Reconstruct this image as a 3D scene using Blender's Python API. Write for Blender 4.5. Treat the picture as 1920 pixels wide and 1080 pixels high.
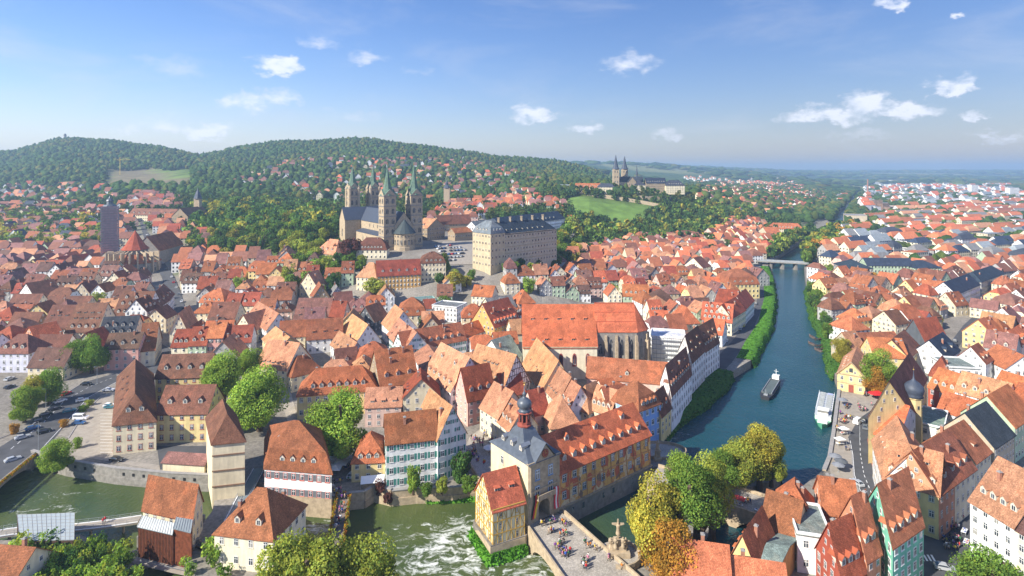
import bpy, bmesh, math, random
import numpy as np
from mathutils import Vector, Matrix
from mathutils.geometry import delaunay_2d_cdt

random.seed(7)
RNG = np.random.default_rng(7)
SC = bpy.context.scene
COL = SC.collection
for o in list(bpy.data.objects):
    bpy.data.objects.remove(o)

# ------------------------------------------------------------------ camera
CAM_Z, FOC, HOR = 100.0, 1100.0, 320.0      # metres, focal length in 1920-px units, horizon row
cam = bpy.data.objects.new('camera', bpy.data.cameras.new('camera'))
COL.objects.link(cam)
cam.location = (0, 0, CAM_Z)
cam.rotation_euler = (math.radians(90), 0, 0)
cam.data.sensor_width = 36
cam.data.lens = 36 * FOC / 1920
cam.data.shift_y = -(540 - HOR) / 1920
cam.data.clip_start = 1
cam.data.clip_end = 60000
SC.camera = cam

# ------------------------------------------------------------------ sun, sky, exposure
SUNV = Vector((-0.74, -0.47, 0.62)).normalized()
SUN_EL = math.asin(SUNV.z)
SUN_AZ = math.atan2(SUNV.x, SUNV.y)          # clockwise from +Y
sun = bpy.data.objects.new('sun', bpy.data.lights.new('sun', 'SUN'))
COL.objects.link(sun)
sun.rotation_euler = SUNV.to_track_quat('Z', 'Y').to_euler()
sun.data.energy = 5.0
sun.data.angle = math.radians(0.55)
sun.data.color = (1.0, 0.95, 0.86)

SC.view_settings.view_transform = 'Standard'
SC.view_settings.look = 'None'
SC.view_settings.exposure = 0.80
SC.view_settings.gamma = 1.0
SC.view_settings.use_curve_mapping = False
SC.cycles.max_bounces = 5
SC.cycles.diffuse_bounces = 3
SC.cycles.glossy_bounces = 2
SC.cycles.transmission_bounces = 2
SC.cycles.transparent_max_bounces = 6
SC.cycles.volume_bounces = 1
SC.cycles.caustics_reflective = False
SC.cycles.caustics_refractive = False
SC.cycles.use_denoising = True


class NT:
    """small helper to wire node trees"""
    def __init__(self, tree):
        self.t = tree

    def n(self, typ, **kw):
        nd = self.t.nodes.new(typ)
        for k, v in kw.items():
            setattr(nd, k, v)
        return nd

    def link(self, a, b):
        self.t.links.new(a, b)

    def put(self, sock, v):
        if isinstance(v, bpy.types.NodeSocket):
            self.link(v, sock)
        else:
            sock.default_value = v

    def math(self, op, a, b=0.0, c=None, clamp=False):
        nd = self.n('ShaderNodeMath', operation=op, use_clamp=clamp)
        self.put(nd.inputs[0], a)
        self.put(nd.inputs[1], b)
        if c is not None:
            self.put(nd.inputs[2], c)
        return nd.outputs[0]

    def vmath(self, op, a, b=(0, 0, 0)):
        nd = self.n('ShaderNodeVectorMath', operation=op)
        self.put(nd.inputs[0], a)
        self.put(nd.inputs[1], b)
        return nd.outputs[0]

    def noise(self, vec, scale, detail=3.0, rough=0.55, dist=0.0):
        nd = self.n('ShaderNodeTexNoise')
        if vec is not None:
            self.link(vec, nd.inputs['Vector'])
        nd.inputs['Scale'].default_value = scale
        nd.inputs['Detail'].default_value = detail
        nd.inputs['Roughness'].default_value = rough
        nd.inputs['Distortion'].default_value = dist
        return nd.outputs['Fac']

    def ramp(self, v, lo, hi, a=0.0, b=1.0, smooth=False):
        nd = self.n('ShaderNodeMapRange', interpolation_type='SMOOTHSTEP' if smooth else 'LINEAR')
        self.put(nd.inputs['Value'], v)
        self.put(nd.inputs['From Min'], lo)
        self.put(nd.inputs['From Max'], hi)
        self.put(nd.inputs['To Min'], a)
        self.put(nd.inputs['To Max'], b)
        return nd.outputs[0]

    def mix(self, fac, a, b, mode='MIX'):
        nd = self.n('ShaderNodeMix', data_type='RGBA', blend_type=mode)
        self.put(nd.inputs[0], fac)
        self.put(nd.inputs[6], a if isinstance(a, bpy.types.NodeSocket) else (*a[:3], 1))
        self.put(nd.inputs[7], b if isinstance(b, bpy.types.NodeSocket) else (*b[:3], 1))
        return nd.outputs[2]

    def scale(self, col, f):
        nd = self.n('ShaderNodeVectorMath', operation='SCALE')
        self.put(nd.inputs[0], col if isinstance(col, bpy.types.NodeSocket) else col[:3])
        self.put(nd.inputs['Scale'], f)
        return nd.outputs[0]


world = bpy.data.worlds.new('World')
SC.world = world
world.use_nodes = True
W = NT(world.node_tree)
world.node_tree.nodes.clear()
sky = W.n('ShaderNodeTexSky', sky_type='NISHITA', sun_disc=False)
sky.sun_elevation = SUN_EL
sky.sun_rotation = -SUN_AZ
sky.altitude = 300
sky.air_density = 1.35
sky.dust_density = 0.5
sky.ozone_density = 3.2
# fair-weather clouds: small cumulus at chosen bearings plus thin wisps everywhere, all in direction space at infinity
geo = W.n('ShaderNodeTexCoord').outputs['Generated']
sep = W.n('ShaderNodeSeparateXYZ')
W.link(geo, sep.inputs[0])
az = W.math('ARCTAN2', sep.outputs[0], sep.outputs[1])
el = W.math('ARCSINE', sep.outputs[2])
ae = W.n('ShaderNodeCombineXYZ')
W.link(az, ae.inputs[0])
W.link(W.math('MULTIPLY', el, 1.7), ae.inputs[1])
wc = W.n('ShaderNodeTexNoise'); W.link(ae.outputs[0], wc.inputs['Vector'])
wc.inputs['Scale'].default_value = 34.0; wc.inputs['Detail'].default_value = 6.0; wc.inputs['Roughness'].default_value = 0.58
wsep = W.n('ShaderNodeSeparateColor'); W.link(wc.outputs['Color'], wsep.inputs[0])
warp = W.noise(ae.outputs[0], 26.0, 7.0, 0.6)
azw = W.math('ADD', az, W.math('MULTIPLY', W.math('SUBTRACT', wsep.outputs[0], .5), .085))
elw = W.math('ADD', el, W.math('MULTIPLY', W.math('SUBTRACT', wsep.outputs[1], .5), .050))
clouds = None
for (cx, cy, rx, ry, st) in [(525, 126, 62, 26, 1.0), (385, 247, 66, 24, .95), (300, 236, 62, 24, .6), (465, 195, 75, 28, .7), (530, 185, 50, 28, .65),
                             (1000, 218, 58, 24, .9), (1098, 243, 42, 15, .75), (1180, 120, 66, 28, .65), (1555, 218, 105, 25, 1.0), (1630, 200, 58, 33, .95),
                             (1700, 210, 70, 27, 1.0), (1780, 162, 58, 26, 1.0), (1820, 221, 42, 13, .8), (1675, 8, 46, 18, .85), (1795, 30, 26, 10, .7),
                             (695, 112, 52, 18, .5), (600, 80, 55, 20, .45), (330, 130, 90, 32, .35), (655, 220, 70, 20, .4), (1895, 262, 46, 15, .75),
                             (1850, 255, 40, 14, .6), (1250, 254, 40, 12, .5), (245, 245, 36, 14, .6), (780, 135, 34, 14, .35), (1600, 255, 90, 12, .4)]:
    a0 = math.atan2(cx - 960, FOC)
    e0 = math.atan2((HOR - cy), math.hypot(FOC, cx - 960))
    ra, re = rx / FOC * math.cos(a0) ** 2, ry / FOC * math.cos(a0)
    dx = W.math('MULTIPLY', W.math('SUBTRACT', azw, a0), 1 / ra)
    dy = W.math('MULTIPLY', W.math('SUBTRACT', elw, e0), 1 / re)
    # flatter below than above
    dy = W.math('MULTIPLY', dy, W.ramp(dy, -0.2, 0.2, 1.5, 0.95))
    rr = W.math('ADD', W.math('MULTIPLY', dx, dx), W.math('MULTIPLY', dy, dy))
    m = W.math('MULTIPLY', W.math('SUBTRACT', 1.0, rr, clamp=True), st)
    clouds = m if clouds is None else W.math('MAXIMUM', clouds, m)
cover = W.ramp(W.math('MULTIPLY', clouds, W.ramp(warp, .30, .62, .25, 1.25)), 0.0, 0.95, 0, 1, True)
wn = W.n('ShaderNodeCombineXYZ')
W.link(W.math('MULTIPLY', az, 1.0), wn.inputs[0])
W.link(W.math('MULTIPLY', el, 3.2), wn.inputs[1])
wisp = W.ramp(W.noise(wn.outputs[0], 3.2, 7.0, 0.6, 0.4), 0.46, 0.80, 0, 0.42, True)
wisp = W.math('MULTIPLY', wisp, W.ramp(el, 0.0, 0.06, 0.5, 1))
cover = W.math('MAXIMUM', cover, wisp)
shade = W.ramp(clouds, 0.0, 0.7, 0.80, 1.06)
ccol = W.scale((7.6, 7.8, 8.6), shade)
skyc = W.mix(1.0, sky.outputs[0], (0.90, 0.885, 1.13), 'MULTIPLY')
hs = W.n('ShaderNodeHueSaturation')
hs.inputs['Saturation'].default_value = 1.16
W.link(skyc, hs.inputs['Color'])
bg = W.n('ShaderNodeBackground')
bg.inputs['Strength'].default_value = 0.077
W.link(W.mix(W.math('MULTIPLY', cover, 0.86), hs.outputs[0], ccol), bg.inputs[0])
W.link(bg.outputs[0], W.n('ShaderNodeOutputWorld').inputs[0])

# ------------------------------------------------------------------ from the photograph's bearings to places
def at(px, py, z):
    """the place at height z seen along the bearing (px, py)"""
    d = FOC * (CAM_Z - z) / max(py - HOR, 0.5)
    return Vector(((px - 960) / FOC * d, d, z))


def atd(px, py, d):
    return Vector(((px - 960) / FOC * d, d, CAM_Z - (py - HOR) / FOC * d))


GD = np.array([60, 300, 380, 440, 500, 560, 640, 740, 850, 950, 1050, 1250, 1600, 2200, 3000, 5000, 12000.0])
GP = np.array([-2400, 0, 120, 200, 280, 375, 450, 540, 690, 780, 860, 960, 1040, 1100, 1160, 1230, 1300, 1400, 1480, 1560, 1920, 4300.0])
_rows = {
 #        -2400   0  120  200  280  375  450  540  690  780  860  960 1040 1100 1160 1230 1300 1400 1480 1560 1920 4300
 60:    [4]*22,
 300:   [4]*22,
 380:   [4,   4,   4,   4,   4,   4,   5,   6,   7,   6,   6,   5,   4,   4,   4,   4,   4,   4,   4,   4,   4,   4],
 440:   [8,   6,   6,   6,   6,   8,  10,  20,  26,  26,  26,  26,  16,   6,   5,   4,   4,   4,   4,   4,   4,   4],
 500:   [12,  9,   9,  10,  10,  12,  16,  28,  34,  34,  33,  30,  24,  10,   6,   5,   4,   4,   4,   4,   4,   4],
 560:   [16, 12,  12,  14,  14,  17,  24,  33,  35,  35,  34,  32,  26,  12,   7,   5,   4,   4,   4,   4,   4,   4],
 640:   [20, 16,  16,  19,  20,  24,  30,  34,  36,  36,  36,  34,  28,  15,   8,   6,   5,   4,   4,   4,   4,   4],
 740:   [26, 20,  20,  25,  28,  31,  34,  35,  38,  38,  38,  36,  30,  19,   9,   7,   6,   4,   4,   4,   4,   4],
 850:   [34, 25,  25,  31,  36,  38,  38,  38,  40,  40,  40,  38,  36,  34,  20,  14,  11,   5,   4,   4,   4,   4],
 950:   [44, 30,  30,  37,  42,  44,  43,  42,  43,  43,  43,  42,  46,  52,  44,  36,  26,   8,   4,   4,   4,   4],
 1050:  [55, 36,  36,  44,  49,  51,  49,  47,  47,  47,  47,  48,  58,  64,  64,  62,  44,  13,   5,   4,   4,   4],
 1250:  [80, 50,  52,  60,  66,  68,  66,  64,  62,  60,  58,  60,  66,  66,  64,  62,  52,  26,   9,   4,   4,   4],
 1600:  [120,92, 112, 104,  96,  98, 106, 118, 122, 112, 100,  92,  84,  66,  52,  46,  44,  34,  14,   5,   4,   4],
 2200:  [150,162, 208, 208, 182, 152, 180, 202, 208, 190, 164, 138, 126, 104,  52,  34,  30,  26,  16,   6,   5,   5],
 3000:  [150,130, 160, 160, 140, 120, 130, 150, 160, 150, 130, 110,  98,  84,  60,  44,  34,  24,  16,   8,   6,   6],
 5000:  [150,100, 110, 110, 110, 110, 110, 120, 130, 130, 140, 150, 158, 160, 156, 140, 112,  80,  44,  22,  16,  16],
 12000: [160,120, 120, 120, 120, 120, 120, 130, 140, 150, 170, 200, 220, 220, 210, 190, 170, 140, 122, 118, 130, 150],
}
GZ = np.array([_rows[int(d)] for d in GD], float)


def ground(x, y):
    """height of the land, numpy arrays or numbers"""
    x = np.asarray(x, float)
    y = np.asarray(y, float)
    yy = np.maximum(y, 60.0)
    px = 960 + FOC * x / yy
    ld = np.log(yy)
    i = np.clip(np.searchsorted(GD, yy) - 1, 0, len(GD) - 2)
    j = np.clip(np.searchsorted(GP, px) - 1, 0, len(GP) - 2)
    lg = np.log(GD)
    a = np.clip((ld - lg[i]) / (lg[i + 1] - lg[i]), 0, 1)
    b = np.clip((px - GP[j]) / (GP[j + 1] - GP[j]), 0, 1)
    a = a * a * (3 - 2 * a) * .5 + a * .5
    b = b * b * (3 - 2 * b) * .5 + b * .5
    z = (GZ[i, j] * (1 - a) * (1 - b) + GZ[i + 1, j] * a * (1 - b) + GZ[i, j + 1] * (1 - a) * b + GZ[i + 1, j + 1] * a * b)
    k = np.clip((yy - 900) / 900, 0, 1)
    z = z + k * (5 * np.sin(x / 130 + 1) * np.sin(y / 170) + 3 * np.sin(x / 57 + y / 71))
    return z


def g1(x, y):
    return float(ground(x, y))


def on_ground(px, py, up=0.0):
    """the place on the land (raised by up) seen along the bearing"""
    lo = 60.0
    prev = None
    for d in np.geomspace(90, 9000, 260):
        x = (px - 960) / FOC * d
        z = CAM_Z - (py - HOR) / FOC * d
        if z <= g1(x, d) + up:
            a, b = prev if prev else d * .98, d
            for _ in range(14):
                m = (a + b) / 2
                if CAM_Z - (py - HOR) / FOC * m <= g1((px - 960) / FOC * m, m) + up:
                    b = m
                else:
                    a = m
            return Vector(((px - 960) / FOC * b, b, CAM_Z - (py - HOR) / FOC * b))
        prev = d
    return atd(px, py, 9000)


def to_px(x, y, z):
    return 960 + FOC * x / y, HOR + FOC * (CAM_Z - z) / y


def inside(poly, x, y):
    n, c = len(poly), False
    j = n - 1
    for i in range(n):
        xi, yi = poly[i][0], poly[i][1]
        xj, yj = poly[j][0], poly[j][1]
        if (yi > y) != (yj > y) and x < (xj - xi) * (y - yi) / (yj - yi) + xi:
            c = not c
        j = i
    return c


def inside_np(poly, x, y):
    c = np.zeros(len(x), bool)
    j = len(poly) - 1
    for i in range(len(poly)):
        xi, yi = poly[i][0], poly[i][1]
        xj, yj = poly[j][0], poly[j][1]
        if yi != yj:
            c ^= ((yi > y) != (yj > y)) & (x < (xj - xi) * (y - yi) / (yj - yi) + xi)
        j = i
    return c


# ------------------------------------------------------------------ object helpers
def tag(o, label=None, cat=None, group=None, kind=None):
    if label: o['label'] = label
    if cat: o['category'] = cat
    if group: o['group'] = group
    if kind: o['kind'] = kind
    return o


def link(name, data, parent=None, loc=(0, 0, 0), color=None):
    o = bpy.data.objects.new(name, data)
    COL.objects.link(o)
    o.location = loc
    if parent is not None: o.parent = parent
    if color is not None: o.color = (*color[:3], 1)
    return o


def mesh(name, verts, faces, mats=(), midx=None, uvs=None, smooth=False, cols=None):
    me = bpy.data.meshes.new(name)
    me.from_pydata([tuple(v) for v in verts], [], [tuple(f) for f in faces])
    for m in mats: me.materials.append(m)
    if midx is not None: me.polygons.foreach_set('material_index', np.asarray(midx, np.int32))
    if uvs is not None:
        l = me.uv_layers.new(name='UVMap')
        l.data.foreach_set('uv', np.asarray([c for f in uvs for p in f for c in p], np.float32))
    if cols is not None:   # per vertex rgb
        ca = me.color_attributes.new('tint', 'FLOAT_COLOR', 'POINT')
        a = np.ones((len(me.vertices), 4), np.float32)
        a[:, :3] = cols
        ca.data.foreach_set('color', a.ravel())
    if smooth: me.polygons.foreach_set('use_smooth', np.ones(len(me.polygons), bool))
    me.update()
    return me


def np_mesh(name, V, F, mats=(), midx=None, cols=None, smooth=False):
    """V (n,3) float, F (m,k) int with one k"""
    me = bpy.data.meshes.new(name)
    V = np.asarray(V, np.float32); F = np.asarray(F, np.int32)
    m, k = F.shape
    me.vertices.add(len(V)); me.vertices.foreach_set('co', V.ravel())
    me.loops.add(m * k); me.loops.foreach_set('vertex_index', F.ravel())
    me.polygons.add(m)
    me.polygons.foreach_set('loop_start', np.arange(0, m * k, k, dtype=np.int32))
    for mt in mats: me.materials.append(mt)
    if midx is not None: me.polygons.foreach_set('material_index', np.asarray(midx, np.int32))
    if smooth: me.polygons.foreach_set('use_smooth', np.ones(m, bool))
    if cols is not None:
        ca = me.color_attributes.new('tint', 'FLOAT_COLOR', 'POINT')
        a = np.ones((len(V), 4), np.float32); a[:, :3] = cols
        ca.data.foreach_set('color', a.ravel())
    me.update(calc_edges=True)
    return me


class MB:
    """collects boxes, prisms and quads with a material slot each"""
    def __init__(self):
        self.v, self.f, self.m = [], [], []

    def poly(self, pts, m=0):
        i = len(self.v)
        self.v += [tuple(p) for p in pts]
        self.f.append(tuple(range(i, i + len(pts)))); self.m.append(m)

    def prism(self, pts, top, m=0, mt=None, cap=True):
        """closed prism from a bottom ring to a top ring"""
        i, n = len(self.v), len(pts)
        self.v += [tuple(p) for p in pts] + [tuple(p) for p in top]
        for k in range(n):
            q = (k + 1) % n
            self.f.append((i + k, i + q, i + n + q, i + n + k)); self.m.append(m)
        if cap:
            self.f.append(tuple(range(i + n - 1, i - 1, -1))); self.m.append(m)
            self.f.append(tuple(range(i + n, i + 2 * n))); self.m.append(m if mt is None else mt)

    def box(self, c, s, m=0, rz=0.0):
        cx, cy, cz = c; sx, sy, sz = s[0] / 2, s[1] / 2, s[2] / 2
        ca, sa = math.cos(rz), math.sin(rz)
        ring = [(cx + x * ca - y * sa, cy + x * sa + y * ca) for x, y in ((-sx, -sy), (sx, -sy), (sx, sy), (-sx, sy))]
        self.prism([(x, y, cz - sz) for x, y in ring], [(x, y, cz + sz) for x, y in ring], m)

    def lathe(self, c, prof, n=12, m=0, ph=0.0):
        """prof: list of (radius, z) from bottom to top"""
        i = len(self.v)
        for r, z in prof:
            for k in range(n):
                a = 2 * math.pi * (k + ph) / n
                self.v.append((c[0] + r * math.cos(a), c[1] + r * math.sin(a), c[2] + z))
        for j in range(len(prof) - 1):
            for k in range(n):
                q = (k + 1) % n
                self.f.append((i + j * n + k, i + j * n + q, i + (j + 1) * n + q, i + (j + 1) * n + k)); self.m.append(m)
        self.f.append(tuple(range(i + n - 1, i - 1, -1))); self.m.append(m)
        e = i + (len(prof) - 1) * n
        self.f.append(tuple(range(e, e + n))); self.m.append(m)

    def bar(self, a, b, w, m=0, h=None):
        a, b = Vector(a), Vector(b)
        d = (b - a).normalized()
        s = d.cross(Vector((0, 0, 1)))
        s = Vector((1, 0, 0)) if s.length < 1e-3 else s.normalized()
        t = s.cross(d).normalized()
        h = h or w
        off = [s * w / 2 + t * h / 2, -s * w / 2 + t * h / 2, -s * w / 2 - t * h / 2, s * w / 2 - t * h / 2]
        self.prism([a + o for o in off], [b + o for o in off], m)

    def mesh(self, name, mats, smooth=False):
        return mesh(name, self.v, self.f, mats, self.m, smooth=smooth)

    def obj(self, name, mats, parent=None, loc=(0, 0, 0), color=None, smooth=False):
        return link(name, self.mesh(name, mats, smooth), parent, loc, color)


def slab(polys, th):
    """a roof skin: polygons (3-D points) thickened downwards; returns verts, faces, uvs"""
    key, V = {}, []
    def idx(p):
        k = (round(p[0], 3), round(p[1], 3), round(p[2], 3))
        if k not in key:
            key[k] = len(V); V.append(Vector(p))
        return key[k]
    tops = [[idx(p) for p in pl] for pl in polys]
    n = len(V)
    low = [v - Vector((0, 0, th)) for v in V]
    F, U = [], []
    edges = {}
    for t in tops:
        a = Vector((0, 0, 0))
        for k in range(len(t)):
            p, q = V[t[k]], V[t[(k + 1) % len(t)]]
            a += p.cross(q)
            edges[(t[k], t[(k + 1) % len(t)])] = edges.get((t[k], t[(k + 1) % len(t)]), 0) + 1
        if a.z < 0:
            t = t[::-1]; a = -a
        a.normalize()
        h = Vector((0, 0, 1)).cross(a)
        h = Vector((1, 0, 0)) if h.length < 1e-3 else h.normalized()
        s = a.cross(h)
        F.append(tuple(t)); U.append([(V[i].dot(h), V[i].dot(s)) for i in t])
        F.append(tuple(i + n for i in reversed(t))); U.append([(V[i].x, V[i].y) for i in reversed(t)])
    for (p, q), c in edges.items():
        if (q, p) not in edges:
            F.append((q, p, p + n, q + n)); U.append([(V[q].x + V[q].y, 0), (V[p].x + V[p].y, 0), (V[p].x + V[p].y, th), (V[q].x + V[q].y, th)])
    return V + low, F, U


# ------------------------------------------------------------------ materials
MATS = {}


def material(name, rough=0.85, spec=0.25):
    m = bpy.data.materials.new(name)
    m.use_nodes = True
    t = NT(m.node_tree)
    b = m.node_tree.nodes['Principled BSDF']
    b.inputs['Roughness'].default_value = rough
    b.inputs['Specular IOR Level'].default_value = spec
    MATS[name] = m
    return m, t, b


def plain(name, col, rough=0.7, spec=0.3, metal=0.0, var=0.18, scale=0.8, bump=0.0):
    m, t, b = material(name, rough, spec)
    pos = t.n('ShaderNodeNewGeometry').outputs['Position']
    f = t.ramp(t.noise(pos, scale, 4), 0.25, 0.75, 1 - var, 1 + var)
    t.link(t.scale((*col, 1), f), b.inputs['Base Color'])
    b.inputs['Metallic'].default_value = metal
    if bump:
        bp = t.n('ShaderNodeBump'); bp.inputs['Strength'].default_value = bump
        t.link(t.noise(pos, scale * 6, 3), bp.inputs['Height']); t.link(bp.outputs[0], b.inputs['Normal'])
    return m


def obj_color(t):
    return t.n('ShaderNodeObjectInfo').outputs['Color']


def mk_wall(name, tint=False, amt=0.17):
    m, t, b = material(name, 0.9, 0.15)
    pos = t.n('ShaderNodeNewGeometry').outputs['Position']
    c = t.n('ShaderNodeVertexColor', layer_name='tint').outputs[0] if tint else obj_color(t)
    sv = t.vmath('MULTIPLY', pos, (1.2, 1.2, 0.16))
    f = t.math('MULTIPLY', t.ramp(t.noise(pos, 0.35, 4), .25, .75, 1 - amt, 1 + amt * .6), t.ramp(t.noise(sv, 0.9, 3), .3, .7, 1 - amt * .7, 1 + amt * .5))
    t.link(t.scale(c, f), b.inputs['Base Color'])
    return m


def mk_roof(name, tint=False, fleck=0.3):
    m, t, b = material(name, 0.82, 0.2)
    geo = t.n('ShaderNodeNewGeometry').outputs['Position']
    c = t.n('ShaderNodeVertexColor', layer_name='tint').outputs[0] if tint else obj_color(t)
    if tint:
        f = t.ramp(t.noise(geo, 0.5, 4), .25, .75, .72, 1.25)
        t.link(t.scale(c, f), b.inputs['Base Color'])
        return m
    uv = t.n('ShaderNodeUVMap').outputs[0]
    blot = t.noise(geo, 0.28, 5, 0.62)
    speck = t.noise(geo, 3.2, 3, 0.6)
    streak = t.noise(t.vmath('MULTIPLY', uv, (2.6, 0.22, 1)), 1.0, 4, 0.6)
    f = t.math('MULTIPLY', t.ramp(blot, .25, .75, .74, 1.22), t.ramp(streak, .25, .75, 1 - fleck * .6, 1 + fleck * .5))
    f = t.math('MULTIPLY', f, t.ramp(speck, .3, .7, 1 - fleck, 1 + fleck))
    # single tiles of another firing
    br = t.n('ShaderNodeTexBrick')
    t.link(uv, br.inputs['Vector'])
    br.inputs['Scale'].default_value = 1.0
    br.inputs['Mortar Size'].default_value = 0.03
    br.inputs['Brick Width'].default_value = 0.36
    br.inputs['Row Height'].default_value = 0.30
    br.inputs['Color1'].default_value = (.78, .78, .78, 1)
    br.inputs['Color2'].default_value = (1.2, 1.2, 1.2, 1)
    br.inputs['Mortar'].default_value = (.55, .55, .55, 1)
    col = t.mix(1.0, t.scale(c, f), br.outputs['Color'], 'MULTIPLY')
    pv = t.n('ShaderNodeTexVoronoi', distance='MANHATTAN'); t.link(t.vmath('MULTIPLY', uv, (.45, .38, 1)), pv.inputs['Vector']); pv.inputs['Scale'].default_value = 1.0
    ps = t.n('ShaderNodeSeparateColor'); t.link(pv.outputs['Color'], ps.inputs[0])
    col = t.scale(col, t.ramp(ps.outputs[0], 0, 1, .84, 1.16))
    col = t.mix(t.ramp(ps.outputs[1], .86, .88, 0, .5), col, t.mix(1.0, col, (1.35, 1.15, 1.05), 'MULTIPLY'))
    lich = t.ramp(t.noise(geo, 0.40, 6, .72), .52, .74, 0, .75 if fleck > .2 else .12)
    col = t.mix(lich, col, t.mix(1.0, col, (.56, .60, .58), 'MULTIPLY'))
    t.link(col, b.inputs['Base Color'])
    bp = t.n('ShaderNodeBump'); bp.inputs['Strength'].default_value = 0.35; bp.inputs['Distance'].default_value = 0.08
    t.link(br.outputs['Fac'], bp.inputs['Height']); bp.invert = True
    t.link(bp.outputs[0], b.inputs['Normal'])
    return m


def mk_leaf(name, tint=False):
    m = bpy.data.materials.new(name); m.use_nodes = True
    MATS[name] = m
    t = NT(m.node_tree); m.node_tree.nodes.clear()
    c = t.n('ShaderNodeVertexColor', layer_name='tint').outputs[0] if tint else obj_color(t)
    if not tint:
        tc = t.n('ShaderNodeTexCoord').outputs['Object']
        v = t.n('ShaderNodeVertexColor', layer_name='tint').outputs[0]
        c = t.mix(1.0, c, v, 'MULTIPLY')
        c = t.scale(c, t.ramp(t.noise(tc, 0.5, 3), .3, .7, .75, 1.3))
    else:
        geo = t.n('ShaderNodeNewGeometry').outputs['Position']
        c = t.scale(c, t.ramp(t.noise(geo, 0.7, 3), .3, .7, .55, 1.4))
    d = t.n('ShaderNodeBsdfDiffuse'); t.link(c, d.inputs[0])
    tr = t.n('ShaderNodeBsdfTranslucent'); t.link(t.mix(1.0, c, (1.15, 1.2, .55), 'MULTIPLY'), tr.inputs[0])
    mx = t.n('ShaderNodeMixShader'); mx.inputs[0].default_value = 0.36
    t.link(d.outputs[0], mx.inputs[1]); t.link(tr.outputs[0], mx.inputs[2])
    t.link(mx.outputs[0], t.n('ShaderNodeOutputMaterial').inputs[0])
    return m


M_WALL = mk_wall('plaster'); M_WALLT = mk_wall('plaster_tinted', True)
M_ROOFN = mk_roof('new_roof_tiles', fleck=.12); M_ROOF = mk_roof('roof_tiles'); M_ROOFT = mk_roof('roof_tiles_tinted', True)
M_LEAF = mk_leaf('leaves'); M_LEAFT = mk_leaf('leaves_tinted', True)
M_FRAME = plain('white_paint', (.72, .72, .70), .5)
M_SURR = mk_wall('window_surround')
M_GLASS, _t, _b = material('window_glass', .12, .6)
_p = _t.n('ShaderNodeNewGeometry').outputs['Position']
_v = _t.n('ShaderNodeTexVoronoi'); _t.link(_p, _v.inputs['Vector']); _v.inputs['Scale'].default_value = .42
_s = _t.n('ShaderNodeSeparateColor'); _t.link(_v.outputs['Color'], _s.inputs[0])
_c = _t.mix(_t.ramp(_s.outputs[0], 0, 1), (.018, .024, .034), (.07, .085, .10))
_t.link(_t.mix(_t.ramp(_s.outputs[1], .74, .78, 0, .8), _c, (.36, .34, .30)), _b.inputs['Base Color'])
M_SHUT = plain('green_shutter', (.06, .22, .18), .6)
M_GSHUT = plain('grey_shutter', (.16, .17, .18), .6)
M_BRICK = plain('chimney_brick', (.36, .17, .11), .9, var=.25, scale=3)
M_CAP = plain('chimney_cap', (.32, .30, .28), .9)
M_TIMBER = plain('timber', (.075, .045, .03), .8, var=.3)
M_OCHRE = plain('ochre_timber', (.50, .31, .07), .8, var=.15)
M_STONE = plain('sandstone', (.42, .33, .22), .9, .15, var=.30, scale=.9, bump=.3)
M_GREY = plain('grey_stone', (.26, .24, .21), .9, .15, var=.30, scale=.8, bump=.3)
M_BARK = plain('bark', (.09, .065, .045), .95, .1, var=.3, scale=3)
M_SLATE = plain('slate', (.055, .068, .095), .55, .4, var=.22, scale=.7)
M_LEAD = plain('lead', (.085, .100, .122), .42, .5, var=.25, scale=.9)
M_COPPER = plain('verdigris', (.105, .170, .120), .6, .3, var=.30, scale=.7)
M_ZINC = plain('zinc', (.19, .22, .235), .45, .5, var=.15)
M_WHITE = plain('white', (.80, .80, .79), .6, var=.06)
M_DARK = plain('dark', (.02, .02, .022), .7, var=.2)
M_METAL = plain('painted_metal', (.30, .32, .33), .5, .5)
M_RED = plain('red_sandstone', (.30, .075, .05), .7)
M_GOLD = plain('gilding', (.7, .45, .12), .35, .5, .6)
M_WOOD = plain('weathered_wood', (.15, .045, .020), .8, .2, var=.45, scale=1.3)
# ------------------------------------------------------------------ land and water
def pxpoly(pts, z=0.0):
    return [at(p[0], p[1], p[2] if len(p) > 2 else z).to_2d() for p in pts]


# outline of all the water: far (old-town) bank from the left, up the river, back down the right bank
RIVER = pxpoly([
    (-700, 800), (-300, 840), (0, 862), (60, 870), (130, 890), (220, 905), (320, 915), (400, 919), (458, 926),
    (497, 930), (560, 946), (612, 957), (655, 953), (684, 950), (702, 938), (735, 946), (780, 941), (850, 939), (893, 934),
    (905, 905), (960, 880), (1030, 862), (1110, 838), (1180, 826), (1245, 828),
    (1262, 800), (1300, 778), (1345, 742), (1372, 712), (1408, 690), (1424, 655), (1444, 620), (1452, 570), (1448, 530), (1440, 505),
    (1456, 488), (1490, 466), (1515, 447), (1536, 434), (1552, 424), (1566, 408), (1580, 392), (1592, 378), (1603, 366), (1608, 358),
    (1616, 358), (1614, 366), (1606, 378), (1598, 392), (1590, 408), (1582, 424), (1570, 436), (1548, 448), (1524, 462),
    (1512, 480), (1508, 510), (1512, 545), (1524, 600), (1546, 640), (1556, 690), (1572, 735), (1566, 780), (1560, 830), (1552, 880),
    (1543, 905), (1505, 936), (1458, 985), (1408, 1055), (1340, 1130), (1280, 1300), (1250, 2600), (-900, 2600), (-1600, 1400)])
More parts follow.
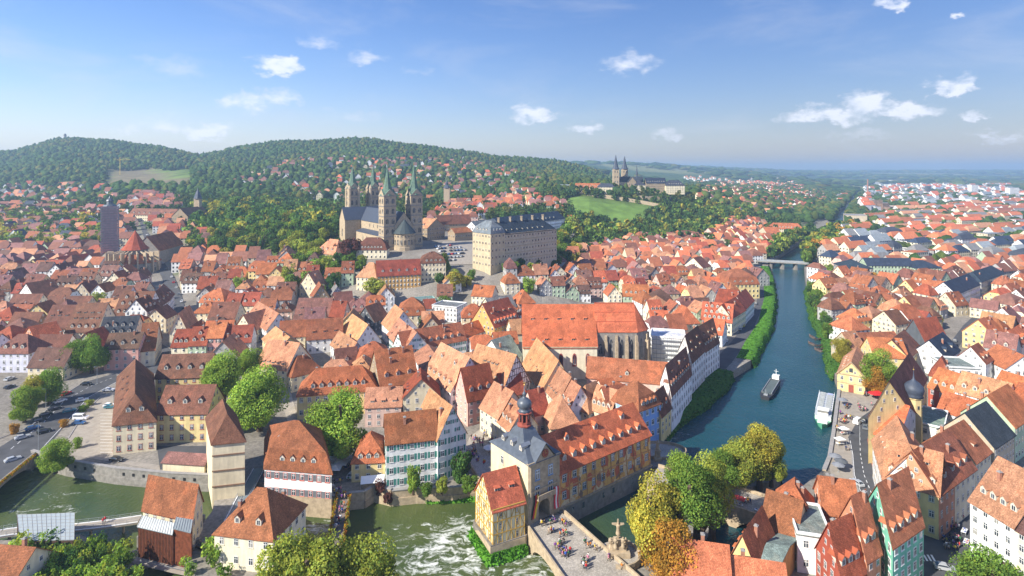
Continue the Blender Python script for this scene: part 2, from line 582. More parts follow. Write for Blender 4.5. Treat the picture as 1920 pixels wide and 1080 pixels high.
ISLES = {
 'mill_bank': pxpoly([(-900, 1046), (0, 1042), (60, 1040), (150, 1030), (190, 1052), (246, 1082), (262, 1120), (250, 1500), (-800, 1500)]),
 'mill_island': pxpoly([(362, 1032), (398, 985), (404, 955), (446, 948), (480, 962), (545, 990), (560, 1040), (600, 1100), (770, 1130), (800, 1500), (350, 1500), (345, 1085)]),
 'hall_island': [Vector(p) for p in ((-10.6, 160.4), (-5.4, 150.0), (3.6, 154.4), (5.4, 157.4), (12.9, 164.3), (46.0, 190.0), (53.5, 189.5), (56.5, 196.0), (48.0, 203.5), (37.0, 203.0), (2.0, 177.5), (-8.0, 172.0))],
 'tree_island': pxpoly([(1168, 1130), (1205, 1068), (1262, 1000), (1312, 948), (1352, 922), (1395, 906), (1448, 900), (1464, 908), (1440, 928), (1372, 948), (1345, 972), (1340, 1015), (1310, 1060), (1270, 1150), (1240, 1500), (1150, 1500)]),
}


def in_water(x, y):
    return inside(RIVER, x, y) and not any(inside(p, x, y) for p in ISLES.values())


def build_ground():
    rows = np.concatenate([np.linspace(70, 330, 34), np.geomspace(340, 14000, 92)])
    cols = np.concatenate([np.linspace(-2600, -160, 14), np.linspace(-100, 2020, 96), np.linspace(2100, 4300, 14)])
    P = [((c - 960) / FOC * d, d) for d in rows for c in cols]
    P += [(x, y) for y in (-4000, -1500, -400, -100, 20) for x in np.linspace(-14000, 14000, 15)]
    P += [(x, 60) for x in np.linspace(-1400, 1400, 40)]
    P = np.array(P) + RNG.normal(0, 0.01, (len(P), 2))
    wet = inside_np(RIVER, P[:, 0], P[:, 1])
    for p in ISLES.values():
        wet &= ~inside_np(p, P[:, 0], P[:, 1])
    # keep grid points off the shore lines
    pts = [Vector(p) for p in P[~wet]]
    edges = []
    for poly in [RIVER] + list(ISLES.values()):
        n = len(pts); fin = []
        for k in range(len(poly)):
            a, b = poly[k], poly[(k + 1) % len(poly)]
            s = max(1, int((b - a).length / 12))
            fin += [a.lerp(b, q / s) for q in range(s)]
        pts += fin
        edges += [(n + k, n + (k + 1) % len(fin)) for k in range(len(fin))]
    v, e, f, _, _, _ = delaunay_2d_cdt(pts, edges, [], 0, 1e-4)
    V = np.array([(p.x, p.y) for p in v])
    F = np.array([tuple(t) for t in f])
    C = V[F].mean(1)
    wet = inside_np(RIVER, C[:, 0], C[:, 1])
    for p in ISLES.values():
        wet &= ~inside_np(p, C[:, 0], C[:, 1])
    F = F[~wet]
    Z = ground(V[:, 0], V[:, 1])
    n = len(V)
    # banks: drop every shore edge to the river bed
    cnt = {}
    for t in F:
        for k in range(3):
            cnt[(t[k], t[(k + 1) % 3])] = 1
    bank = []
    for (a, b) in cnt:
        if (b, a) not in cnt and abs(V[a, 0]) < 9000 and V[a, 1] < 9000 and V[a, 1] > 30:
            bank.append((a, b))
    V3 = np.column_stack([V, Z])
    low = V3.copy(); low[:, 2] = -3
    ve = np.concatenate([V3, low])
    fe = [tuple(t) for t in F] + [(b, a, a + n) for a, b in bank] + [(b, a + n, b + n) for a, b in bank]
    # land cover: paving in the town, grass and wood floor outside
    px = 960 + FOC * V[:, 0] / np.maximum(V[:, 1], 60); D = V[:, 1]
    town = np.clip((1000 - D) / 200, 0, 1)
    town = np.maximum(town, np.clip((px - 1480) / 60, 0, 1) * np.clip((2600 - D) / 600, 0, 1))
    town *= 1 - np.clip((Z - 22) / 16, 0, 1) * np.clip(np.abs(px - 800) / 90 - 2.2, 0, 1)
    for (x0, x1, d0, d1) in [(340, 640, 500, 1000), (1040, 1440, 760, 1300)]:
        town *= 1 - ((px > x0) & (px < x1) & (D > d0) & (D < d1)) * 1.0
    pave = np.array([.24, .215, .18]); grass = np.array([.085, .125, .03])
    nz = RNG.random((n, 1))
    cols = pave * town[:, None] + grass * (.75 + .6 * nz) * (1 - town[:, None])
    far = np.clip((D - 2600) / 1500, 0, 1)[:, None]
    patch = (np.sin(V[:, 0] / 310 + 1.3) * np.sin(V[:, 1] / 420 + .4) > .25)[:, None]
    fld = np.where(patch, np.array([.19, .20, .08]), np.array([.05, .085, .03]))
    cols = cols * (1 - far) + fld * far
    py = HOR + FOC * (CAM_Z - Z) / np.maximum(D, 60)
    for q, c in (([(190, 318), (300, 314), (362, 331), (345, 354), (205, 356)], (.20, .165, .095)), ([(285, 316), (300, 314), (362, 331), (330, 338)], (.17, .24, .06)), ([(1050, 368), (1250, 386), (1190, 430), (1075, 414)], (.14, .23, .045)), ([(575, 376), (645, 370), (645, 388), (575, 392)], (.13, .24, .05))):
        k = inside_np(q, px, py) & (D > 500)
        cols[k] = c
    cc = np.concatenate([cols, np.tile([.30, .25, .18], (n, 1))])
    m, t, b = material('ground', .95, .1)
    c = t.n('ShaderNodeVertexColor', layer_name='tint').outputs[0]
    pos = t.n('ShaderNodeNewGeometry').outputs['Position']
    f1 = t.ramp(t.noise(pos, .05, 5), .3, .7, .75, 1.25)
    f2 = t.ramp(t.noise(pos, 1.1, 4), .3, .7, .72, 1.28)
    t.link(t.scale(c, t.math('MULTIPLY', f1, f2)), b.inputs['Base Color'])
    me = mesh('ground', ve, fe, [m], cols=cc)
    return tag(link('ground', me), kind='structure')


build_ground()


def build_water():
    m, t, b = material('river_water', 0.12, 0.5)
    pos = t.n('ShaderNodeNewGeometry').outputs['Position']
    sp = t.n('ShaderNodeSeparateXYZ'); t.link(pos, sp.inputs[0])
    # green mill stream upstream, main river blue-green with the sky's reflection put into its colour
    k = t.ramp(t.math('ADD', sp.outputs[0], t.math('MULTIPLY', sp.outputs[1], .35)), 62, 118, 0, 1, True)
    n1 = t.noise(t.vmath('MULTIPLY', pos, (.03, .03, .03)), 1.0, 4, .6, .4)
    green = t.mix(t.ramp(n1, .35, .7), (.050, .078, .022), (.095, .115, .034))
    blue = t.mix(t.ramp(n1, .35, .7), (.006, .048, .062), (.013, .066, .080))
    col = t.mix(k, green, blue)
    # foam: rapids below the mills and under the stone bridge
    foam = None
    for (px, py, r, w) in [(850, 1030, 24, .95), (760, 1020, 15, .75), (945, 1050, 14, .9), (905, 1005, 7, 1.0), (600, 990, 7, 1.0), (1000, 1060, 12, .8), (90, 950, 20, .42), (250, 1062, 6, 1.0), (1255, 815, 12, .5), (700, 1075, 26, .7), (880, 1080, 20, .7)]:
        p = at(px, py, 0)
        d = t.n('ShaderNodeVectorMath', operation='DISTANCE')
        t.link(pos, d.inputs[0]); d.inputs[1].default_value = p
        q = t.math('MULTIPLY', t.ramp(d.outputs['Value'], r * .25, r, 1, 0, True), w)
        foam = q if foam is None else t.math('MAXIMUM', foam, q)
    warp = t.n('ShaderNodeTexNoise'); t.link(pos, warp.inputs['Vector']); warp.inputs['Scale'].default_value = .12; warp.inputs['Detail'].default_value = 3
    wp = t.vmath('ADD', pos, t.scale(warp.outputs['Color'], 9.0))
    fl = t.noise(t.vmath('MULTIPLY', wp, (.13, .34, .3)), 1.0, 9, .70, 1.0)
    f2 = t.noise(t.vmath('MULTIPLY', wp, (.5, .9, .5)), 1.0, 6, .7, .8)
    thr = t.math('SUBTRACT', .610, t.math('MULTIPLY', foam, .17))
    fm = t.math('MULTIPLY', t.ramp(t.math('ADD', t.math('MULTIPLY', fl, .7), t.math('MULTIPLY', f2, .3)), thr, t.math('ADD', thr, .14), 0, 1, True), t.ramp(foam, 0, .25, 0, .95))
    col = t.mix(fm, col, (.72, .74, .68))
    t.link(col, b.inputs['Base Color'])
    t.link(t.ramp(fm, 0, 1, .06, .7), b.inputs['Roughness'])
    b.inputs['IOR'].default_value = 1.33
    w1 = t.noise(t.vmath('MULTIPLY', pos, (.55, .38, 1)), 1.0, 4, .6, .5)
    w2 = t.noise(t.vmath('MULTIPLY', pos, (1.7, 1.3, 1)), 1.0, 3, .6)
    hh = t.math('ADD', t.math('ADD', w1, t.math('MULTIPLY', w2, .35)), t.math('MULTIPLY', fm, .5))
    bp = t.n('ShaderNodeBump'); bp.inputs['Strength'].default_value = .38; bp.inputs['Distance'].default_value = .8
    t.link(hh, bp.inputs['Height']); t.link(bp.outputs[0], b.inputs['Normal'])
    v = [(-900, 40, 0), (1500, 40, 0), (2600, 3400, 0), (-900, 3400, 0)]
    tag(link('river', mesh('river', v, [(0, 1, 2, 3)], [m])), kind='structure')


build_water()
# ------------------------------------------------------------------ houses
WALLC = {  # linear base colours
 'cream': (.74, .64, .44), 'white': (.80, .79, .76), 'yellow': (.76, .60, .28), 'pale': (.77, .69, .50), 'pink': (.70, .38, .31),
 'ochre': (.60, .36, .13), 'stone': (.34, .26, .17), 'grey': (.40, .39, .37), 'green': (.42, .52, .36), 'mint': (.20, .52, .38),
 'blue': (.30, .48, .80), 'lilac': (.60, .60, .68), 'salmon': (.66, .30, .17), 'brown': (.25, .14, .08), 'rose': (.68, .48, .40),
 'red': (.42, .10, .06), 'slate': (.10, .11, .12), 'beige': (.52, .44, .32)}
ROOFC = {
 'orange': (.50, .165, .074), 'bright': (.60, .165, .078), 'tan': (.52, .255, .140), 'red': (.36, .092, .052), 'brown': (.215, .095, .064),
 'dark': (.150, .082, .062), 'slate': (.058, .068, .088), 'mauve': (.28, .135, .115), 'rust': (.36, .130, .064), 'grey': (.22, .215, .205),
 'zinc': (.26, .29, .30), 'teal': (.22, .30, .28), 'lead': (.17, .19, .22), 'navy': (.038, .056, .090)}
WORD_W = {'cream': 'cream', 'white': 'white', 'yellow': 'yellow', 'pale': 'pale yellow', 'pink': 'pink', 'ochre': 'ochre', 'stone': 'brown stone', 'grey': 'grey',
          'green': 'pale green', 'mint': 'mint green', 'blue': 'blue', 'lilac': 'bluish white', 'salmon': 'salmon', 'brown': 'brown', 'rose': 'rose', 'red': 'red',
          'slate': 'slate-clad', 'beige': 'beige'}
WORD_R = {'orange': 'orange', 'bright': 'bright orange', 'tan': 'tan', 'red': 'red', 'brown': 'brown', 'dark': 'dark brown', 'slate': 'slate grey', 'mauve': 'mauve',
          'rust': 'rust', 'grey': 'grey', 'zinc': 'zinc', 'teal': 'teal metal', 'lead': 'lead grey', 'navy': 'dark blue'}
WORD_T = {'s': 'gabled', 'g': 'gabled', 'h': 'hipped', 'k': 'half-hipped', 'm': 'mansard', 'f': 'flat'}

M_ROOFS = mk_wall('roof_small', amt=.25)
M_DORM = plain('dormer_plaster', (.56, .50, .40), .9, var=.12)
GLASSY = [M_SURR, M_FRAME, M_GLASS, M_SHUT, M_GSHUT]


def tq(V, F, mi, x0, x1, z0, z1, y, m, side=True):
    i = len(V)
    V += [(x0, y, z0), (x1, y, z0), (x1, y, z1), (x0, y, z1)]
    F.append((i, i + 1, i + 2, i + 3)); mi.append(m)
    if side:
        V += [(x0, -.02, z0), (x1, -.02, z0), (x1, -.02, z1), (x0, -.02, z1)]
        for a, b in ((0, 1), (1, 2), (2, 3), (3, 0)):
            F.append((i + b, i + a, i + 4 + a, i + 4 + b)); mi.append(m)


def window_template(style):
    V, F, mi = [], [], []
    if style == 'small':
        tq(V, F, mi, -.5, .5, -.5, .5, .05, 0)
        tq(V, F, mi, -.36, .36, -.38, .38, .07, 2, False)
        return V, F, mi
    tq(V, F, mi, -.5, .5, -.5, .5, .045, 0)
    tq(V, F, mi, -.56, .56, -.56, -.49, .14, 0)          # sill
    tq(V, F, mi, -.40, .40, -.43, .43, .075, 1)
    for a, b in ((-.35, -.04), (.04, .35)):
        for c, d in ((-.39, .10), (.17, .38)):
            tq(V, F, mi, a, b, c, d, .085, 2, False)
    if style in ('green', 'grey'):
        k = 3 if style == 'green' else 4
        tq(V, F, mi, -.98, -.53, -.47, .47, .08, k)
        tq(V, F, mi, .53, .98, -.47, .47, .08, k)
    return V, F, mi


WT = {s: window_template(s) for s in ('plain', 'small', 'green', 'grey')}
WM = {s: mesh('window', t[0], t[1], GLASSY, t[2]) for s, t in WT.items()}


def dormer_mb(kind):
    b = MB()
    if kind == 'shed':
        w, h, d = 1.7, 1.0, 2.4
        b.poly([(-w/2, 0, 0), (w/2, 0, 0), (w/2, 0, h), (-w/2, 0, h)], 0)
        b.poly([(-w/2, 0, 0), (-w/2, 0, h), (-w/2, -d, h + .75)], 0)
        b.poly([(w/2, 0, 0), (w/2, -d, h + .75), (w/2, 0, h)], 0)
        b.prism([(-w/2 - .15, .25, h - .05), (w/2 + .15, .25, h - .05), (w/2 + .15, -d - .3, h + .82), (-w/2 - .15, -d - .3, h + .82)],
                [(-w/2 - .15, .25, h + .07), (w/2 + .15, .25, h + .07), (w/2 + .15, -d - .3, h + .94), (-w/2 - .15, -d - .3, h + .94)], 1)
        for x in (-.42, .42): b.poly([(x - .32, .03, .15), (x + .32, .03, .15), (x + .32, .03, h - .15), (x - .32, .03, h - .15)], 2)
    else:
        w, h, r, d = 1.5, 1.45, .75, 2.6
        b.poly([(-w/2, 0, 0), (w/2, 0, 0), (w/2, 0, h), (0, 0, h + r), (-w/2, 0, h)], 0)
        b.poly([(-w/2, 0, 0), (-w/2, 0, h), (-w/2, -d, h), (-w/2, -d * .5, 0)], 0)
        b.poly([(w/2, 0, 0), (w/2, -d * .5, 0), (w/2, -d, h), (w/2, 0, h)], 0)
        o = .18
        for s in (-1, 1):
            p = [(s * (w/2 + o), o, h - o * .9), (0, o, h + r), (0, -d - .6, h + r), (s * (w/2 + o), -d - .6, h - o * .9)]
            q = [(x, y, z + .12) for x, y, z in p]
            if s < 0: p, q = p[::-1], q[::-1]
            b.prism(p, q, 1)
        b.poly([(-.46, .03, .2), (.46, .03, .2), (.46, .03, h - .05), (-.46, .03, h - .05)], 3)
        for x in (-.22, .22): b.poly([(x - .17, .045, .28), (x + .17, .045, .28), (x + .17, .045, h - .12), (x - .17, .045, h - .12)], 2)
    return b


DM_MATS = [M_DORM, M_ROOFS, M_GLASS, M_FRAME]
DB = {k: dormer_mb(k) for k in ('gable', 'shed')}
DMESH = {k: b.mesh('dormer', DM_MATS) for k, b in DB.items()}
_c = MB(); _c.box((0, 0, 0), (.75, .75, 2.6), 0); _c.box((0, 0, 1.38), (.95, .95, .18), 1); _c.box((0, 0, 1.55), (.5, .5, .2), 1)
CHIM = _c.mesh('chimney', [M_BRICK, M_CAP])

FOOT = []      # footprints already built on: (cx, cy, radius, polygon)
HOUSES = []    # (root, data for its label)
NEAR = 300.0


def face_mat(pos, n, sx=1, sz=1):
    """matrix with local +Y along the outward normal n"""
    n = Vector((n[0], n[1], 0)).normalized()
    d = n.cross(Vector((0, 0, 1)))
    m = Matrix(((d.x * sx, n.x, 0, pos[0]), (d.y * sx, n.y, 0, pos[1]), (0, 0, sz, pos[2]), (0, 0, 0, 1)))
    return m


def roof_shape(t, L, Wd, e, r, o=.45):
    """local polygons of the roof, gable wall polygons and slopes (corner, corner, inward, tan, run)"""
    if t == 'g':
        P, G, S = roof_shape('s', Wd, L, e, r, o)
        sw = lambda q: (q[1], q[0], q[2])
        # swap axes, mirrored so that the front gable stays at t = 0
        P = [[sw(p) for p in pl][::-1] for pl in P]; G = [[sw(p) for p in pl] for pl in G]
        S = [(sw(a), sw(b), (i[1], i[0]), k, n) for a, b, i, k, n in S]
        return P, G, S
    h = Wd / 2
    k = r / h
    z0, z1 = e - o * k, e + r
    front = ((0, 0, e), (L, 0, e), (0, 1), k, h)
    back = ((L, Wd, e), (0, Wd, e), (0, -1), k, h)
    if t == 's':
        P = [[(-o, -o, z0), (L + o, -o, z0), (L + o, h, z1), (-o, h, z1)], [(L + o, Wd + o, z0), (-o, Wd + o, z0), (-o, h, z1), (L + o, h, z1)]]
        G = [[(0, 0, e), (0, h, z1 - .2), (0, Wd, e)], [(L, Wd, e), (L, h, z1 - .2), (L, 0, e)]]
        return P, G, [front, back]
    if t == 'k':
        c = .58; tk = h * c; zk = e + r * c; hk = h * (1 - c) * 1.0
        P = [[(-o, -o, z0), (L + o, -o, z0), (L + o, tk, zk), (L - hk, h, z1), (hk, h, z1), (-o, tk, zk)],
             [(L + o, Wd + o, z0), (-o, Wd + o, z0), (-o, Wd - tk, zk), (hk, h, z1), (L - hk, h, z1), (L + o, Wd - tk, zk)],
             [(-o, Wd - tk, zk), (-o, tk, zk), (hk, h, z1)], [(L + o, tk, zk), (L + o, Wd - tk, zk), (L - hk, h, z1)]]
        G = [[(0, 0, e), (0, tk, zk - .2), (0, Wd - tk, zk - .2), (0, Wd, e)], [(L, Wd, e), (L, Wd - tk, zk - .2), (L, tk, zk - .2), (L, 0, e)]]
        return P, G, [front, back]
    if t == 'h':
        if L >= Wd:
            hp = h * .85; a, b = (hp, h, z1), (L - hp, h, z1); zs = e - o * r / hp
            kk = r / hp
        else:
            hp = L / 2 * .85; kk = r / hp; k = r / (L / 2); z0 = e - o * k
            a, b = (L / 2, hp, z1), (L / 2, Wd - hp, z1)
            c0, c1, c2, c3 = (-o, -o, z0), (L + o, -o, z0), (L + o, Wd + o, z0), (-o, Wd + o, z0)
            P = [[c0, c1, a], [c1, c2, b, a], [c2, c3, b], [c3, c0, a, b]]
            return P, [], [((0, 0, e), (L, 0, e), (0, 1), kk, hp), ((L, Wd, e), (0, Wd, e), (0, -1), kk, hp), ((0, Wd, e), (0, 0, e), (1, 0), k, L / 2), ((L, 0, e), (L, Wd, e), (-1, 0), k, L / 2)]
        c0, c1, c2, c3 = (-o, -o, z0), (L + o, -o, z0), (L + o, Wd + o, z0), (-o, Wd + o, z0)
        P = [[c0, c1, b, a], [c1, c2, b], [c2, c3, a, b], [c3, c0, a]]
        return P, [], [front, back, ((0, Wd, e), (0, 0, e), (1, 0), kk, hp), ((L, 0, e), (L, Wd, e), (-1, 0), kk, hp)]
    if t == 'm':
        q = min(.15 * min(L, Wd), 1.6); hm = r * .48; km = hm / q
        zz = e - .35
        c0, c1, c2, c3 = (-.35, -.35, zz), (L + .35, -.35, zz), (L + .35, Wd + .35, zz), (-.35, Wd + .35, zz)
        d0, d1, d2, d3 = (q, q, e + hm), (L - q, q, e + hm), (L - q, Wd - q, e + hm), (q, Wd - q, e + hm)
        hp = min(h - q, L / 2 - q) * .95 + q
        if L >= Wd: a, b = (hp, h, z1), (L - hp, h, z1)
        else: a, b = (L / 2, hp, z1), (L / 2, Wd - hp, z1)
        P = [[c0, c1, d1, d0], [c1, c2, d2, d1], [c2, c3, d3, d2], [c3, c0, d0, d3]]
        P += [[d0, d1, b, a], [d1, d2, b], [d2, d3, a, b], [d3, d0, a]] if L >= Wd else [[d0, d1, a], [d1, d2, b, a], [d2, d3, b], [d3, d0, a, b]]
        return P, [], [((0, 0, e), (L, 0, e), (0, 1), km, q), ((L, Wd, e), (0, Wd, e), (0, -1), km, q), ((0, Wd, e), (0, 0, e), (1, 0), km, q), ((L, 0, e), (L, Wd, e), (-1, 0), km, q)]
    P = [[(-.3, -.3, e + .25), (L + .3, -.3, e + .25), (L + .3, Wd + .3, e + .25), (-.3, Wd + .3, e + .25)]]
    return P, [], []


def core(A, u, L, v, Wd, e, rise, t='s', w='cream', r='orange', n=None, dm=(), ch=1, win='plain', surr=None, label=None, cat='house', name=None,
         into=None, near=None, g=None, gwin=True, wmat=None, rmat=None, step=None, timber=None, wz=0, reg=True, foot_pad=0, ww=1.0, group=None, wjit=.08):
    """one building with straight walls: A is the front left corner (xy), u/v unit vectors along the front and back from it"""
    A = Vector((A[0], A[1], 0)); u = Vector((u[0], u[1], 0)); v = Vector((v[0], v[1], 0))
    ctr = A + u * L / 2 + v * Wd / 2
    if g is None:
        g = min(g1(*(A + u * (L * i) + v * (Wd * j)).to_2d()) for i in (0, 1) for j in (0, 1))
    near = (ctr.y < NEAR) if near is None else near
    root = into
    if root is None:
        root = link(name or {'s': 'gabled_house', 'g': 'gable_fronted_house', 'h': 'hipped_house', 'k': 'half_hipped_house', 'm': 'mansard_house', 'f': 'flat_roofed_building'}[t], None, loc=(ctr.x, ctr.y, g))
        root.empty_display_size = 2
    R = root.location
    wc = np.array(WALLC[w] if isinstance(w, str) else w) * random.uniform(1 - wjit, 1 + wjit)
    rc = np.array(ROOFC[r] if isinstance(r, str) else r) * random.uniform(.80, 1.16) * np.array([1, random.uniform(.93, 1.07), random.uniform(.88, 1.06)])
    M = lambda s, tt, z: Vector((A.x + u.x * s + v.x * tt - R.x, A.y + u.y * s + v.y * tt - R.y, g + z - R.z))
    P, G, S = roof_shape(t, L, Wd, e, rise)
    # walls
    b = MB()
    cs = [(0, 0), (L, 0), (L, Wd), (0, Wd)]
    for k in range(4):
        (s0, t0), (s1, t1) = cs[k], cs[(k + 1) % 4]
        b.poly([M(s0, t0, -2.5), M(s1, t1, -2.5), M(s1, t1, e), M(s0, t0, e)])
    for gp in G: b.poly([M(*p) for p in gp])
    wall = b.obj('wall', [wmat or M_WALL], root, color=wc)
    # roof
    V, F, U = slab([[M(*p) for p in pl] for pl in P], .22)
    roof = link('roof', mesh('roof', V, F, [rmat or M_ROOF], uvs=U), root, color=rc)
    if t == 'f':
        b = MB()
        for k in range(4):
            (s0, t0), (s1, t1) = cs[k], cs[(k + 1) % 4]
            b.bar(M(s0, t0, e + .5), M(s1, t1, e + .5), .35, 0, .7)
        b.obj('parapet', [M_WALL], root, color=wc)
    # windows
    n = n if n is not None else max(1, round(e / 3.0))
    sty = win
    if sty:
        wins = []
        cam2 = Vector((0, 0))
        for k in range(4):
            (s0, t0), (s1, t1) = cs[k], cs[(k + 1) % 4]
            p0, p1 = M(s0, t0, 0), M(s1, t1, 0)
            d = (p1 - p0).to_2d(); ln = d.length
            if ln < 2.2: continue
            d.normalize()
            nn = Vector((d.y, -d.x))
            if nn.dot((R.to_2d() + (p0 + p1).to_2d() / 2)) > -.02 * ctr.y: 
                if nn.dot(R.to_2d().normalized()) > .25: continue
            stp = step or random.choice((2.5, 2.8, 3.0))
            cnt = max(1, int((ln - .6) / stp))
            hh = (e - wz) / n
            for row in range(n):
                for c in range(cnt):
                    q = p0.to_2d() + d * (ln * (c + .5) / cnt)
                    wins.append(((q.x, q.y, p0.z + wz + hh * (row + .56)), nn, 1.36 * ww, min(1.95, hh * .62) * (ww ** .5)))
            gp = [x for x in G if (t in 'sk' and k in (1, 3)) or (t == 'g' and k in (0, 2))]
            if gwin and gp and ln > 5:
                rr = rise if t != 'k' else rise * .6
                lev = int(rr / 2.7)
                for lv in range(lev):
                    zz = 1.35 + lv * 2.7
                    half = ln / 2 * (1 - (zz + 1.0) / rise)
                    if half < .5: continue
                    for x in ([0] if half < 1.7 else [-half * .5, half * .5]):
                        q = p0.to_2d() + d * (ln / 2 + x)
                        wins.append(((q.x, q.y, p0.z + e + zz), nn, .95 * ww, 1.25))
        sc = surr if surr is not None else (wc * .5 + np.array([.32, .30, .27]))
        if near:
            for pos, nn, sx, sz in wins:
                o = link('window', WM[sty], wall, color=sc)
                o.matrix_local = face_mat(pos, nn, sx, sz)
        elif wins:
            T = WT['small' if ctr.y > 420 else sty]
            TV = np.array(T[0]); TF = np.array(T[1]); nv = len(TV)
            VV, FF = [], []
            for i, (pos, nn, sx, sz) in enumerate(wins):
                d = Vector((nn.x, nn.y, 0)).cross(Vector((0, 0, 1)))
                VV.append(np.column_stack([pos[0] + TV[:, 0] * sx * d.x + TV[:, 1] * nn.x, pos[1] + TV[:, 0] * sx * d.y + TV[:, 1] * nn.y, pos[2] + TV[:, 2] * sz]))
                FF.append(TF + i * nv)
            o = link('windows', np_mesh('windows', np.concatenate(VV), np.concatenate(FF), GLASSY, np.tile(T[2], len(wins))), wall, color=sc)
            o['kind'] = 'stuff'
    # dormers
    if isinstance(dm, int): dm = [(0, .22, dm, 'gable')] if dm else []
    jd = MB()
    nd = 0
    for si, fr, cnt, kind in dm:
        if si >= len(S): continue
        E0, E1, inn, k, run = S[si]
        E0, E1 = M(*E0), M(*E1)
        iv = (u * inn[0] + v * inn[1]).normalized()
        ed = (E1 - E0).normalized(); prp = Vector((-ed.y, ed.x, 0))
        if prp.dot(iv) < 0: prp = -prp
        for c in range(cnt):
            f = (c + .5) / cnt
            f = .5 + (f - .5) * (.92 if t in 'sk' else .92 - .85 * fr)
            p = E0.lerp(E1, f) + iv * (run * fr) + Vector((0, 0, run * fr * k - .12))
            sc = 1.0 if kind == 'gable' else .9
            mt = face_mat(p, -prp, sc, sc)
            nd += 1
            if near or ctr.y < 340:
                o = link('dormer', DMESH[kind], roof, color=rc)
                o.matrix_local = mt
            else:
                i = len(jd.v)
                jd.v += [tuple(mt @ Vector(q)) for q in DB[kind].v]
                jd.f += [tuple(x + i for x in f_) for f_ in DB[kind].f]; jd.m += DB[kind].m
    if jd.v:
        jd.obj('dormers', DM_MATS, roof, color=rc)['kind'] = 'stuff'
    if t != 'f':
        for c in range(ch):
            if ctr.y > 520: break
            f = random.uniform(.2, .8)
            q = random.choice((.3, .42, .58, .7))
            if t in 'gh' and (t == 'g' or L < Wd): p = M(L * q, Wd * f, e + rise * (1 - abs(q - .5) * 2) + .55)
            else: p = M(L * f, Wd * q, e + rise * (1 - abs(q - .5) * 2) + .55)
            if t in 'hm': p.z -= rise * .12
            o = link('chimney', CHIM, roof); o.location = p
            o.rotation_euler.z = math.atan2(u.y, u.x)
    if timber:
        tb = MB()
        for k in range(4):
            (s0, t0), (s1, t1) = cs[k], cs[(k + 1) % 4]
            p0, p1 = M(s0, t0, 0), M(s1, t1, 0)
            d = (p1 - p0); ln = d.length; d.normalize(); nn = Vector((d.y, -d.x, 0)) * .06
            if nn.dot(Vector((R.x, R.y, 0))) > 0: continue
            hh = e / n
            lv = range(0 if timber == 'full' else 1, n + 1)
            Q = lambda x, z: p0 + d * x + nn + Vector((0, 0, z))
            for row in lv: tb.bar(Q(0, hh * row), Q(ln, hh * row), .24)
            m_ = max(2, round(ln / 1.35))
            for row in list(lv)[:-1]:
                for c in range(m_ + 1): tb.bar(Q(ln * c / m_, hh * row), Q(ln * c / m_, hh * (row + 1)), .17)
                for c in range(m_):
                    if (c + row) % 3 == 0: tb.bar(Q(ln * c / m_, hh * row), Q(ln * (c + 1) / m_, hh * (row + 1)), .15)
                    if (c + row) % 3 == 1: tb.bar(Q(ln * (c + 1) / m_, hh * row), Q(ln * c / m_, hh * (row + 1)), .15)
            if G and ((t == 'g' and k in (0, 2)) or (t in 'sk' and k in (1, 3))):
                z = e
                while z < e + rise - 1:
                    hf = ln / 2 * (1 - (z - e) / rise)
                    tb.bar(Q(ln/2 - hf, z), Q(ln/2 + hf, z), .2)
                    zt = min(z + 2.4, e + rise)
                    for x in np.arange(-hf + .6, hf, 1.3):
                        if abs(x) < ln / 2 * (1 - (zt - e) / rise): tb.bar(Q(ln/2 + x, z), Q(ln/2 + x, zt), .16)
                        elif abs(x) < hf - .5: tb.bar(Q(ln/2 + x, z), Q(ln/2 + x * .8, min(zt, e + rise * (1 - abs(x) * 2 / ln))), .16)
                    z += 2.4
        if tb.v:
            tb.obj('timber_frame', [M_OCHRE if timber == 'ochre' or timber == 'full' else M_TIMBER], root)['kind'] = 'stuff'
    if reg:
        pl = [(A + u * (L * i) + v * (Wd * j)).to_2d() for i, j in ((0, 0), (1, 0), (1, 1), (0, 1))]
        FOOT.append((ctr.x, ctr.y, max((p - ctr.to_2d()).length for p in pl) + foot_pad, pl))
    if into is None:
        tag(root, label, cat, group)
        HOUSES.append((root, w if isinstance(w, str) else 'grey', r if isinstance(r, str) else 'slate', t, nd, label, ctr.copy()))
    return root


def solve_eave(px, py, e):
    """the corner whose eave, e above its ground, is seen along the bearing"""
    p = at(px, py, 4 + e)
    if p.y < 350: return p
    return on_ground(px, py, e)


def H(ax, ay, bx, by, d, e=9.0, rise=7.0, t='s', w='cream', r='orange', c=None, **kw):
    """a house from its front eave: (ax, ay) left and (bx, by) right end as seen; d its depth in metres, or c = ('A' or 'B', px, py) the back corner"""
    A = solve_eave(ax, ay, e); B = solve_eave(bx, by, e)
    if kw.pop('flat', False):
        pass
    u = (B - A); u.z = 0; L = u.length; u.normalize()
    v = Vector((-u.y, u.x, 0))
    if v.dot(Vector((A.x, A.y, 0))) < 0: v = -v
    if c:
        q = solve_eave(c[1], c[2], e); q = q - (A if c[0] == 'A' else B); q.z = 0
        d = q.length; v = q.normalized()
    return core(A, u, L, v, d, e, rise, t, w, r, g=min(A.z, B.z) - e, **kw)
# ------------------------------------------------------------------ houses that can be told apart, near to far
def DR(*a): return list(a)
SHED = 'shed'; GB = 'gable'

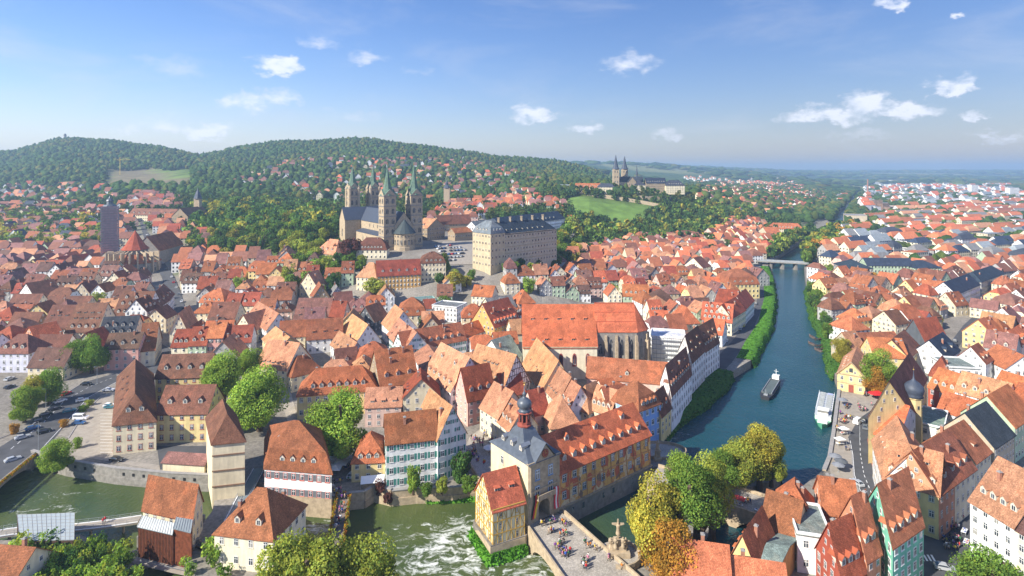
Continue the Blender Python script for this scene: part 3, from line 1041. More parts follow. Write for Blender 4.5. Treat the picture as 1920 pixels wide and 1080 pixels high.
# --- the big office building with courtyard wings beside the mill stream
_sr = (.40, .11, .06)
cb = H(212, 795, 293, 787, 54, 10.5, 8.0, 'h', 'cream', 'brown', c=('A', 221, 704), n=3, surr=_sr, dm=DR((0, .35, 2, GB), (2, .3, 3, SHED), (2, .55, 3, SHED)), ch=0, name='courtyard_building',
       label='cream office building with brown hipped roofs round a yard above the mill stream', cat='building', wjit=0)
for a in [(293.5, 775, 388, 773, 14, 10.5, 7.5, 's'), (291, 708, 388, 705, 14, 10.5, 7.5, 's')]:
    H(*a, 'yellow', 'brown', n=3, surr=_sr, dm=DR((0, .32, 3 if a[1] > 750 else 4, GB)), ch=1, into=cb)
H(398, 829, 459, 823, 22, 17, 6.5, 'h', 'cream', 'brown', c=('A', 387, 780), n=1, win=None, ch=0, into=cb)
_b = MB(); _R = cb.location
for _z in (4.0, 8.5, 13.0):
    _p = [at(397.6, 829.2, 21), at(459.4, 823.2, 21)]
    _b.bar(Vector((_p[0].x, _p[0].y - .06, 4 + _z)) - _R, Vector((_p[1].x, _p[1].y - .06, 4 + _z)) - _R, .25, 0, .3)
_b.obj('string_courses', [plain('brown_string_course', (.22, .13, .08), .8)], cb)['kind'] = 'stuff'
H(305, 865, 383, 870, 6, 3.2, 1.8, 's', 'cream', 'mauve', n=1, win=None, ch=0, name='low_shed', label='low shed with pinkish brown roof on the quay wall', cat='shed')
# --- along the mill stream
H(496, 876, 622, 886, 22, 9.2, 10.5, 'm', 'white', 'rust', n=2, c=('A', 497, 822), dm=DR((0, .35, 4, GB), (2, .3, 5, SHED)), win='grey', surr=(.55, .12, .08), ch=2,
  label='white house with big rust mansard roof and grey shutters beside the narrow bridge')
_A, _B = solve_eave(496, 876, 9.2), solve_eave(622, 886, 9.2)
_b = MB(); _n = (_B - _A).normalized(); _n = Vector((_n.y, -_n.x, 0)) * .18
_mh = HOUSES[-1][0]; _R = _mh.location
_q = [_A + _n, _B + _n, _B - _n * 3, _A - _n * 3]
_b.prism([Vector((p.x, p.y, -1)) - _R for p in _q], [Vector((p.x, p.y, 5.6)) - _R for p in _q])
_b.obj('stone_base', [M_STONE], _mh)
H(659, 867, 722, 864, 12, 6.2, 6.5, 'm', 'yellow', 'orange', n=2, dm=3, ch=0, label='small yellow cafe house with orange mansard roof and white awning')
wh = H(724, 831, 820, 820, 12, 14, 6.5, 's', 'white', 'rust', n=4, win='green', ch=2, name='gabled_house', label='tall white riverside house with green shutters and one front gable')
H(820.5, 822, 874, 808, 17, 14, 9, 'g', 'white', 'tan', n=4, win='green', into=wh)
H(402, 997, 512, 1010, 15, 8.5, 7.5, 'h', 'pale', 'rust', n=2, dm=2, ch=3, label='cream house with rust hipped roof between mill and bottom trees')
H(-70, 1092, 18, 1100, 12, 4, 5, 's', 'cream', 'rust', n=1, label='rust roof corner cut off at the lower left')
# --- quay south-west corner and town behind it
H(-12, 661, 53, 661, 14, 9.5, 7, 'h', 'lilac', 'brown', n=3, dm=3, label='bluish white house with brown hipped roof and three dormers by the car park')
H(52, 687, 118, 688, 12, 6.5, 7, 's', 'cream', 'dark', n=2, dm=DR((0, .3, 2, SHED)), label='small cream house with two shed dormers beside round green trees')
H(60, 651, 123, 651, 9, 5.5, 5.5, 's', 'white', 'brown', n=2)
H(40, 634, 70, 641, 12, 8, 7, 'g', 'salmon', 'bright', n=2)
H(15, 608, 68, 608, 10, 7.5, 6, 's', 'brown', 'brown', n=2)
H(8, 582, 62, 582, 16, 7, 9, 's', 'pale', 'brown', n=2, dm=3)
H(33, 552, 66, 558, 16, 11, 9, 'g', 'white', 'brown', n=4)
H(-40, 575, 5, 570, 16, 9, 8, 's', 'yellow', 'brown', n=3)
H(77, 615, 122, 615, 18, 8, 11, 's', 'white', 'brown', n=2, timber='dark', dm=DR((0, .5, 3, SHED)))
H(123, 621, 180, 621, 19, 8.5, 13.5, 's', 'pale', 'brown', n=3, dm=DR((0, .12, 4, GB), (0, .42, 5, SHED), (0, .62, 4, SHED)))
H(80, 580, 160, 579, 13, 8, 7, 's', 'cream', 'brown')
H(211, 592, 272, 592, 20, 8, 13, 's', 'white', 'brown', dm=DR((0, .12, 5, GB), (0, .45, 4, GB), (0, .7, 3, GB)), n=3)
for a, b in (((275, 583), (299, 574)), ((299.5, 574), (317, 562)), ((317.5, 562), (327, 547))):
    H(*a, *b, 13, 12, 7, 's', 'white', 'brown', n=4, dm=2 if a[0] > 290 else 3, surr=(.12, .2, .35), label=None)
H(183, 634, 250, 630, 17, 9, 9, 's', 'cream', 'slate', dm=DR((0, .2, 4, GB), (0, .5, 4, GB)), n=3)
H(195, 654, 259, 651, 12, 10.5, 6, 's', 'pink', 'dark', n=3, dm=3, label='pink house with dark roof and three dormers above the car park')
H(261, 658, 290, 655, 22, 8, 11, 's', 'cream', 'rust', n=2, dm=DR((0, .3, 1, SHED)))
H(321, 650, 352, 649, 14, 8, 7, 's', 'pale', 'red', n=2, dm=3)
H(352.6, 647, 386, 646, 14, 9, 7.5, 's', 'green', 'red', n=3, dm=DR((0, .2, 2, GB), (0, .55, 1, GB)))
H(387, 633, 417, 632, 14, 12, 6, 's', 'pink', 'orange', n=3, win='grey', label='pink house with orange roof and dark shutters in the row behind tall trees')
H(418, 643, 470, 640, 14, 9, 7, 's', 'white', 'red', n=3, dm=3)
H(318, 622, 352, 620, 20, 8, 10, 'g', 'pale', 'tan', n=2)
H(390, 596, 440, 594, 15, 8, 8, 's', 'cream', 'brown', n=2)
H(440, 614, 473, 619, 16, 8, 8, 'g', 'pale', 'tan', n=2)
H(373, 566, 420, 566, 16, 8, 8, 'm', 'pale', 'orange', n=2, dm=4)
H(421, 574, 447, 573, 14, 9, 7, 's', 'green', 'red', n=3, dm=1)
H(448, 572, 482, 571, 14, 9, 7, 's', 'cream', 'red', n=3, dm=2)
H(463, 590, 500, 618, 13, 9, 8, 's', 'white', 'tan', n=3, dm=DR((0, .2, 4, SHED), (0, .5, 4, SHED)))
# --- old town west of the church
H(492, 634, 517, 656, 13, 11.5, 5, 's', 'yellow', 'tan', n=4)
H(537, 693, 585, 671, 17, 9, 9.5, 'g', 'cream', 'tan', n=3, dm=DR((0, .15, 5, SHED)))
H(557, 741, 708, 729, 15, 9.5, 7.5, 'h', 'yellow', 'orange', n=2, dm=7, ch=2, ww=1.15, label='long yellow restaurant house with orange hipped roof behind the round tree')
H(714, 725, 784, 713, 19, 10, 12, 's', 'stone', 'orange', n=3, dm=3, ch=3, surr=(.5, .42, .32), label='brown sandstone house with steep orange roof and tall chimneys')
H(794, 698, 845, 732, 17, 10.5, 11.5, 's', 'white', 'tan', n=3, dm=DR((0, .13, 5, GB), (0, .62, 2, GB)), label='tall white gabled house with wide tan roof, left of the pink timber house')
H(774, 664, 794, 697, 14, 11, 4, 's', 'white', 'tan', n=4)
H(877, 750, 929, 738, 15, 10, 10.5, 's', 'pink', 'red', n=3, dm=3, win='plain', c=('A', 853, 732), label='pink house with half-timbered white gable and green shutters')
H(668, 686, 735, 680, 15, 8, 8.5, 'm', 'cream', 'orange', n=2, dm=4)
H(631, 686, 671, 681, 10, 7, 6.5, 's', 'white', 'brown', n=2, dm=1)
H(547, 706, 605, 692, 12, 7, 6.5, 'h', 'cream', 'rust', n=2)
H(575, 636, 642, 631, 15, 8, 8.5, 's', 'white', 'rust', n=2, dm=DR((0, .3, 3, SHED)))
H(523, 632, 572, 629, 13, 8.5, 7, 's', 'cream', 'rust', n=2)
H(637, 622, 665, 645, 14, 8, 9, 's', 'white', 'tan', n=2)
H(620, 644, 652, 668, 9, 8, 6, 's', 'white', 'tan', n=2, dm=DR((0, .15, 5, SHED)))
H(550, 600, 614, 600, 20, 7.5, 11, 's', 'cream', 'mauve', n=2, dm=DR((0, .2, 4, SHED), (0, .5, 4, SHED)), ch=2)
H(616, 598, 642, 598, 16, 7.5, 9, 's', 'cream', 'red', n=2)
H(668, 592, 702, 602, 14, 8, 8, 'g', 'slate', 'tan', n=2)
H(628, 572, 662, 568, 13, 8, 7, 's', 'cream', 'brown')
H(716, 604, 731, 619, 15, 10, 9.5, 's', 'white', 'tan', n=4)
lw = H(757, 657, 874, 636, 13, 9.5, 7.5, 's', 'white', 'rust', n=3, dm=8, win='green', ch=3, label='long white house with green shutters and a row of eight dormers')
H(726, 626, 757, 656.5, 13, 9.5, 8, 's', 'white', 'tan', n=3, win='green', dm=DR((0, .15, 4, SHED), (0, .5, 4, SHED)), into=lw)
H(746, 591, 800, 589, 16, 7.5, 9, 'm', 'cream', 'orange', n=2, dm=2)
H(797, 578, 818, 575, 9, 5, 5, 's', 'white', 'red', n=1)
H(776, 567, 818, 560, 12, 7, 0, 'f', (.25, .45, .43), 'teal', n=2, label='scaffolded house wrapped in turquoise sheeting', wmat=None)
H(810, 573, 856, 578, 14, 9, 0, 'f', 'white', 'zinc', n=3, step=2.2)
H(884, 549, 922, 556, 14, 9, 6, 's', 'pale', 'orange', n=3)
H(921, 580, 968, 574, 14, 8, 6, 's', 'cream', 'grey', n=2)
H(972, 568, 1004, 566, 14, 10, 7, 'h', 'salmon', 'orange', n=3)
H(927, 613, 974, 599, 18, 11, 11.5, 's', 'ochre', 'red', n=4, dm=DR((0, .12, 7, GB), (0, .5, 4, SHED)), label='ochre house with steep dark red roof left of the big church')
H(874, 631, 921, 614, 9, 8, 5, 's', 'white', 'bright', n=2)
H(900, 662, 945, 676, 12, 9, 8, 'g', 'white', 'zinc', n=3)
H(940, 736, 994, 714, 22, 9, 13, 'g', 'white', 'tan', n=2, timber='dark', dm=DR((0, .3, 4, SHED), (0, .6, 4, SHED)), label='steep tan-roofed house with black half-timbered gable')
H(979, 682, 1016, 731, 14, 8, 11.5, 's', 'cream', 'tan', n=2, dm=DR((0, .3, 3, SHED)))
H(1022, 728, 1046, 753, 11, 8, 9, 's', 'cream', 'tan', n=2, dm=DR((0, .15, 5, SHED)))
H(1047, 752, 1066, 768, 10, 8, 8, 's', 'white', 'tan', n=2, dm=2)
H(1064, 757, 1104, 772, 15, 7.5, 7.5, 'h', 'cream', 'tan', n=2)
H(1105, 764, 1143, 776, 12, 8, 7, 's', 'cream', 'tan', n=2, dm=DR((0, .2, 4, GB)))
H(1145, 776, 1196, 769, 14, 8, 7.5, 's', 'cream', 'rust', n=2)
H(1198, 770, 1239, 755, 13, 12, 7.5, 'm', 'blue', 'rust', n=3, dm=4, ww=1.1, surr=(.75, .75, .72), label='bright blue baroque house with white window frames above the river')
H(1239.5, 778, 1258, 760, 6, 8, 7, 's', 'yellow', 'brown', n=3, dm=2, label='narrow yellow house between the blue house and the long white front')
H(900, 762, 934, 783, 13, 9, 8, 's', 'cream', 'tan', n=3)
H(934, 788, 955, 806, 11, 8, 7, 's', 'pale', 'tan', n=2, dm=3)
H(945, 742, 985, 735, 12, 8, 7, 's', 'cream', 'red', n=2)
H(1003, 776, 1030, 770, 10, 8, 7, 's', 'rose', 'red', n=2)
H(1032, 800, 1090, 796, 14, 7, 8, 'h', 'cream', 'tan', n=2)
H(1100, 706, 1252, 719, 12, 8, 7, 's', 'rose', 'rust', n=2, dm=1, ch=2, win=None, label='long rust roof on a rose wall joining the riverside front')
H(1134, 734, 1204, 722, 9, 5, 3.5, 's', 'rose', 'orange', n=1, win=None)
fr = H(1259, 741, 1297, 700, 19, 11.5, 9, 's', 'white', 'brown', n=3, dm=DR((0, .22, 9, GB), (0, .6, 3, SHED)), ch=1, surr=(.62, .48, .44), c=('A', 1238, 714), name='riverside_front', cat='building',
       label='long white riverside building in three stepped blocks with dark brown roofs')
H(1297.5, 679, 1322, 656, 18, 14, 9, 's', 'white', 'brown', n=4, dm=DR((0, .3, 3, SHED), (0, .6, 2, SHED)), surr=(.62, .48, .44), into=fr, c=('A', 1272, 655))
H(1322.5, 659, 1349, 641, 17, 12.5, 9, 's', 'white', 'brown', n=4, dm=DR((0, .2, 5, GB), (0, .55, 3, SHED)), surr=(.62, .48, .44), into=fr, c=('A', 1300, 633))
# --- between church and river, farther
H(1278, 606, 1312, 604, 16, 9, 8, 'h', 'cream', 'orange', n=2)
H(1315, 598, 1372, 604, 16, 8, 9, 's', 'pale', 'bright', n=2, dm=DR((0, .12, 6, GB), (0, .4, 5, GB), (0, .7, 5, GB)), label='bright orange roof dotted with many dormers near the green bank')
H(1318, 622, 1354, 627, 13, 7, 6.5, 's', 'white', 'bright', n=2, dm=3)
H(1372, 596, 1398, 580, 12, 10, 7, 's', 'cream', 'red', n=3)
H(1398, 578, 1414, 562, 11, 10, 7, 's', 'white', 'red', n=3)
H(1365, 533, 1424, 532, 22, 11, 10, 'm', 'yellow', 'rust', n=3, dm=4, label='big yellow house with layered rust mansard roof beside the far bridge')
H(1376, 572, 1392, 556, 12, 10, 7, 'g', 'white', 'red', n=3)
H(1292, 532, 1352, 534, 12, 8.5, 5, 's', 'white', 'bright', n=3, step=2.2)
H(1282, 497, 1318, 502, 14, 10, 8, 'g', 'pale', 'brown', n=4)
H(1222, 606, 1255, 606, 12, 9, 6, 's', 'cream', 'bright', n=2, dm=2)
H(1168, 553, 1216, 556, 14, 8, 7, 's', 'green', 'orange', n=2, dm=5)
H(1140, 553, 1166, 553, 14, 8, 6, 'g', 'pale', 'orange')
# --- right bank
kr = H(1570, 699, 1622, 708, 28, 7.5, 5.5, 'g', 'yellow', 'tan', n=2, dm=DR((0, .25, 5, SHED), (0, .6, 4, SHED), (1, .3, 4, SHED)), ch=0, name='quayside_hall', cat='building',
       label='yellow quayside hall with pediment gable standing at the water')
_A, _B = solve_eave(1570, 699, 7.5), solve_eave(1622, 708, 7.5); _u = (_B - _A).normalized(); _n = Vector((_u.y, -_u.x)); _R = kr.location
_P = lambda f, z: (_A.lerp(_B, f) - _R).to_2d().to_tuple() + (z,)
_d = MB(); _d.box((0, 0, 0), (1.9, .3, 3.2)); _o = _d.obj('door', [M_RED], kr); _o.matrix_local = face_mat(_P(.5, 1.7), _n)
_d = MB(); _d.box((0, 0, 0), (1.4, .2, 1.8)); _o = _d.obj('gable_oculus', [M_GLASS], kr); _o.matrix_local = face_mat(_P(.5, 9.6), _n)
_d = MB(); _d.bar(_P(-.01, 7.5), _P(1.01, 7.5), .5, 0, .4); _d.bar(_P(-.02, 7.4), _P(.5, 13.1), .5, 0, .4); _d.bar(_P(1.02, 7.4), _P(.5, 13.1), .5, 0, .4); _d.bar(_P(-.01, 3.8), _P(1.01, 3.8), .35, 0, .3)
_d.obj('pediment_moulding', [M_STONE], kr)
H(1628, 778, 1706, 768, 34, 16, 10.5, 'g', 'yellow', 'brown', n=4, c=('B', 1738, 708), ch=0, step=6, label='tall cream gabled hall with long brown roof beside the onion turret')
H(1640, 668, 1704, 671, 15, 10, 7, 's', 'yellow', 'orange', n=3, label='yellow house with orange roof behind the big quayside tree')
H(1704.5, 671, 1727, 650, 14, 10, 7, 's', 'yellow', 'brown', n=3, step=2.0)
H(1604, 650, 1692, 647, 12, 6, 5.5, 's', 'cream', 'rust', n=1, win=None)
H(1740, 724, 1790, 741, 14, 8, 7, 's', 'red', 'orange', n=2, dm=3, win='plain')
H(1790.5, 731, 1882, 757, 13, 10, 6.5, 's', 'white', 'tan', n=3, dm=4, label='long white house with tan roof in the block behind the onion turret')
H(1758, 766, 1832, 789, 11, 8, 5.5, 's', 'white', 'orange', n=2)
H(1884, 750, 1930, 768, 13, 9, 6.5, 's', 'cream', 'orange', n=2, dm=3)
H(1640, 812, 1680, 830, 13, 10, 8, 's', 'white', 'bright', n=2, c=('A', 1688, 768))
H(1700, 790, 1770, 806, 18, 8, 0, 'f', 'white', 'teal', n=2)
H(1692, 628, 1735, 640, 16, 9, 10, 'g', 'slate', 'red', n=2, win=None)
gm = H(1780, 690, 1838, 693, 15, 11, 0, 'f', 'white', 'zinc', n=3, label='white house with flat grey zinc roof terrace on the right bank')
H(1775, 672, 1800, 655, 14, 9, 7, 's', 'white', 'navy', n=2, dm=2)
H(1838, 668, 1885, 690, 15, 9, 6, 's', 'white', 'orange', n=2)
H(1742, 700, 1785, 708, 11, 8, 7, 'h', 'cream', 'red', n=2)
H(1862, 724, 1905, 738, 11, 8, 6, 's', 'white', 'orange', n=2, dm=2)
# corner block
ck = H(1657, 895, 1760, 926, 13, 12, 8.5, 's', 'yellow', 'tan', n=3, dm=DR((0, .18, 5, GB), (0, .6, 2, SHED)), ch=1, name='corner_block', cat='building', surr=(.5, .42, .3),
       label='cream corner block with tan roof wrapping round the market street')
H(1636, 823, 1657, 894, 13, 12, 8.5, 's', 'white', 'tan', n=3, dm=DR((0, .25, 6, SHED)), into=ck, surr=(.5, .42, .3))
H(1760.5, 926, 1790, 904, 13, 12, 8.5, 's', 'salmon', 'rust', n=3, dm=DR((0, .18, 2, GB)), into=ck)
H(1790.5, 903.6, 1829, 876, 13, 12, 8.5, 's', 'cream', 'rust', n=3, dm=DR((0, .2, 3, GB)), into=ck)
H(1829.5, 866, 1858, 845, 14, 11, 7, 's', 'cream', 'rust', n=3, dm=DR((0, .3, 1, SHED)))
H(1864, 838, 1902, 813, 15, 12, 8, 's', 'beige', 'slate', n=3, step=2.2, label='dark slate roof with beige front in the upper right street')
H(1903, 800, 1940, 775, 15, 12, 8, 's', 'green', 'orange', n=3)
H(1876, 750, 1925, 790, 12, 9, 7, 's', 'cream', 'orange', n=2)
H(1819, 936, 1901, 985, 17, 14.5, 10, 's', 'white', 'tan', n=5, dm=4, ch=1, surr=(.7, .68, .64), label='white corner house with salmon tan roof and four dark dormers at right edge')
H(1902, 987, 1990, 1040, 17, 14, 9, 's', 'cream', 'dark', n=5, dm=4)
H(1674, 1024, 1732, 984, 17, 13, 9.5, 's', 'mint', 'rust', n=4, dm=DR((0, .16, 4, GB)), c=('A', 1621, 944), ww=1.1, surr=(.78, .78, .75), label='mint green house with steep rust roof and four front dormers', gwin=True)
H(1626, 1050, 1652, 1034, 17, 11, 10, 's', 'salmon', 'rust', n=3, dm=2, c=('A', 1570, 975), label='salmon house with rust roof leaning against the mint green house')
H(1580, 1090, 1622, 1068, 14, 9, 9, 's', 'red', 'red', n=3, dm=3, c=('A', 1530, 1024), label='dark red roof with pale dormers at the bottom, left of the salmon house')
H(1456, 958, 1527, 974, 12, 7.5, 6, 'h', 'white', 'orange', n=2, ch=2, label='white house with orange hipped roof where the market bridge lands')
H(1428, 982, 1493, 1006, 11, 7, 6.5, 's', 'cream', 'rust', n=2, win=None, label='rust gabled roof behind the teal metal roof')
H(1366, 1046, 1404, 990, 11, 7, 6.5, 's', 'yellow', 'orange', n=2, dm=DR((0, .2, 4, SHED)), c=('A', 1418, 1062), label='yellow house with orange roof and four shed dormers by dark water')
H(1418, 1062, 1456, 1068, 20, 6.5, 1.5, 's', 'ochre', 'teal', n=2, ch=0, c=('A', 1462, 1000), label='ochre house with flat teal metal roof', win=None)
H(1495, 1002, 1560, 1012, 14, 9, 0, 'f', 'white', 'zinc', n=2, label='white flat-roofed house with roof terrace between orange roofs')
H(1545, 960, 1612, 970, 12, 8, 6.5, 's', 'salmon', 'orange', n=2, ch=2, label='orange roof with tall chimney above the quay road')
H(1262, 1108, 1372, 1126, 15, 7, 7.0, 's', 'cream', 'orange', n=2, ch=1, label='orange roof at the bottom edge beside the autumn trees', win=None)
H(1373, 1118, 1480, 1136, 12, 7, 5.0, 's', 'cream', 'orange', n=2, ch=1, label='low orange roof running along the bottom edge', win=None)
# ------------------------------------------------------------------ landmarks
def V2(x, y): return Vector((x, y))
def unit(x, y): return Vector((x, y, 0)).normalized()
def thing(name, loc, label, cat, group=None):
    r = link(name, None, loc=loc); r.empty_display_size = 2
    return tag(r, label, cat, group)


def arch_mesh(pointed, glass, frame):
    """unit arched window, 1 wide and 1 high around its centre"""
    def outline(k):
        pts = [(-.5 * k, -.5 * k), (.5 * k, -.5 * k)]
        for i in range(0, 7):
            a = i / 6
            if pointed: pts.append((.5 * k * (1 - a ** 1.6), k * (.14 + .36 * math.sin(a * math.pi / 2))))
            else: pts.append((.5 * k * math.cos(a * math.pi / 2), k * (.2 + .3 * math.sin(a * math.pi / 2))))
        pts += [(-x, z) for x, z in pts[2:-1]][::-1]
        return pts
    b = MB()
    o = outline(1.0); n = len(o)
    b.prism([(x, -.05, z) for x, z in o], [(x, .08, z) for x, z in o], 0)
    b.poly([(x, .10, z) for x, z in outline(.78)], 1)
    b.poly([(-.04, .12, -.36), (.04, .12, -.36), (.04, .12, .3), (-.04, .12, .3)], 0)
    return b.mesh('arched_window', [frame, glass])


AW_RED = arch_mesh(True, M_GLASS, plain('red_window_frame', (.30, .06, .05), .7))
AW_STONE = arch_mesh(True, M_GLASS, M_GREY)
RW_STONE = arch_mesh(False, M_GLASS, M_STONE)


def arch(parent, me, p, n, w, h, name='arched_window'):
    o = link(name, me, parent)
    o.matrix_local = face_mat(Vector(p) - parent.matrix_basis.translation * 0, n, w, h)
    return o


def foot(pl):
    c = sum((Vector(p) for p in pl), Vector((0, 0))) / len(pl)
    FOOT.append((c.x, c.y, max((Vector(p) - c).length for p in pl), [Vector(p) for p in pl]))


# ---- fresco wall of the bridge town hall
_m, _t, _b = material('fresco', .85, .2)
_pos = _t.n('ShaderNodeNewGeometry').outputs['Position']
_v = _t.n('ShaderNodeTexVoronoi'); _t.link(_t.vmath('MULTIPLY', _pos, (.55, .55, .42)), _v.inputs['Vector']); _v.inputs['Scale'].default_value = 1.0
_f = _t.n('ShaderNodeSeparateColor'); _t.link(_v.outputs['Color'], _f.inputs[0])
_c = _t.mix(_t.ramp(_f.outputs[0], .62, .70), (.72, .44, .13), (.52, .13, .07))
_c = _t.mix(_t.ramp(_f.outputs[1], .72, .78), _c, (.74, .60, .36))
_c = _t.mix(_t.ramp(_f.outputs[2], .86, .9), _c, (.22, .16, .12))
_n2 = _t.noise(_pos, 1.9, 5, .7, .8)
_c = _t.mix(_t.ramp(_n2, .50, .62, 0, .75), _c, (.55, .20, .08))
_c = _t.mix(_t.ramp(_t.noise(_pos, 2.6, 4, .7, .5), .58, .66, 0, .7), _c, (.68, .50, .22))
_t.link(_c, _b.inputs['Base Color'])
M_FRESCO = _m
M_CREAM = mk_wall('cream_plaster')

TH_u, TH_v = unit(.79, .613), unit(-.613, .79)
TH_F = Vector((4.3, 157.0, 0))
DECK = 5.0


def town_hall():
    u, v, F = TH_u, TH_v, TH_F
    root = thing('bridge_town_hall', (F.x + u.x * 20, F.y + u.y * 20, 0), 'old town hall with painted walls, orange roof and slate gate tower on the bridge', 'town hall')
    R = root.location
    Q = lambda s, t, z: F + u * s + v * t + Vector((0, 0, z)) - R
    TW, TD, TE = 11.2, 17.0, 21.5
    # gate tower walls, with a real passage through
    b = MB()
    a0, a1, zs, zt = 3.7, 7.7, DECK - .3, 8.3
    arc = [(a1 - (a1 - a0) / 2 * (1 - math.cos(k * math.pi / 10)), zt + 2.0 * math.sin(k * math.pi / 10)) for k in range(11)]
    front = [(0, -2), (a0, -2), (a0, zs)][:1] + [(TW, -2), (TW, TE), (0, TE)]
    for t in (0, TD):
        b.poly([Q(0, t, -2), Q(a0, t, -2), Q(a0, t, zt), Q(a0, t, TE), Q(0, t, TE)], 1)
        b.poly([Q(a1, t, -2), Q(TW, t, -2), Q(TW, t, TE), Q(a1, t, TE), Q(a1, t, zt)], 1)
        for k in range(10):
            (x0, z0), (x1, z1) = arc[k], arc[k + 1]
            b.poly([Q(x0, t, z0), Q(x1, t, z1), Q(x1, t, TE), Q(x0, t, TE)], 1)
    for k in range(10):
        (x0, z0), (x1, z1) = arc[k], arc[k + 1]
        b.poly([Q(x0, 0, z0), Q(x1, 0, z1), Q(x1, TD, z1), Q(x0, TD, z0)], 1)
    for x in (a0, a1): b.poly([Q(x, 0, -2), Q(x, TD, -2), Q(x, TD, zt), Q(x, 0, zt)], 1)
    b.poly([Q(a0, 0, DECK), Q(a1, 0, DECK), Q(a1, TD, DECK), Q(a0, TD, DECK)], 1)
    b.poly([Q(0, 0, -2), Q(0, TD, -2), Q(0, TD, TE), Q(0, 0, TE)], 0)
    b.poly([Q(TW, 0, -2), Q(TW, TD, -2), Q(TW, TD, TE), Q(TW, 0, TE)], 1)
    tw = b.obj('gate_tower', [M_CREAM, M_STONE], root, color=(.70, .60, .38))
    # cornice and pilasters on the front
    b = MB()
    for z, w in ((TE - .25, .8), (13.4, .35)): b.bar(Q(-.3, -.12, z), Q(TW + .2, -.12, z), w, 0, .55)
    for x in (.45, TW - .45): b.bar(Q(x, -.12, 5), Q(x, -.12, TE - .5), .8, 0, .35)
    b.bar(Q(2.6, -.6, 11.2), Q(8.8, -.6, 11.2), 1.3, 0, .35)     # balcony
    b.bar(Q(2.6, -1.15, 11.9), Q(8.8, -1.15, 11.9), .2, 0, 1.0)
    b.obj('stone_dressing', [M_STONE], tw)
    for x in (3.3, 8.0):
        for z, h in ((13.0, 3.2), (17.6, 2.9)):
            o = link('window', WM['plain'], tw, color=(.20, .32, .50)); o.matrix_local = face_mat(Q(x, 0, z), -v, 1.7, h)
    for t, z in ((4, 18.2), (11.5, 18.2), (12.5, 13.0)):
        o = link('window', WM['plain'], tw, color=(.5, .42, .3)); o.matrix_local = face_mat(Q(0, t, z), -u, 1.5, 2.6)
    # bell-shaped lead roof
    b = MB()
    prof = [(1.07, TE - .3), (.97, TE + .35), (.78, TE + 1.2), (.61, TE + 2.3), (.49, TE + 3.6), (.42, TE + 4.9), (.36, TE + 5.6), (.28, TE + 6.1)]
    cx, cy = TW / 2, TD / 2
    rings = []
    for f, z in prof:
        hx, hy = TW / 2 * f, (TD / 2) * f - (1 - f) * 1.8
        hy = max(hy, hx * .9) if f < .5 else hy
        rings.append([Q(cx - hx, cy - hy, z), Q(cx + hx, cy - hy, z), Q(cx + hx, cy + hy, z), Q(cx - hx, cy + hy, z)])
    for k in range(len(rings) - 1): b.prism(rings[k], rings[k + 1], 0, cap=(k in (0, len(rings) - 2)))
    rf = b.obj('tower_roof', [M_LEAD], root)
    b = MB()   # front gable with the clock
    b.prism([Q(2.4, -.5, TE + .1), Q(8.8, -.5, TE + .1), Q(5.6, -.5, TE + 4.0)], [Q(2.4, 4.5, TE + .1), Q(8.8, 4.5, TE + .1), Q(5.6, 4.5, TE + 4.0)], 1)
    for s in (-1, 1):
        p = [Q(5.6, -.9, TE + 4.1), Q(5.6 + s * 3.7, -.9, TE - .1), Q(5.6 + s * 3.7, 4.5, TE - .1), Q(5.6, 4.5, TE + 4.1)]
        b.prism(p, [q + Vector((0, 0, .25)) for q in p], 0)
    gb = b.obj('clock_gable', [M_LEAD, M_STONE], rf)
    b = MB()
    c0 = Q(5.6, -.55, TE + 1.5)
    ring = [c0 + u * (1.15 * math.cos(k * math.pi / 10)) + Vector((0, 0, 1.15 * math.sin(k * math.pi / 10))) for k in range(20)]
    b.prism(ring, [p - v * .12 for p in ring], 0)
    for k in range(12):
        a = k * math.pi / 6
        d = u * math.cos(a) + Vector((0, 0, math.sin(a)))
        b.bar(c0 + d * .82 - v * .15, c0 + d * 1.02 - v * .15, .09, 1)
    b.bar(c0 - v * .16, c0 + Vector((0, 0, .75)) - v * .16, .09, 1); b.bar(c0 - v * .16, c0 + u * .5 - v * .16, .09, 1)
    b.obj('clock', [M_RED, M_GOLD], rf)
    for t in (4.5, 8.5, 12.5):
        o = link('dormer', DMESH['gable'], rf, color=(.2, .22, .26)); o.matrix_local = face_mat(Q(1.0, t, TE + 1.6), -u, .8, .8)
    # lantern and onion
    C = Q(cx, cy, 0)
    b = MB(); zL = TE + 6.0
    b.lathe(C, [(2.1, zL), (2.2, zL + .4), (1.75, zL + .6), (1.75, zL + 1.2)], 8, 0, .5)
    b.lathe(C, [(1.9, zL + 3.5), (2.3, zL + 3.8), (1.9, zL + 4.1)], 8, 0, .5)
    for k in range(8):
        a = 2 * math.pi * (k + .5) / 8
        b.bar(C + Vector((1.6 * math.cos(a), 1.6 * math.sin(a), zL + 1.1)), C + Vector((1.6 * math.cos(a), 1.6 * math.sin(a), zL + 3.6)), .42, 0)
    b.lathe(C, [(1.15, zL + 1), (1.15, zL + 3.6)], 8, 1)
    b.obj('lantern', [M_RED, M_DARK], root)
    b = MB()
    z = zL + 4.0
    b.lathe(C, [(1.95, z), (1.5, z + .5), (1.35, z + .9), (1.9, z + 1.4), (2.15, z + 2.1), (1.95, z + 2.9), (1.3, z + 3.5), (.6, z + 3.9), (.38, z + 4.4), (.62, z + 4.8), (.5, z + 5.2), (.18, z + 5.6), (.12, z + 7.0)], 16, 0)
    b.obj('onion_dome', [M_LEAD], root, smooth=True)
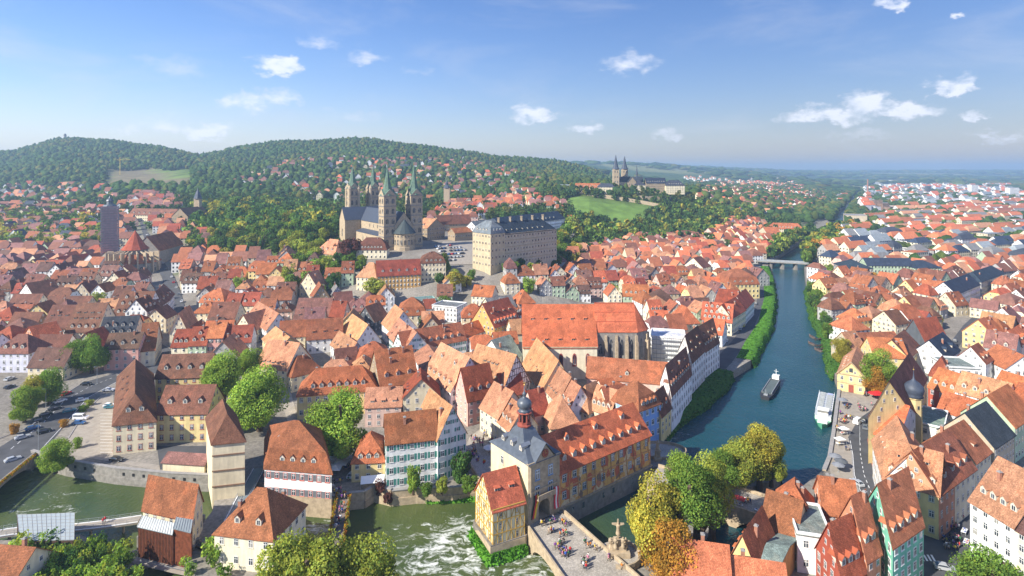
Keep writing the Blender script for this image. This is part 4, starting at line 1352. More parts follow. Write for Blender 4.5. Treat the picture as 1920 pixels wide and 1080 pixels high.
    b = MB(); b.lathe(C, [(.05, z + 7), (.05, z + 8.4)], 6, 0); b.lathe(C, [(.02, z + 7.2), (.3, z + 7.5), (.02, z + 7.8)], 8, 0); b.bar(C + Vector((-.5, 0, z + 8.1)), C + Vector((.5, 0, z + 8.1)), .1)
    b.obj('finial', [M_GOLD], root)
    # the hall
    A = F + u * TW - v * .02
    core(A, u, 39.5, v, 15, 15.6, 7.8, 's', (.6, .4, .15), 'bright', rmat=M_ROOFN, n=2, win='plain', wz=6.2, step=3.55, surr=(.22, .30, .36), wmat=M_FRESCO, ww=1.15,
         dm=[(0, .22, 9, 'gable'), (0, .66, 3, 'gable')], ch=0, into=root, g=0.0, near=True, gwin=True, wjit=0)
    b = MB()
    p = [Q(TW - .05, -.28, -2), Q(TW + 39.8, -.28, -2), Q(TW + 39.8, 15.2, -2), Q(TW - .05, 15.2, -2)]
    b.prism(p, [q + Vector((0, 0, 7.5)) for q in p], 0)
    b.bar(Q(TW, -.35, 5.65), Q(TW + 39.9, -.35, 5.65), .5, 1, .35)
    st = b.obj('stone_base', [M_GREY, M_STONE], root)
    for k in range(9):
        o = link('window', WM['small'], st, color=(.3, .27, .22)); o.matrix_local = face_mat(Q(TW + 5 + k * 4.2, -.28, 3.6), -v, 1.3, 2.1)
    # painted pilasters and panels in slight relief
    b = MB()
    for k in range(12): b.bar(Q(TW + .5 + k * 3.5, -.06, 6.0), Q(TW + .5 + k * 3.38, -.06, 15.2), .34, 0, .14)
    b.bar(Q(TW, -.08, 10.6), Q(TW + 39.5, -.08, 10.6), .2, 0, .3)
    b.obj('pilasters', [plain('painted_pilaster', (.58, .30, .13), .85, var=.35, scale=1.2)], root)['kind'] = 'stuff'
    # flags at the gate
    for nm, x, cols, lab in (('flag', 2.6, [(.02, .02, .02), (.5, .03, .03), (.75, .5, .03)], None), ('flag', 9.9, [(.62, .03, .05), (.78, .77, .76), (.62, .03, .05)], None)):
        b = MB()
        tilt = -u * 1.2 if x < 5 else Vector((0, 0, 0))
        for j in range(3):
            for q in range(6):
                z0, z1 = 12.4 - q, 11.4 - q
                off = lambda zz: tilt * ((12.4 - zz) / 6) ** 2 - v * (.35 + .12 * math.sin(zz * 1.3))
                y0, y1 = (j - 1.5) * .55, (j - .5) * .55
                b.poly([Q(x + y0, 0, z0) + off(z0), Q(x + y1, 0, z0) + off(z0), Q(x + y1, 0, z1) + off(z1), Q(x + y0, 0, z1) + off(z1)], j)
        o = b.obj('flag', [plain('flag_cloth', c, .8, var=.05) for c in cols], None, loc=R)
        tag(o, 'black, red and gold flag hanging left of the tower gate' if x < 5 else 'red and white city flag hanging right of the tower gate', 'flag')
    foot([(F + u * s + v * t).to_2d() for s, t in ((0, 0), (54, 0), (54, 17), (0, 17))])
    # half-timbered house on the pier
    u2, v2 = unit(8, 4.1), unit(-5, 10)
    core((-4.9, 150.6), u2, 9.2, v2, 11.2, 9.6, 7.0, 's', (.74, .66, .44), 'bright', n=3, timber='full', dm=[(0, .45, 2, 'shed')], ch=0, g=3.2, near=True, ww=.8,
         surr=(.55, .36, .1), name='half_timbered_house', label='small half-timbered yellow house perched on the pier below the gate tower', wjit=0, step=3.0)
    b = MB()
    p = [Vector((-5.6, 149.6, -2.5)), Vector((3.8, 154.1, -2.5)), Vector((-1.4, 164.4, -2.5)), Vector((-10.8, 160.5, -2.5))]
    c = sum(p, Vector()) / 4
    b.prism(p, [c + (q - c) * .96 + Vector((0, 0, 6.2)) for q in p], 0)
    tag(b.obj('pier', [M_STONE]), kind='structure')


town_hall()


# ---- bridges
def bridge_deck(name, left, right, z, arches, label, mat, deckmat, par=1.0, th=.9, cat='bridge', n=44):
    """left/right: edge polylines (xy); arches: list of (q0, q1, crown) spans along 0..1, springing at the water"""
    def along(pl, q):
        L = [0]
        for a, b in zip(pl, pl[1:]): L.append(L[-1] + math.dist(a, b))
        t = q * L[-1]
        for k in range(len(pl) - 1):
            if t <= L[k + 1] + 1e-6:
                f = (t - L[k]) / (L[k + 1] - L[k])
                return Vector((pl[k][0] + (pl[k + 1][0] - pl[k][0]) * f, pl[k][1] + (pl[k + 1][1] - pl[k][1]) * f, 0))
    def zb(q):
        for a, b_, c in arches:
            if a <= q <= b_:
                x = (q - a) / (b_ - a) * 2 - 1
                return -.5 + (c + .5) * math.sqrt(max(0, 1 - x * x))
        return -2.5
    b = MB(); d = MB()
    qs = sorted(set([k / n for k in range(n + 1)] + [x for a in arches for x in (a[0] - 1e-4, a[0], a[1], a[1] + 1e-4)]))
    qs = [q for q in qs if 0 <= q <= 1]
    c0 = along(left, 0)
    for q0, q1 in zip(qs, qs[1:]):
        l0, l1, r0, r1 = along(left, q0) - c0, along(left, q1) - c0, along(right, q0) - c0, along(right, q1) - c0
        Z = lambda p, zz: Vector((p.x, p.y, zz))
        for p0, p1 in ((l0, l1), (r0, r1)):
            b.poly([Z(p0, zb(q0)), Z(p1, zb(q1)), Z(p1, z + par), Z(p0, z + par)], 0)
            o0 = (r0 - l0).normalized() * (.45 if p0 is l0 else -.45); o1 = (r1 - l1).normalized() * (.45 if p1 is l1 else -.45)
            b.poly([Z(p0, z + par), Z(p1, z + par), Z(p1 + o1, z + par), Z(p0 + o0, z + par)], 0)
            b.poly([Z(p0 + o0, z + par), Z(p1 + o1, z + par), Z(p1 + o1, z), Z(p0 + o0, z)], 0)
        b.poly([Z(l0, zb(q0)), Z(r0, zb(q0)), Z(r1, zb(q1)), Z(l1, zb(q1))], 0)
        d.poly([Z(l0, z), Z(l1, z), Z(r1, z), Z(r0, z)], 0)
    root = thing(name, (c0.x, c0.y, 0), label, cat)
    b.obj('masonry', [mat], root); d.obj('deck', [deckmat], root)
    return root


_m, _t, _b = material('cobbles', .9, .2)
_pos = _t.n('ShaderNodeNewGeometry').outputs['Position']
_vo = _t.n('ShaderNodeTexVoronoi'); _t.link(_pos, _vo.inputs['Vector']); _vo.inputs['Scale'].default_value = 2.2
_t.link(_t.scale((.46, .41, .34), _t.math('MULTIPLY', _t.ramp(_vo.outputs['Distance'], 0, .6, 1.15, .7), _t.ramp(_t.noise(_pos, .25, 4), .3, .7, .8, 1.2))), _b.inputs['Base Color'])
M_COBBLE = _m
M_ASPHALT = plain('asphalt', (.085, .085, .088), .9, .2, var=.22, scale=.25)
M_PAVE = plain('pale_paving', (.33, .29, .24), .9, .2, var=.18, scale=.5)

bridge_deck('stone_bridge', [(3.4, 157.2), (11.2, 137.5), (22, 112)], [(14.5, 163.0), (21.5, 150.5), (29.5, 136.6), (41, 112)], DECK, [(.10, .52, 3.6)],
            'stone arch bridge full of people leading to the town hall gate', M_STONE, M_COBBLE)
# bastion with the crucifixion group
b = MB()
ctr = at(1160, 1040, 5)
ring = [ctr + Vector((5.4 * math.cos(a), 5.4 * math.sin(a), 0)) for a in np.linspace(0, 2 * math.pi, 20, endpoint=False)]
b.prism([p - Vector((0, 0, 7.5)) - ctr for p in ring], [p + Vector((0, 0, -.03)) - ctr for p in ring], 0, 1)
for k in range(20):
    p, q = ring[k] - ctr, ring[(k + 1) % 20] - ctr
    if (p.x + p.y * -.2) > -2.2: b.bar(p * .97 + Vector((0, 0, .45)), q * .97 + Vector((0, 0, .45)), .4, 0, .9)
tag(b.obj('bastion', [M_STONE, M_COBBLE], loc=ctr), 'round stone bastion bulging from the arch bridge', 'bastion')


def figure(b, c, h, m=0, arms=1):
    """a draped stone figure"""
    b.lathe(c, [(h * .19, 0), (h * .20, h * .12), (h * .15, h * .35), (h * .13, h * .52), (h * .17, h * .68), (h * .18, h * .78), (h * .09, h * .84), (h * .06, h * .86), (h * .08, h * .90), (h * .085, h * .95), (h * .04, h)], 10, m)
    for s in (-1, 1):
        if arms == 2: b.bar((c[0] + s * h * .12, c[1], c[2] + h * .76), (c[0] + s * h * .50, c[1], c[2] + h * .86), h * .07, m)
        else: b.bar((c[0] + s * h * .17, c[1], c[2] + h * .76), (c[0] + s * h * .13, c[1] - h * .14, c[2] + h * .52), h * .075, m)


b = MB()
b.box((0, 0, .6), (5.2, 4.0, 1.2)); b.box((0, .3, 1.6), (3.6, 2.8, 1.2)); b.box((0, .5, 2.7), (2.0, 1.8, 1.4))
cr = b.obj('plinth', [M_STONE])
root = thing('crucifixion_statue', (ctr.x, ctr.y + .5, 5), 'weathered sandstone crucifixion group with mourning figures on the bastion', 'statue')
cr.parent = root
b = MB(); b.bar((0, .5, 3.3), (0, .5, 8.2), .36); b.bar((-1.5, .5, 7.1), (1.5, .5, 7.1), .32); b.obj('cross', [M_STONE], root)
b = MB(); figure(b, (0, .2, 4.6), 3.0, arms=2); b.obj('crucified_figure', [M_STONE], root)
for x, y, z in ((-1.9, .2, 1.2), (1.9, .2, 1.2), (-.9, -1.1, 2.1), (1.0, -1.0, 2.1)):
    b = MB(); figure(b, (x, y, z), 2.6); b.obj('mourning_figure', [M_STONE], root)
# back bridge to the old town
bridge_deck('town_side_bridge', [(-6.5, 170), (-15, 193)], [(3.2, 176.5), (-3.5, 200)], 4.6, [(.25, .7, 2.6)], 'short bridge crowded with visitors behind the gate tower', M_STONE, M_COBBLE)
# market bridge
bridge_deck('market_bridge', [(41, 178.5), (60, 166), (88, 145)], [(47, 188), (67, 175.5), (95, 154)], 5.2, [(.04, .36, 3.4), (.45, .80, 3.4)], 'flat bridge packed with flea market stalls beyond the trees', M_STONE, M_COBBLE, par=.9)
# narrow flower bridge
fl = at(632, 927, 4.5), at(618, 1010, 4.5); fr_ = at(656, 931, 4.5), at(645, 1012, 4.5)
nb = bridge_deck('flower_bridge', [fl[0].to_2d(), (fl[0].lerp(fl[1], 1.25)).to_2d()], [fr_[0].to_2d(), fr_[0].lerp(fr_[1], 1.25).to_2d()], 4.6, [(.06, .94, 3.5)], 'narrow footbridge with autumn flower boxes on both railings', M_GREY, plain('planks', (.20, .16, .13), .9, var=.25, scale=1.5), par=.5)
M_FLOWER = plain('autumn_flowers', (.48, .27, .03), .9, .1, var=.75, scale=5)
R = nb.location


def flower_row(name, a, c, parent=None):
    """a planted railing: clumps of leaves and blossom along a line"""
    n = int((c - a).length / .45)
    VV, CC = [], []
    for k in range(n):
        p = a.lerp(c, k / n)
        for _ in range(16):
            q = p + Vector((random.gauss(0, .22), random.gauss(0, .22), random.uniform(-.35, .45)))
            an = random.uniform(0, 6.28); s = random.uniform(.10, .20); h = random.uniform(-.15, .15)
            dx, dy = math.cos(an) * s, math.sin(an) * s
            VV += [(q.x - dx, q.y - dy, q.z - s), (q.x + dx, q.y + dy, q.z - s + h), (q.x + dx * .7 - dy * h, q.y + dy * .7 + dx * h, q.z + s), (q.x - dx * .7, q.y - dy * .7, q.z + s + h)]
            CC += [np.array(random.choice([(.55, .33, .03), (.50, .22, .02), (.12, .20, .03), (.20, .24, .04), (.60, .42, .05), (.40, .08, .03)]))] * 4
    return link(name, np_mesh(name, VV, np.arange(len(VV)).reshape(-1, 4), [M_LEAFT], cols=np.array(CC)), parent)


for a, c in (fl, fr_):
    up = Vector((0, 0, .55))
    flower_row('flower_boxes', a - R + up, a.lerp(c, 1.2) - R + up, nb)['kind'] = 'stuff'


def walkway(name, pts, z, w, label, mat=M_PAVE, rail=True, curb=M_WHITE):
    root = thing(name, (pts[0][0], pts[0][1], z), label, 'footbridge')
    o = Vector((pts[0][0], pts[0][1], 0))
    b, r = MB(), MB()
    P = [Vector((p[0], p[1], 0)) - o for p in pts]
    for a, c in zip(P, P[1:]):
        d = (c - a).normalized(); s = Vector((d.y, -d.x, 0)) * w / 2
        b.prism([a - s - Vector((0, 0, .5)), c - s - Vector((0, 0, .5)), c + s - Vector((0, 0, .5)), a + s - Vector((0, 0, .5))], [a - s, c - s, c + s, a + s], 0)
        for sg in (-1, 1):
            e = s * sg * .96
            r.bar(a + e + Vector((0, 0, .1)), c + e + Vector((0, 0, .1)), .25, 1, .2)
            if rail:
                n = max(2, int((c - a).length / 2))
                for k in range(n): r.bar(a.lerp(c, k / n) + e, a.lerp(c, k / n) + e + Vector((0, 0, 1.1)), .07, 0)
                for zz in (.6, 1.1): r.bar(a + e + Vector((0, 0, zz)), c + e + Vector((0, 0, zz)), .06, 0)
        b.bar(a.lerp(c, .5) - Vector((0, 0, .5)), a.lerp(c, .5) - Vector((0, 0, 5)), .5, 0)
    b.obj('deck', [mat], root); r.obj('railing', [M_METAL, curb], root)['kind'] = 'stuff'
    return root


walkway('footbridge', [at(x, y, 3.2).to_2d() for x, y in ((-60, 1012), (0, 1000), (35, 995), (90, 992), (140, 989), (200, 982), (262, 973))], 3.2, 3.4, 'low pale footbridge crossing the mill stream beside the glass canopy')
walkway('mill_footbridge', [at(x, y, 4.3).to_2d() for x, y in ((432, 980), (452, 940), (474, 900), (486, 878))], 4.3, 3.6, 'grey metal footbridge joining the mill island to the quay', mat=M_ZINC)
# road bridge at the left edge
bridge_deck('road_bridge', [at(x, y, 4.3).to_2d() for x, y in ((-60, 848), (-230, 935))], [at(x, y, 4.3).to_2d() for x, y in ((70, 850), (-45, 945))], 4.3, [(.1, .98, 3.2)], 'road bridge with planted railing at the left edge', M_GREY, M_ASPHALT, par=.9)
tag(flower_row('flower_boxes', at(66, 853, 5.4), at(-45, 942, 5.4)), 'long row of yellow flower boxes on the road bridge railing', 'flower box')
# far bridge
a, c = at(1418, 489, 7), at(1512, 494, 7)
root = thing('far_bridge', (a.x, a.y, 7), 'distant grey road bridge on slim piers across the river', 'bridge')
b = MB(); d = (c - a); b.bar((0, 0, 0), d, 9, 0, 1.0); b.obj('deck', [M_GREY], root)
b = MB()
for s in (-4.3, 4.3): b.bar((0, s, 1.0), d + Vector((0, s, 1.0)), .15, 0, 1.0)
b.obj('railing', [M_METAL], root)
for f in (.28, .52, .78):
    b = MB(); b.box((d * f + Vector((0, 0, -4.5))), (2, 6, 8)); b.obj('pier', [M_GREY], root)


# ---- big church with the bright orange roof
def church():
    g = 4.5
    root = thing('monastery_church', (35, 282, g), 'large church with huge bright orange roof and tall stone choir', 'church')
    A = Vector((5.2, 270, 0)); u, v = unit(1, .004), unit(-.004, 1)
    core(A, u, 34, v, 24, 14.6, 16.8, 's', 'pale', 'bright', win=None, ch=0, into=root, g=g, dm=[(0, .14, 5, 'shed'), (0, .62, 5, 'shed')], near=True, wjit=0, rmat=M_ROOFN)
    R = root.location
    for k in range(4): arch(root, AW_RED, (A.x + 11.2 + k * 6.15 - R.x, A.y - R.y, 8.4), (0, -1), 1.9, 6.0)
    b = MB(); b.bar((A.x - .3 - R.x, A.y - .15 - R.y, 14.2), (A.x + 34.2 - R.x, A.y - .15 - R.y, 14.2), .5, 0, .5); b.obj('cornice', [M_STONE], root)
    # choir with polygonal apse
    e, zr, w = 20.2, 32.0, 13.0
    x0, x1, y0 = 39.4, 58.5, 275.0
    ap = [(x0, y0), (x1, y0), (x1 + 5, y0 + 3.2), (x1 + 6.5, y0 + w / 2), (x1 + 5, y0 + w - 3.2), (x1, y0 + w), (x0, y0 + w)]
    b = MB(); b.prism([(x - R.x, y - R.y, -3) for x, y in ap], [(x - R.x, y - R.y, e) for x, y in ap], 0)
    ch = b.obj('choir', [M_GREY], root)
    o = .5
    c = Vector((x1 - 1, y0 + w / 2)); cen = Vector((50, y0 + w / 2))
    ex = [(x - (o if False else 0), y) for x, y in ap]
    off = [Vector(p) + (Vector(p) - cen).normalized() * o for p in ap]
    rd0, rd1 = (x0, y0 + w / 2, zr), (x1, y0 + w / 2, zr)
    P = lambda q, z: (q[0] - R.x, q[1] - R.y, z)
    polys = [[P(off[0], e - .3), P(off[1], e - .3), P(rd1, zr), P(rd0, zr)], [P(off[5], e - .3), P(off[6], e - .3), P(rd0, zr), P(rd1, zr)]]
    for k in range(1, 5): polys.append([P(off[k], e - .3), P(off[k + 1], e - .3), P(rd1, zr)])
    Vv, F, U = slab(polys, .25)
    link('choir_roof', mesh('choir_roof', Vv, F, [M_ROOFN], uvs=U), root, color=ROOFC['bright'])
    b = MB()
    for z in (24.2, 28.2): 
        f = (z - e) / (zr - e)
        b.bar((x0 - R.x, y0 + w / 2 * f - R.y - .05, z), (x1 - R.x, y0 + w / 2 * f - R.y - .05, z), .22)
    b.bar(P(rd0, zr + .1), P(rd1, zr + .1), .35)
    b.obj('ridge_bands', [plain('ridge_tile', (.40, .09, .05), .8)], root)['kind'] = 'stuff'
    for k, x in enumerate((41.5, 46.5, 51.5, 56.0)):
        arch(ch, AW_STONE, (x - R.x + 0, y0 - R.y, 12.0), (0, -1), 2.2, 11.5 if k else 6)
    for k in (1, 2):
        p, q = Vector(ap[k]), Vector(ap[k + 1]); d = (q - p).normalized()
        arch(ch, AW_STONE, ((p + q).x / 2 - R.x, (p + q).y / 2 - R.y, 12), (d.y, -d.x), 1.9, 11.5)
    for x, y, nx, ny in [(44, y0, 0, -1), (49, y0, 0, -1), (53.8, y0, 0, -1), (58.3, y0, .15, -1), (x1 + 5, y0 + 3.2, .8, -.6), (x1 + 6.5, y0 + w / 2, 1, 0)]:
        b = MB(); n = unit(nx, ny); c = Vector((x - R.x, y - R.y, 0)) + n * .5
        b.box((c.x, c.y, 6.5), (1.2, 1.8, 18), 0, math.atan2(n.y, n.x) + math.pi / 2)
        b.box((c.x - n.x * .3, c.y - n.y * .3, 16.8), (1.0, 1.2, 3), 0, math.atan2(n.y, n.x) + math.pi / 2)
        b.obj('buttress', [M_STONE], ch)
    foot([(4, 268), (67, 268), (67, 296), (4, 296)])
    # small pointed stair tower between nave and choir
    b = MB(); b.lathe((0, 0, 0), [(3.4, -3), (3.4, 6), (3.6, 6.2), (.1, 15)], 4, 0, .5)
    p = at(1132, 672, 8)
    tag(link('stair_turret', mesh('stair_turret', b.v, b.f, [M_ROOFS]), None, (p.x, p.y, g), ROOFC['brown']), 'pointed brown turret roof standing before the stone choir', 'turret')


church()


# ---- cathedral with four green spires
def spire_tower(root, c, w, zb, ztip, base, levels, round_corner=False, mat=M_STONE):
    R = root.location
    a = math.atan2(.577, .816)
    b = MB(); x, y = c[0] - R.x, c[1] - R.y
    b.box((x, y, (zb + base) / 2 - R.z), (w, w, zb - base), 0, a)
    tw = b.obj('tower', [mat], root)
    for k in range(levels):
        z = base + (zb - base) * (k + 1) / levels - R.z
        d = MB(); d.box((x, y, z - .3), (w + .8, w + .8, .7), 0, a); d.obj('string_course', [M_GREY], tw)
        if k == 0: continue
        for q in range(4):
            n = Vector((math.cos(a - math.pi / 2 + q * math.pi / 2), math.sin(a - math.pi / 2 + q * math.pi / 2)))
            if n.y > .5: continue
            t = Vector((-n.y, n.x))
            hh = (zb - base) / levels
            for s in (-.24, .24):
                p = Vector((x, y)) + n * (w / 2) + t * (w * s)
                arch(tw, RW_STONE, (p.x, p.y, z - hh * .55), n, w * .30, hh * .62)
    if round_corner:
        d = MB()
        for q in range(4):
            an = a + math.pi / 4 + q * math.pi / 2
            d.lathe((x + w * .66 * math.cos(an), y + w * .66 * math.sin(an), base + 16 - R.z), [(1.5, 0), (1.5, zb - base - 17), (1.8, zb - base - 16.5), (.1, zb - base - 12.5)], 8, 0)
        d.obj('corner_turrets', [mat], tw)['kind'] = 'stuff'
    # gablets and spire
    d = MB(); h = 5.5
    for q in range(4):
        n = Vector((math.cos(a + q * math.pi / 2), math.sin(a + q * math.pi / 2), 0)); t = Vector((-n.y, n.x, 0))
        cc = Vector((x, y, zb - R.z))
        tri = [cc + n * (w / 2 + .15) - t * w / 2, cc + n * (w / 2 + .15) + t * w / 2, cc + n * (w / 2 + .15) + Vector((0, 0, h))]
        d.poly(tri, 0)
        inn = cc + Vector((0, 0, h))
        d.poly([tri[0], tri[2], inn], 1); d.poly([tri[2], tri[1], inn], 1)
    d.lathe((x, y, zb - R.z), [(w * .60, .2), (w * .46, 3.0), (w * .33, 7), (w * .20, 13), (.35, ztip - zb - 3), (.1, ztip - zb)], 8, 1, .5)
    d.lathe((x, y, ztip - R.z), [(.03, -.5), (.5, 0), (.03, .5), (.03, 2)], 6, 2)
    d.obj('spire', [mat, M_COPPER, M_GOLD], root)


def cathedral():
    g = 33.0
    E = Vector((-93, 500, 0)); a = unit(-.576, .816); p = unit(.816, .577)
    root = thing('cathedral', (E.x, E.y, g), 'sandstone cathedral with four tall green copper spires on the hill', 'cathedral')
    R = root.location
    C = lambda s, t: E + a * s + p * t
    core(C(84, -8.5), -a, 86, p, 17, 21, 11, 's', 'stone', 'slate', win=None, ch=0, into=root, g=g, wmat=M_STONE, rmat=M_SLATE)
    core(C(70, -15), -a, 64, p, 30, 11, 5, 's', 'stone', 'slate', win=None, ch=0, into=root, g=g, wmat=M_STONE, rmat=M_SLATE)
    core(C(90, -24), -a, 15, p, 48, 21.5, 11, 'g', 'stone', 'slate', win=None, ch=0, into=root, g=g, wmat=M_STONE, rmat=M_SLATE)
    core(C(-1, -8), p, 16, a, 14, 22, 10, 'g', 'stone', 'slate', win=None, ch=0, into=root, g=g, wmat=M_STONE, rmat=M_SLATE)
    for s in range(8, 62, 9):
        q = C(s, -15) - R; arch(root, RW_STONE, (q.x, q.y, 6), -p, 1.8, 5)
        q = C(s, -8.5) - R; arch(root, RW_STONE, (q.x, q.y, 17.2), -p, 1.6, 4)
    q = C(82.5, -24) - R; arch(root, RW_STONE, (q.x, q.y, 9), -p, 3, 9)
    # east apse
    ac = C(-3, 0) - R
    b = MB(); b.lathe((ac.x, ac.y, 0), [(9.2, -6), (9.2, 3), (8.8, 3.2), (8.8, 13.2), (9.3, 13.6), (9.3, 14.4)], 14, 0)
    apse = b.obj('apse', [M_STONE], root)
    b = MB(); b.lathe((ac.x, ac.y, 0), [(10.1, 14.2), (5.2, 20), (.3, 25.5)], 14, 0); b.obj('apse_roof', [plain('dark_copper', (.045, .06, .062), .6)], root)
    for k in range(9):
        an = math.atan2(-a.y, -a.x) + (k - 4) * .36
        n = (math.cos(an), math.sin(an))
        if n[1] > .4: continue
        arch(apse, RW_STONE, (ac.x + n[0] * 8.75, ac.y + n[1] * 8.75, 7.0), n, 2.0, 5.6)
        arch(apse, RW_STONE, (ac.x + n[0] * 8.75, ac.y + n[1] * 8.75, 12.0), n, 1.3, 1.8)
    for t in (-12.3, 12.3):
        q = C(4, t); spire_tower(root, (q.x, q.y), 11.0, 79, 105.5, g - 5, 6)
    for t in (-10.5, 10.5):
        q = C(92, t); spire_tower(root, (q.x, q.y), 9.5, 83, 107, g - 3, 6, True)
    foot([C(-14, -20).to_2d(), C(-14, 20).to_2d(), C(100, 26).to_2d(), C(100, -26).to_2d()])


cathedral()

# ---- residence
def residence():
    g = 24.0
    root = thing('residence_palace', (10, 455, g), 'long sandstone palace wing with dark blue roof and corner pavilion', 'palace')
    u, v = unit(.74, .67), unit(-.67, .74)
    A = Vector((-15.6, 430, 0))
    core(A, u, 70, v, 20, 28.5, 8.5, 'h', (.46, .39, .28), 'navy', n=5, step=3.1, into=root, g=g, ch=0, near=False, wz=4, dm=[(0, .25, 9, 'shed')], wmat=M_WALL, surr=(.6, .5, .38))
    core(A - u * .6 - v * .6, u, 14, v, 21.2, 30.0, 8.5, 'm', (.52, .43, .28), 'lead', n=5, step=3.0, into=root, g=g, ch=0, near=False, wz=4, dm=[(0, .3, 3, 'gable'), (2, .3, 4, 'gable')], surr=(.6, .5, .38))
    for k in range(5):
        b = MB(); q = A + u * (16 + k * 12) + v * 10 - root.location; b.box((q.x, q.y, 37.5), (1.6, 1.6, 4.5)); b.box((q.x, q.y, 39.9), (2, 2, .4)); b.obj('chimney', [M_STONE], root)
    b = MB()
    for k in range(1, 6):
        z = 4 + 24.5 * k / 5
        p0 = A + u * 13.6 - v * .1 - root.location; p1 = A + u * 70 - v * .1 - root.location
        b.bar((p0.x, p0.y, z), (p1.x, p1.y, z), .35, 0, .4)
    b.obj('string_courses', [M_STONE], root)['kind'] = 'stuff'
    H(928, 413, 1060, 409, 16, 15, 9, 'h', 'white', 'navy', n=4, dm=12, ch=0, near=False, label='rear palace wing with dark blue roof and many small dormers', name='palace_wing', cat='building')
    H(893, 425, 935, 420, 12, 13, 5, 's', 'white', 'zinc', n=3, label='pale palace wing with grey roof behind the corner pavilion', name='palace_wing', cat='building')


residence()

# ---- abbey on its hill
def abbey():
    root = thing('hilltop_abbey', (200, 1055, 62), 'distant hilltop abbey with two dark pointed spires', 'abbey')
    R = root.location
    g = 62
    for x, y, top in ((1154.5, 290, 1050), (1171, 292.5, 1072)):
        p = atd(x, y, top); b = MB()
        cx, cy = p.x - R.x, p.y - R.y
        b.box((cx, cy, 19), (10.5, 10.5, 44)); tw = b.obj('tower', [M_STONE], root)
        d = MB(); d.lathe((cx, cy, 41), [(7.2, 0), (4.6, 4), (3.3, 9), (1.8, 17), (.15, p.z - 62 - 41)], 8, 0, .5); d.obj('spire', [M_SLATE], root)
        for k in range(3):
            for s in (-2.2, 2.2): arch(tw, RW_STONE, (cx + s, cy - 5.3, 36 - k * 9), (0, -1), 2, 4.6)
            arch(tw, RW_STONE, (cx - 5.3, cy, 36 - k * 9), (-1, 0), 2, 4.6)
    W_ = lambda px, d: ((px - 960) / FOC * d, d)
    kw = dict(into=root, near=False, ch=0, wmat=None)
    core(W_(1160, 1058), unit(1, -.05), 44, unit(.05, 1), 16, 18, 9, 's', 'cream', 'slate', g=g, n=2, **kw)
    core(W_(1178, 1044), unit(1, -.05), 14, unit(.05, 1), 30, 18, 9, 'g', 'stone', 'slate', g=g, n=2, **kw)
    core(W_(1190, 1040), unit(1, .1), 20, unit(-.1, 1), 20, 13, 8, 'h', 'cream', 'slate', g=g, n=3, **kw)
    core(W_(1212, 1052), unit(1, .05), 36, unit(-.05, 1), 15, 16, 9, 's', 'stone', 'navy', g=g, n=4, dm=8, **kw)
    core(W_(1249, 1046), unit(1, .06), 34, unit(-.06, 1), 18, 14, 9, 'h', 'cream', 'slate', g=g - 2, n=4, dm=6, **kw)
    core(W_(1120, 1020), unit(1, -.1), 30, unit(.1, 1), 14, 10, 6, 'h', 'cream', 'slate', g=g, n=3, **kw)
    core(W_(1078, 1035), unit(1, -.25), 44, unit(.25, 1), 14, 11, 7, 's', 'rose', 'orange', g=g - 2, n=3, dm=9, **kw)
    core(W_(1043, 1065), unit(1, -.1), 34, unit(.1, 1), 16, 14, 5, 'h', 'yellow', 'zinc', g=g - 6, n=3, **kw)
    b = MB(); p = atd(1194, 330, 1050); b.lathe((p.x - R.x, p.y - R.y, 26), [(1.6, 0), (1.4, 5), (2, 5.5), (.1, 22)], 8, 0); b.obj('ridge_turret', [M_SLATE], root)
    # terrace walls
    for pts, h in (([(1100, 366), (1130, 371), (1165, 376), (1200, 382), (1236, 389)], 6), ([(1175, 371), (1210, 374), (1250, 375), (1290, 372)], 6)):
        q = [on_ground(*p) for p in pts]
        b = MB()
        for s, t in zip(q, q[1:]): b.bar(s - q[0], t - q[0], 1.2, 0, h * 2)
        tag(b.obj('terrace_wall', [M_STONE], loc=q[0]), 'long pale terrace wall below the abbey church' if h and pts[0][0] < 1150 else 'upper garden wall in front of the abbey wings', 'wall')


abbey()

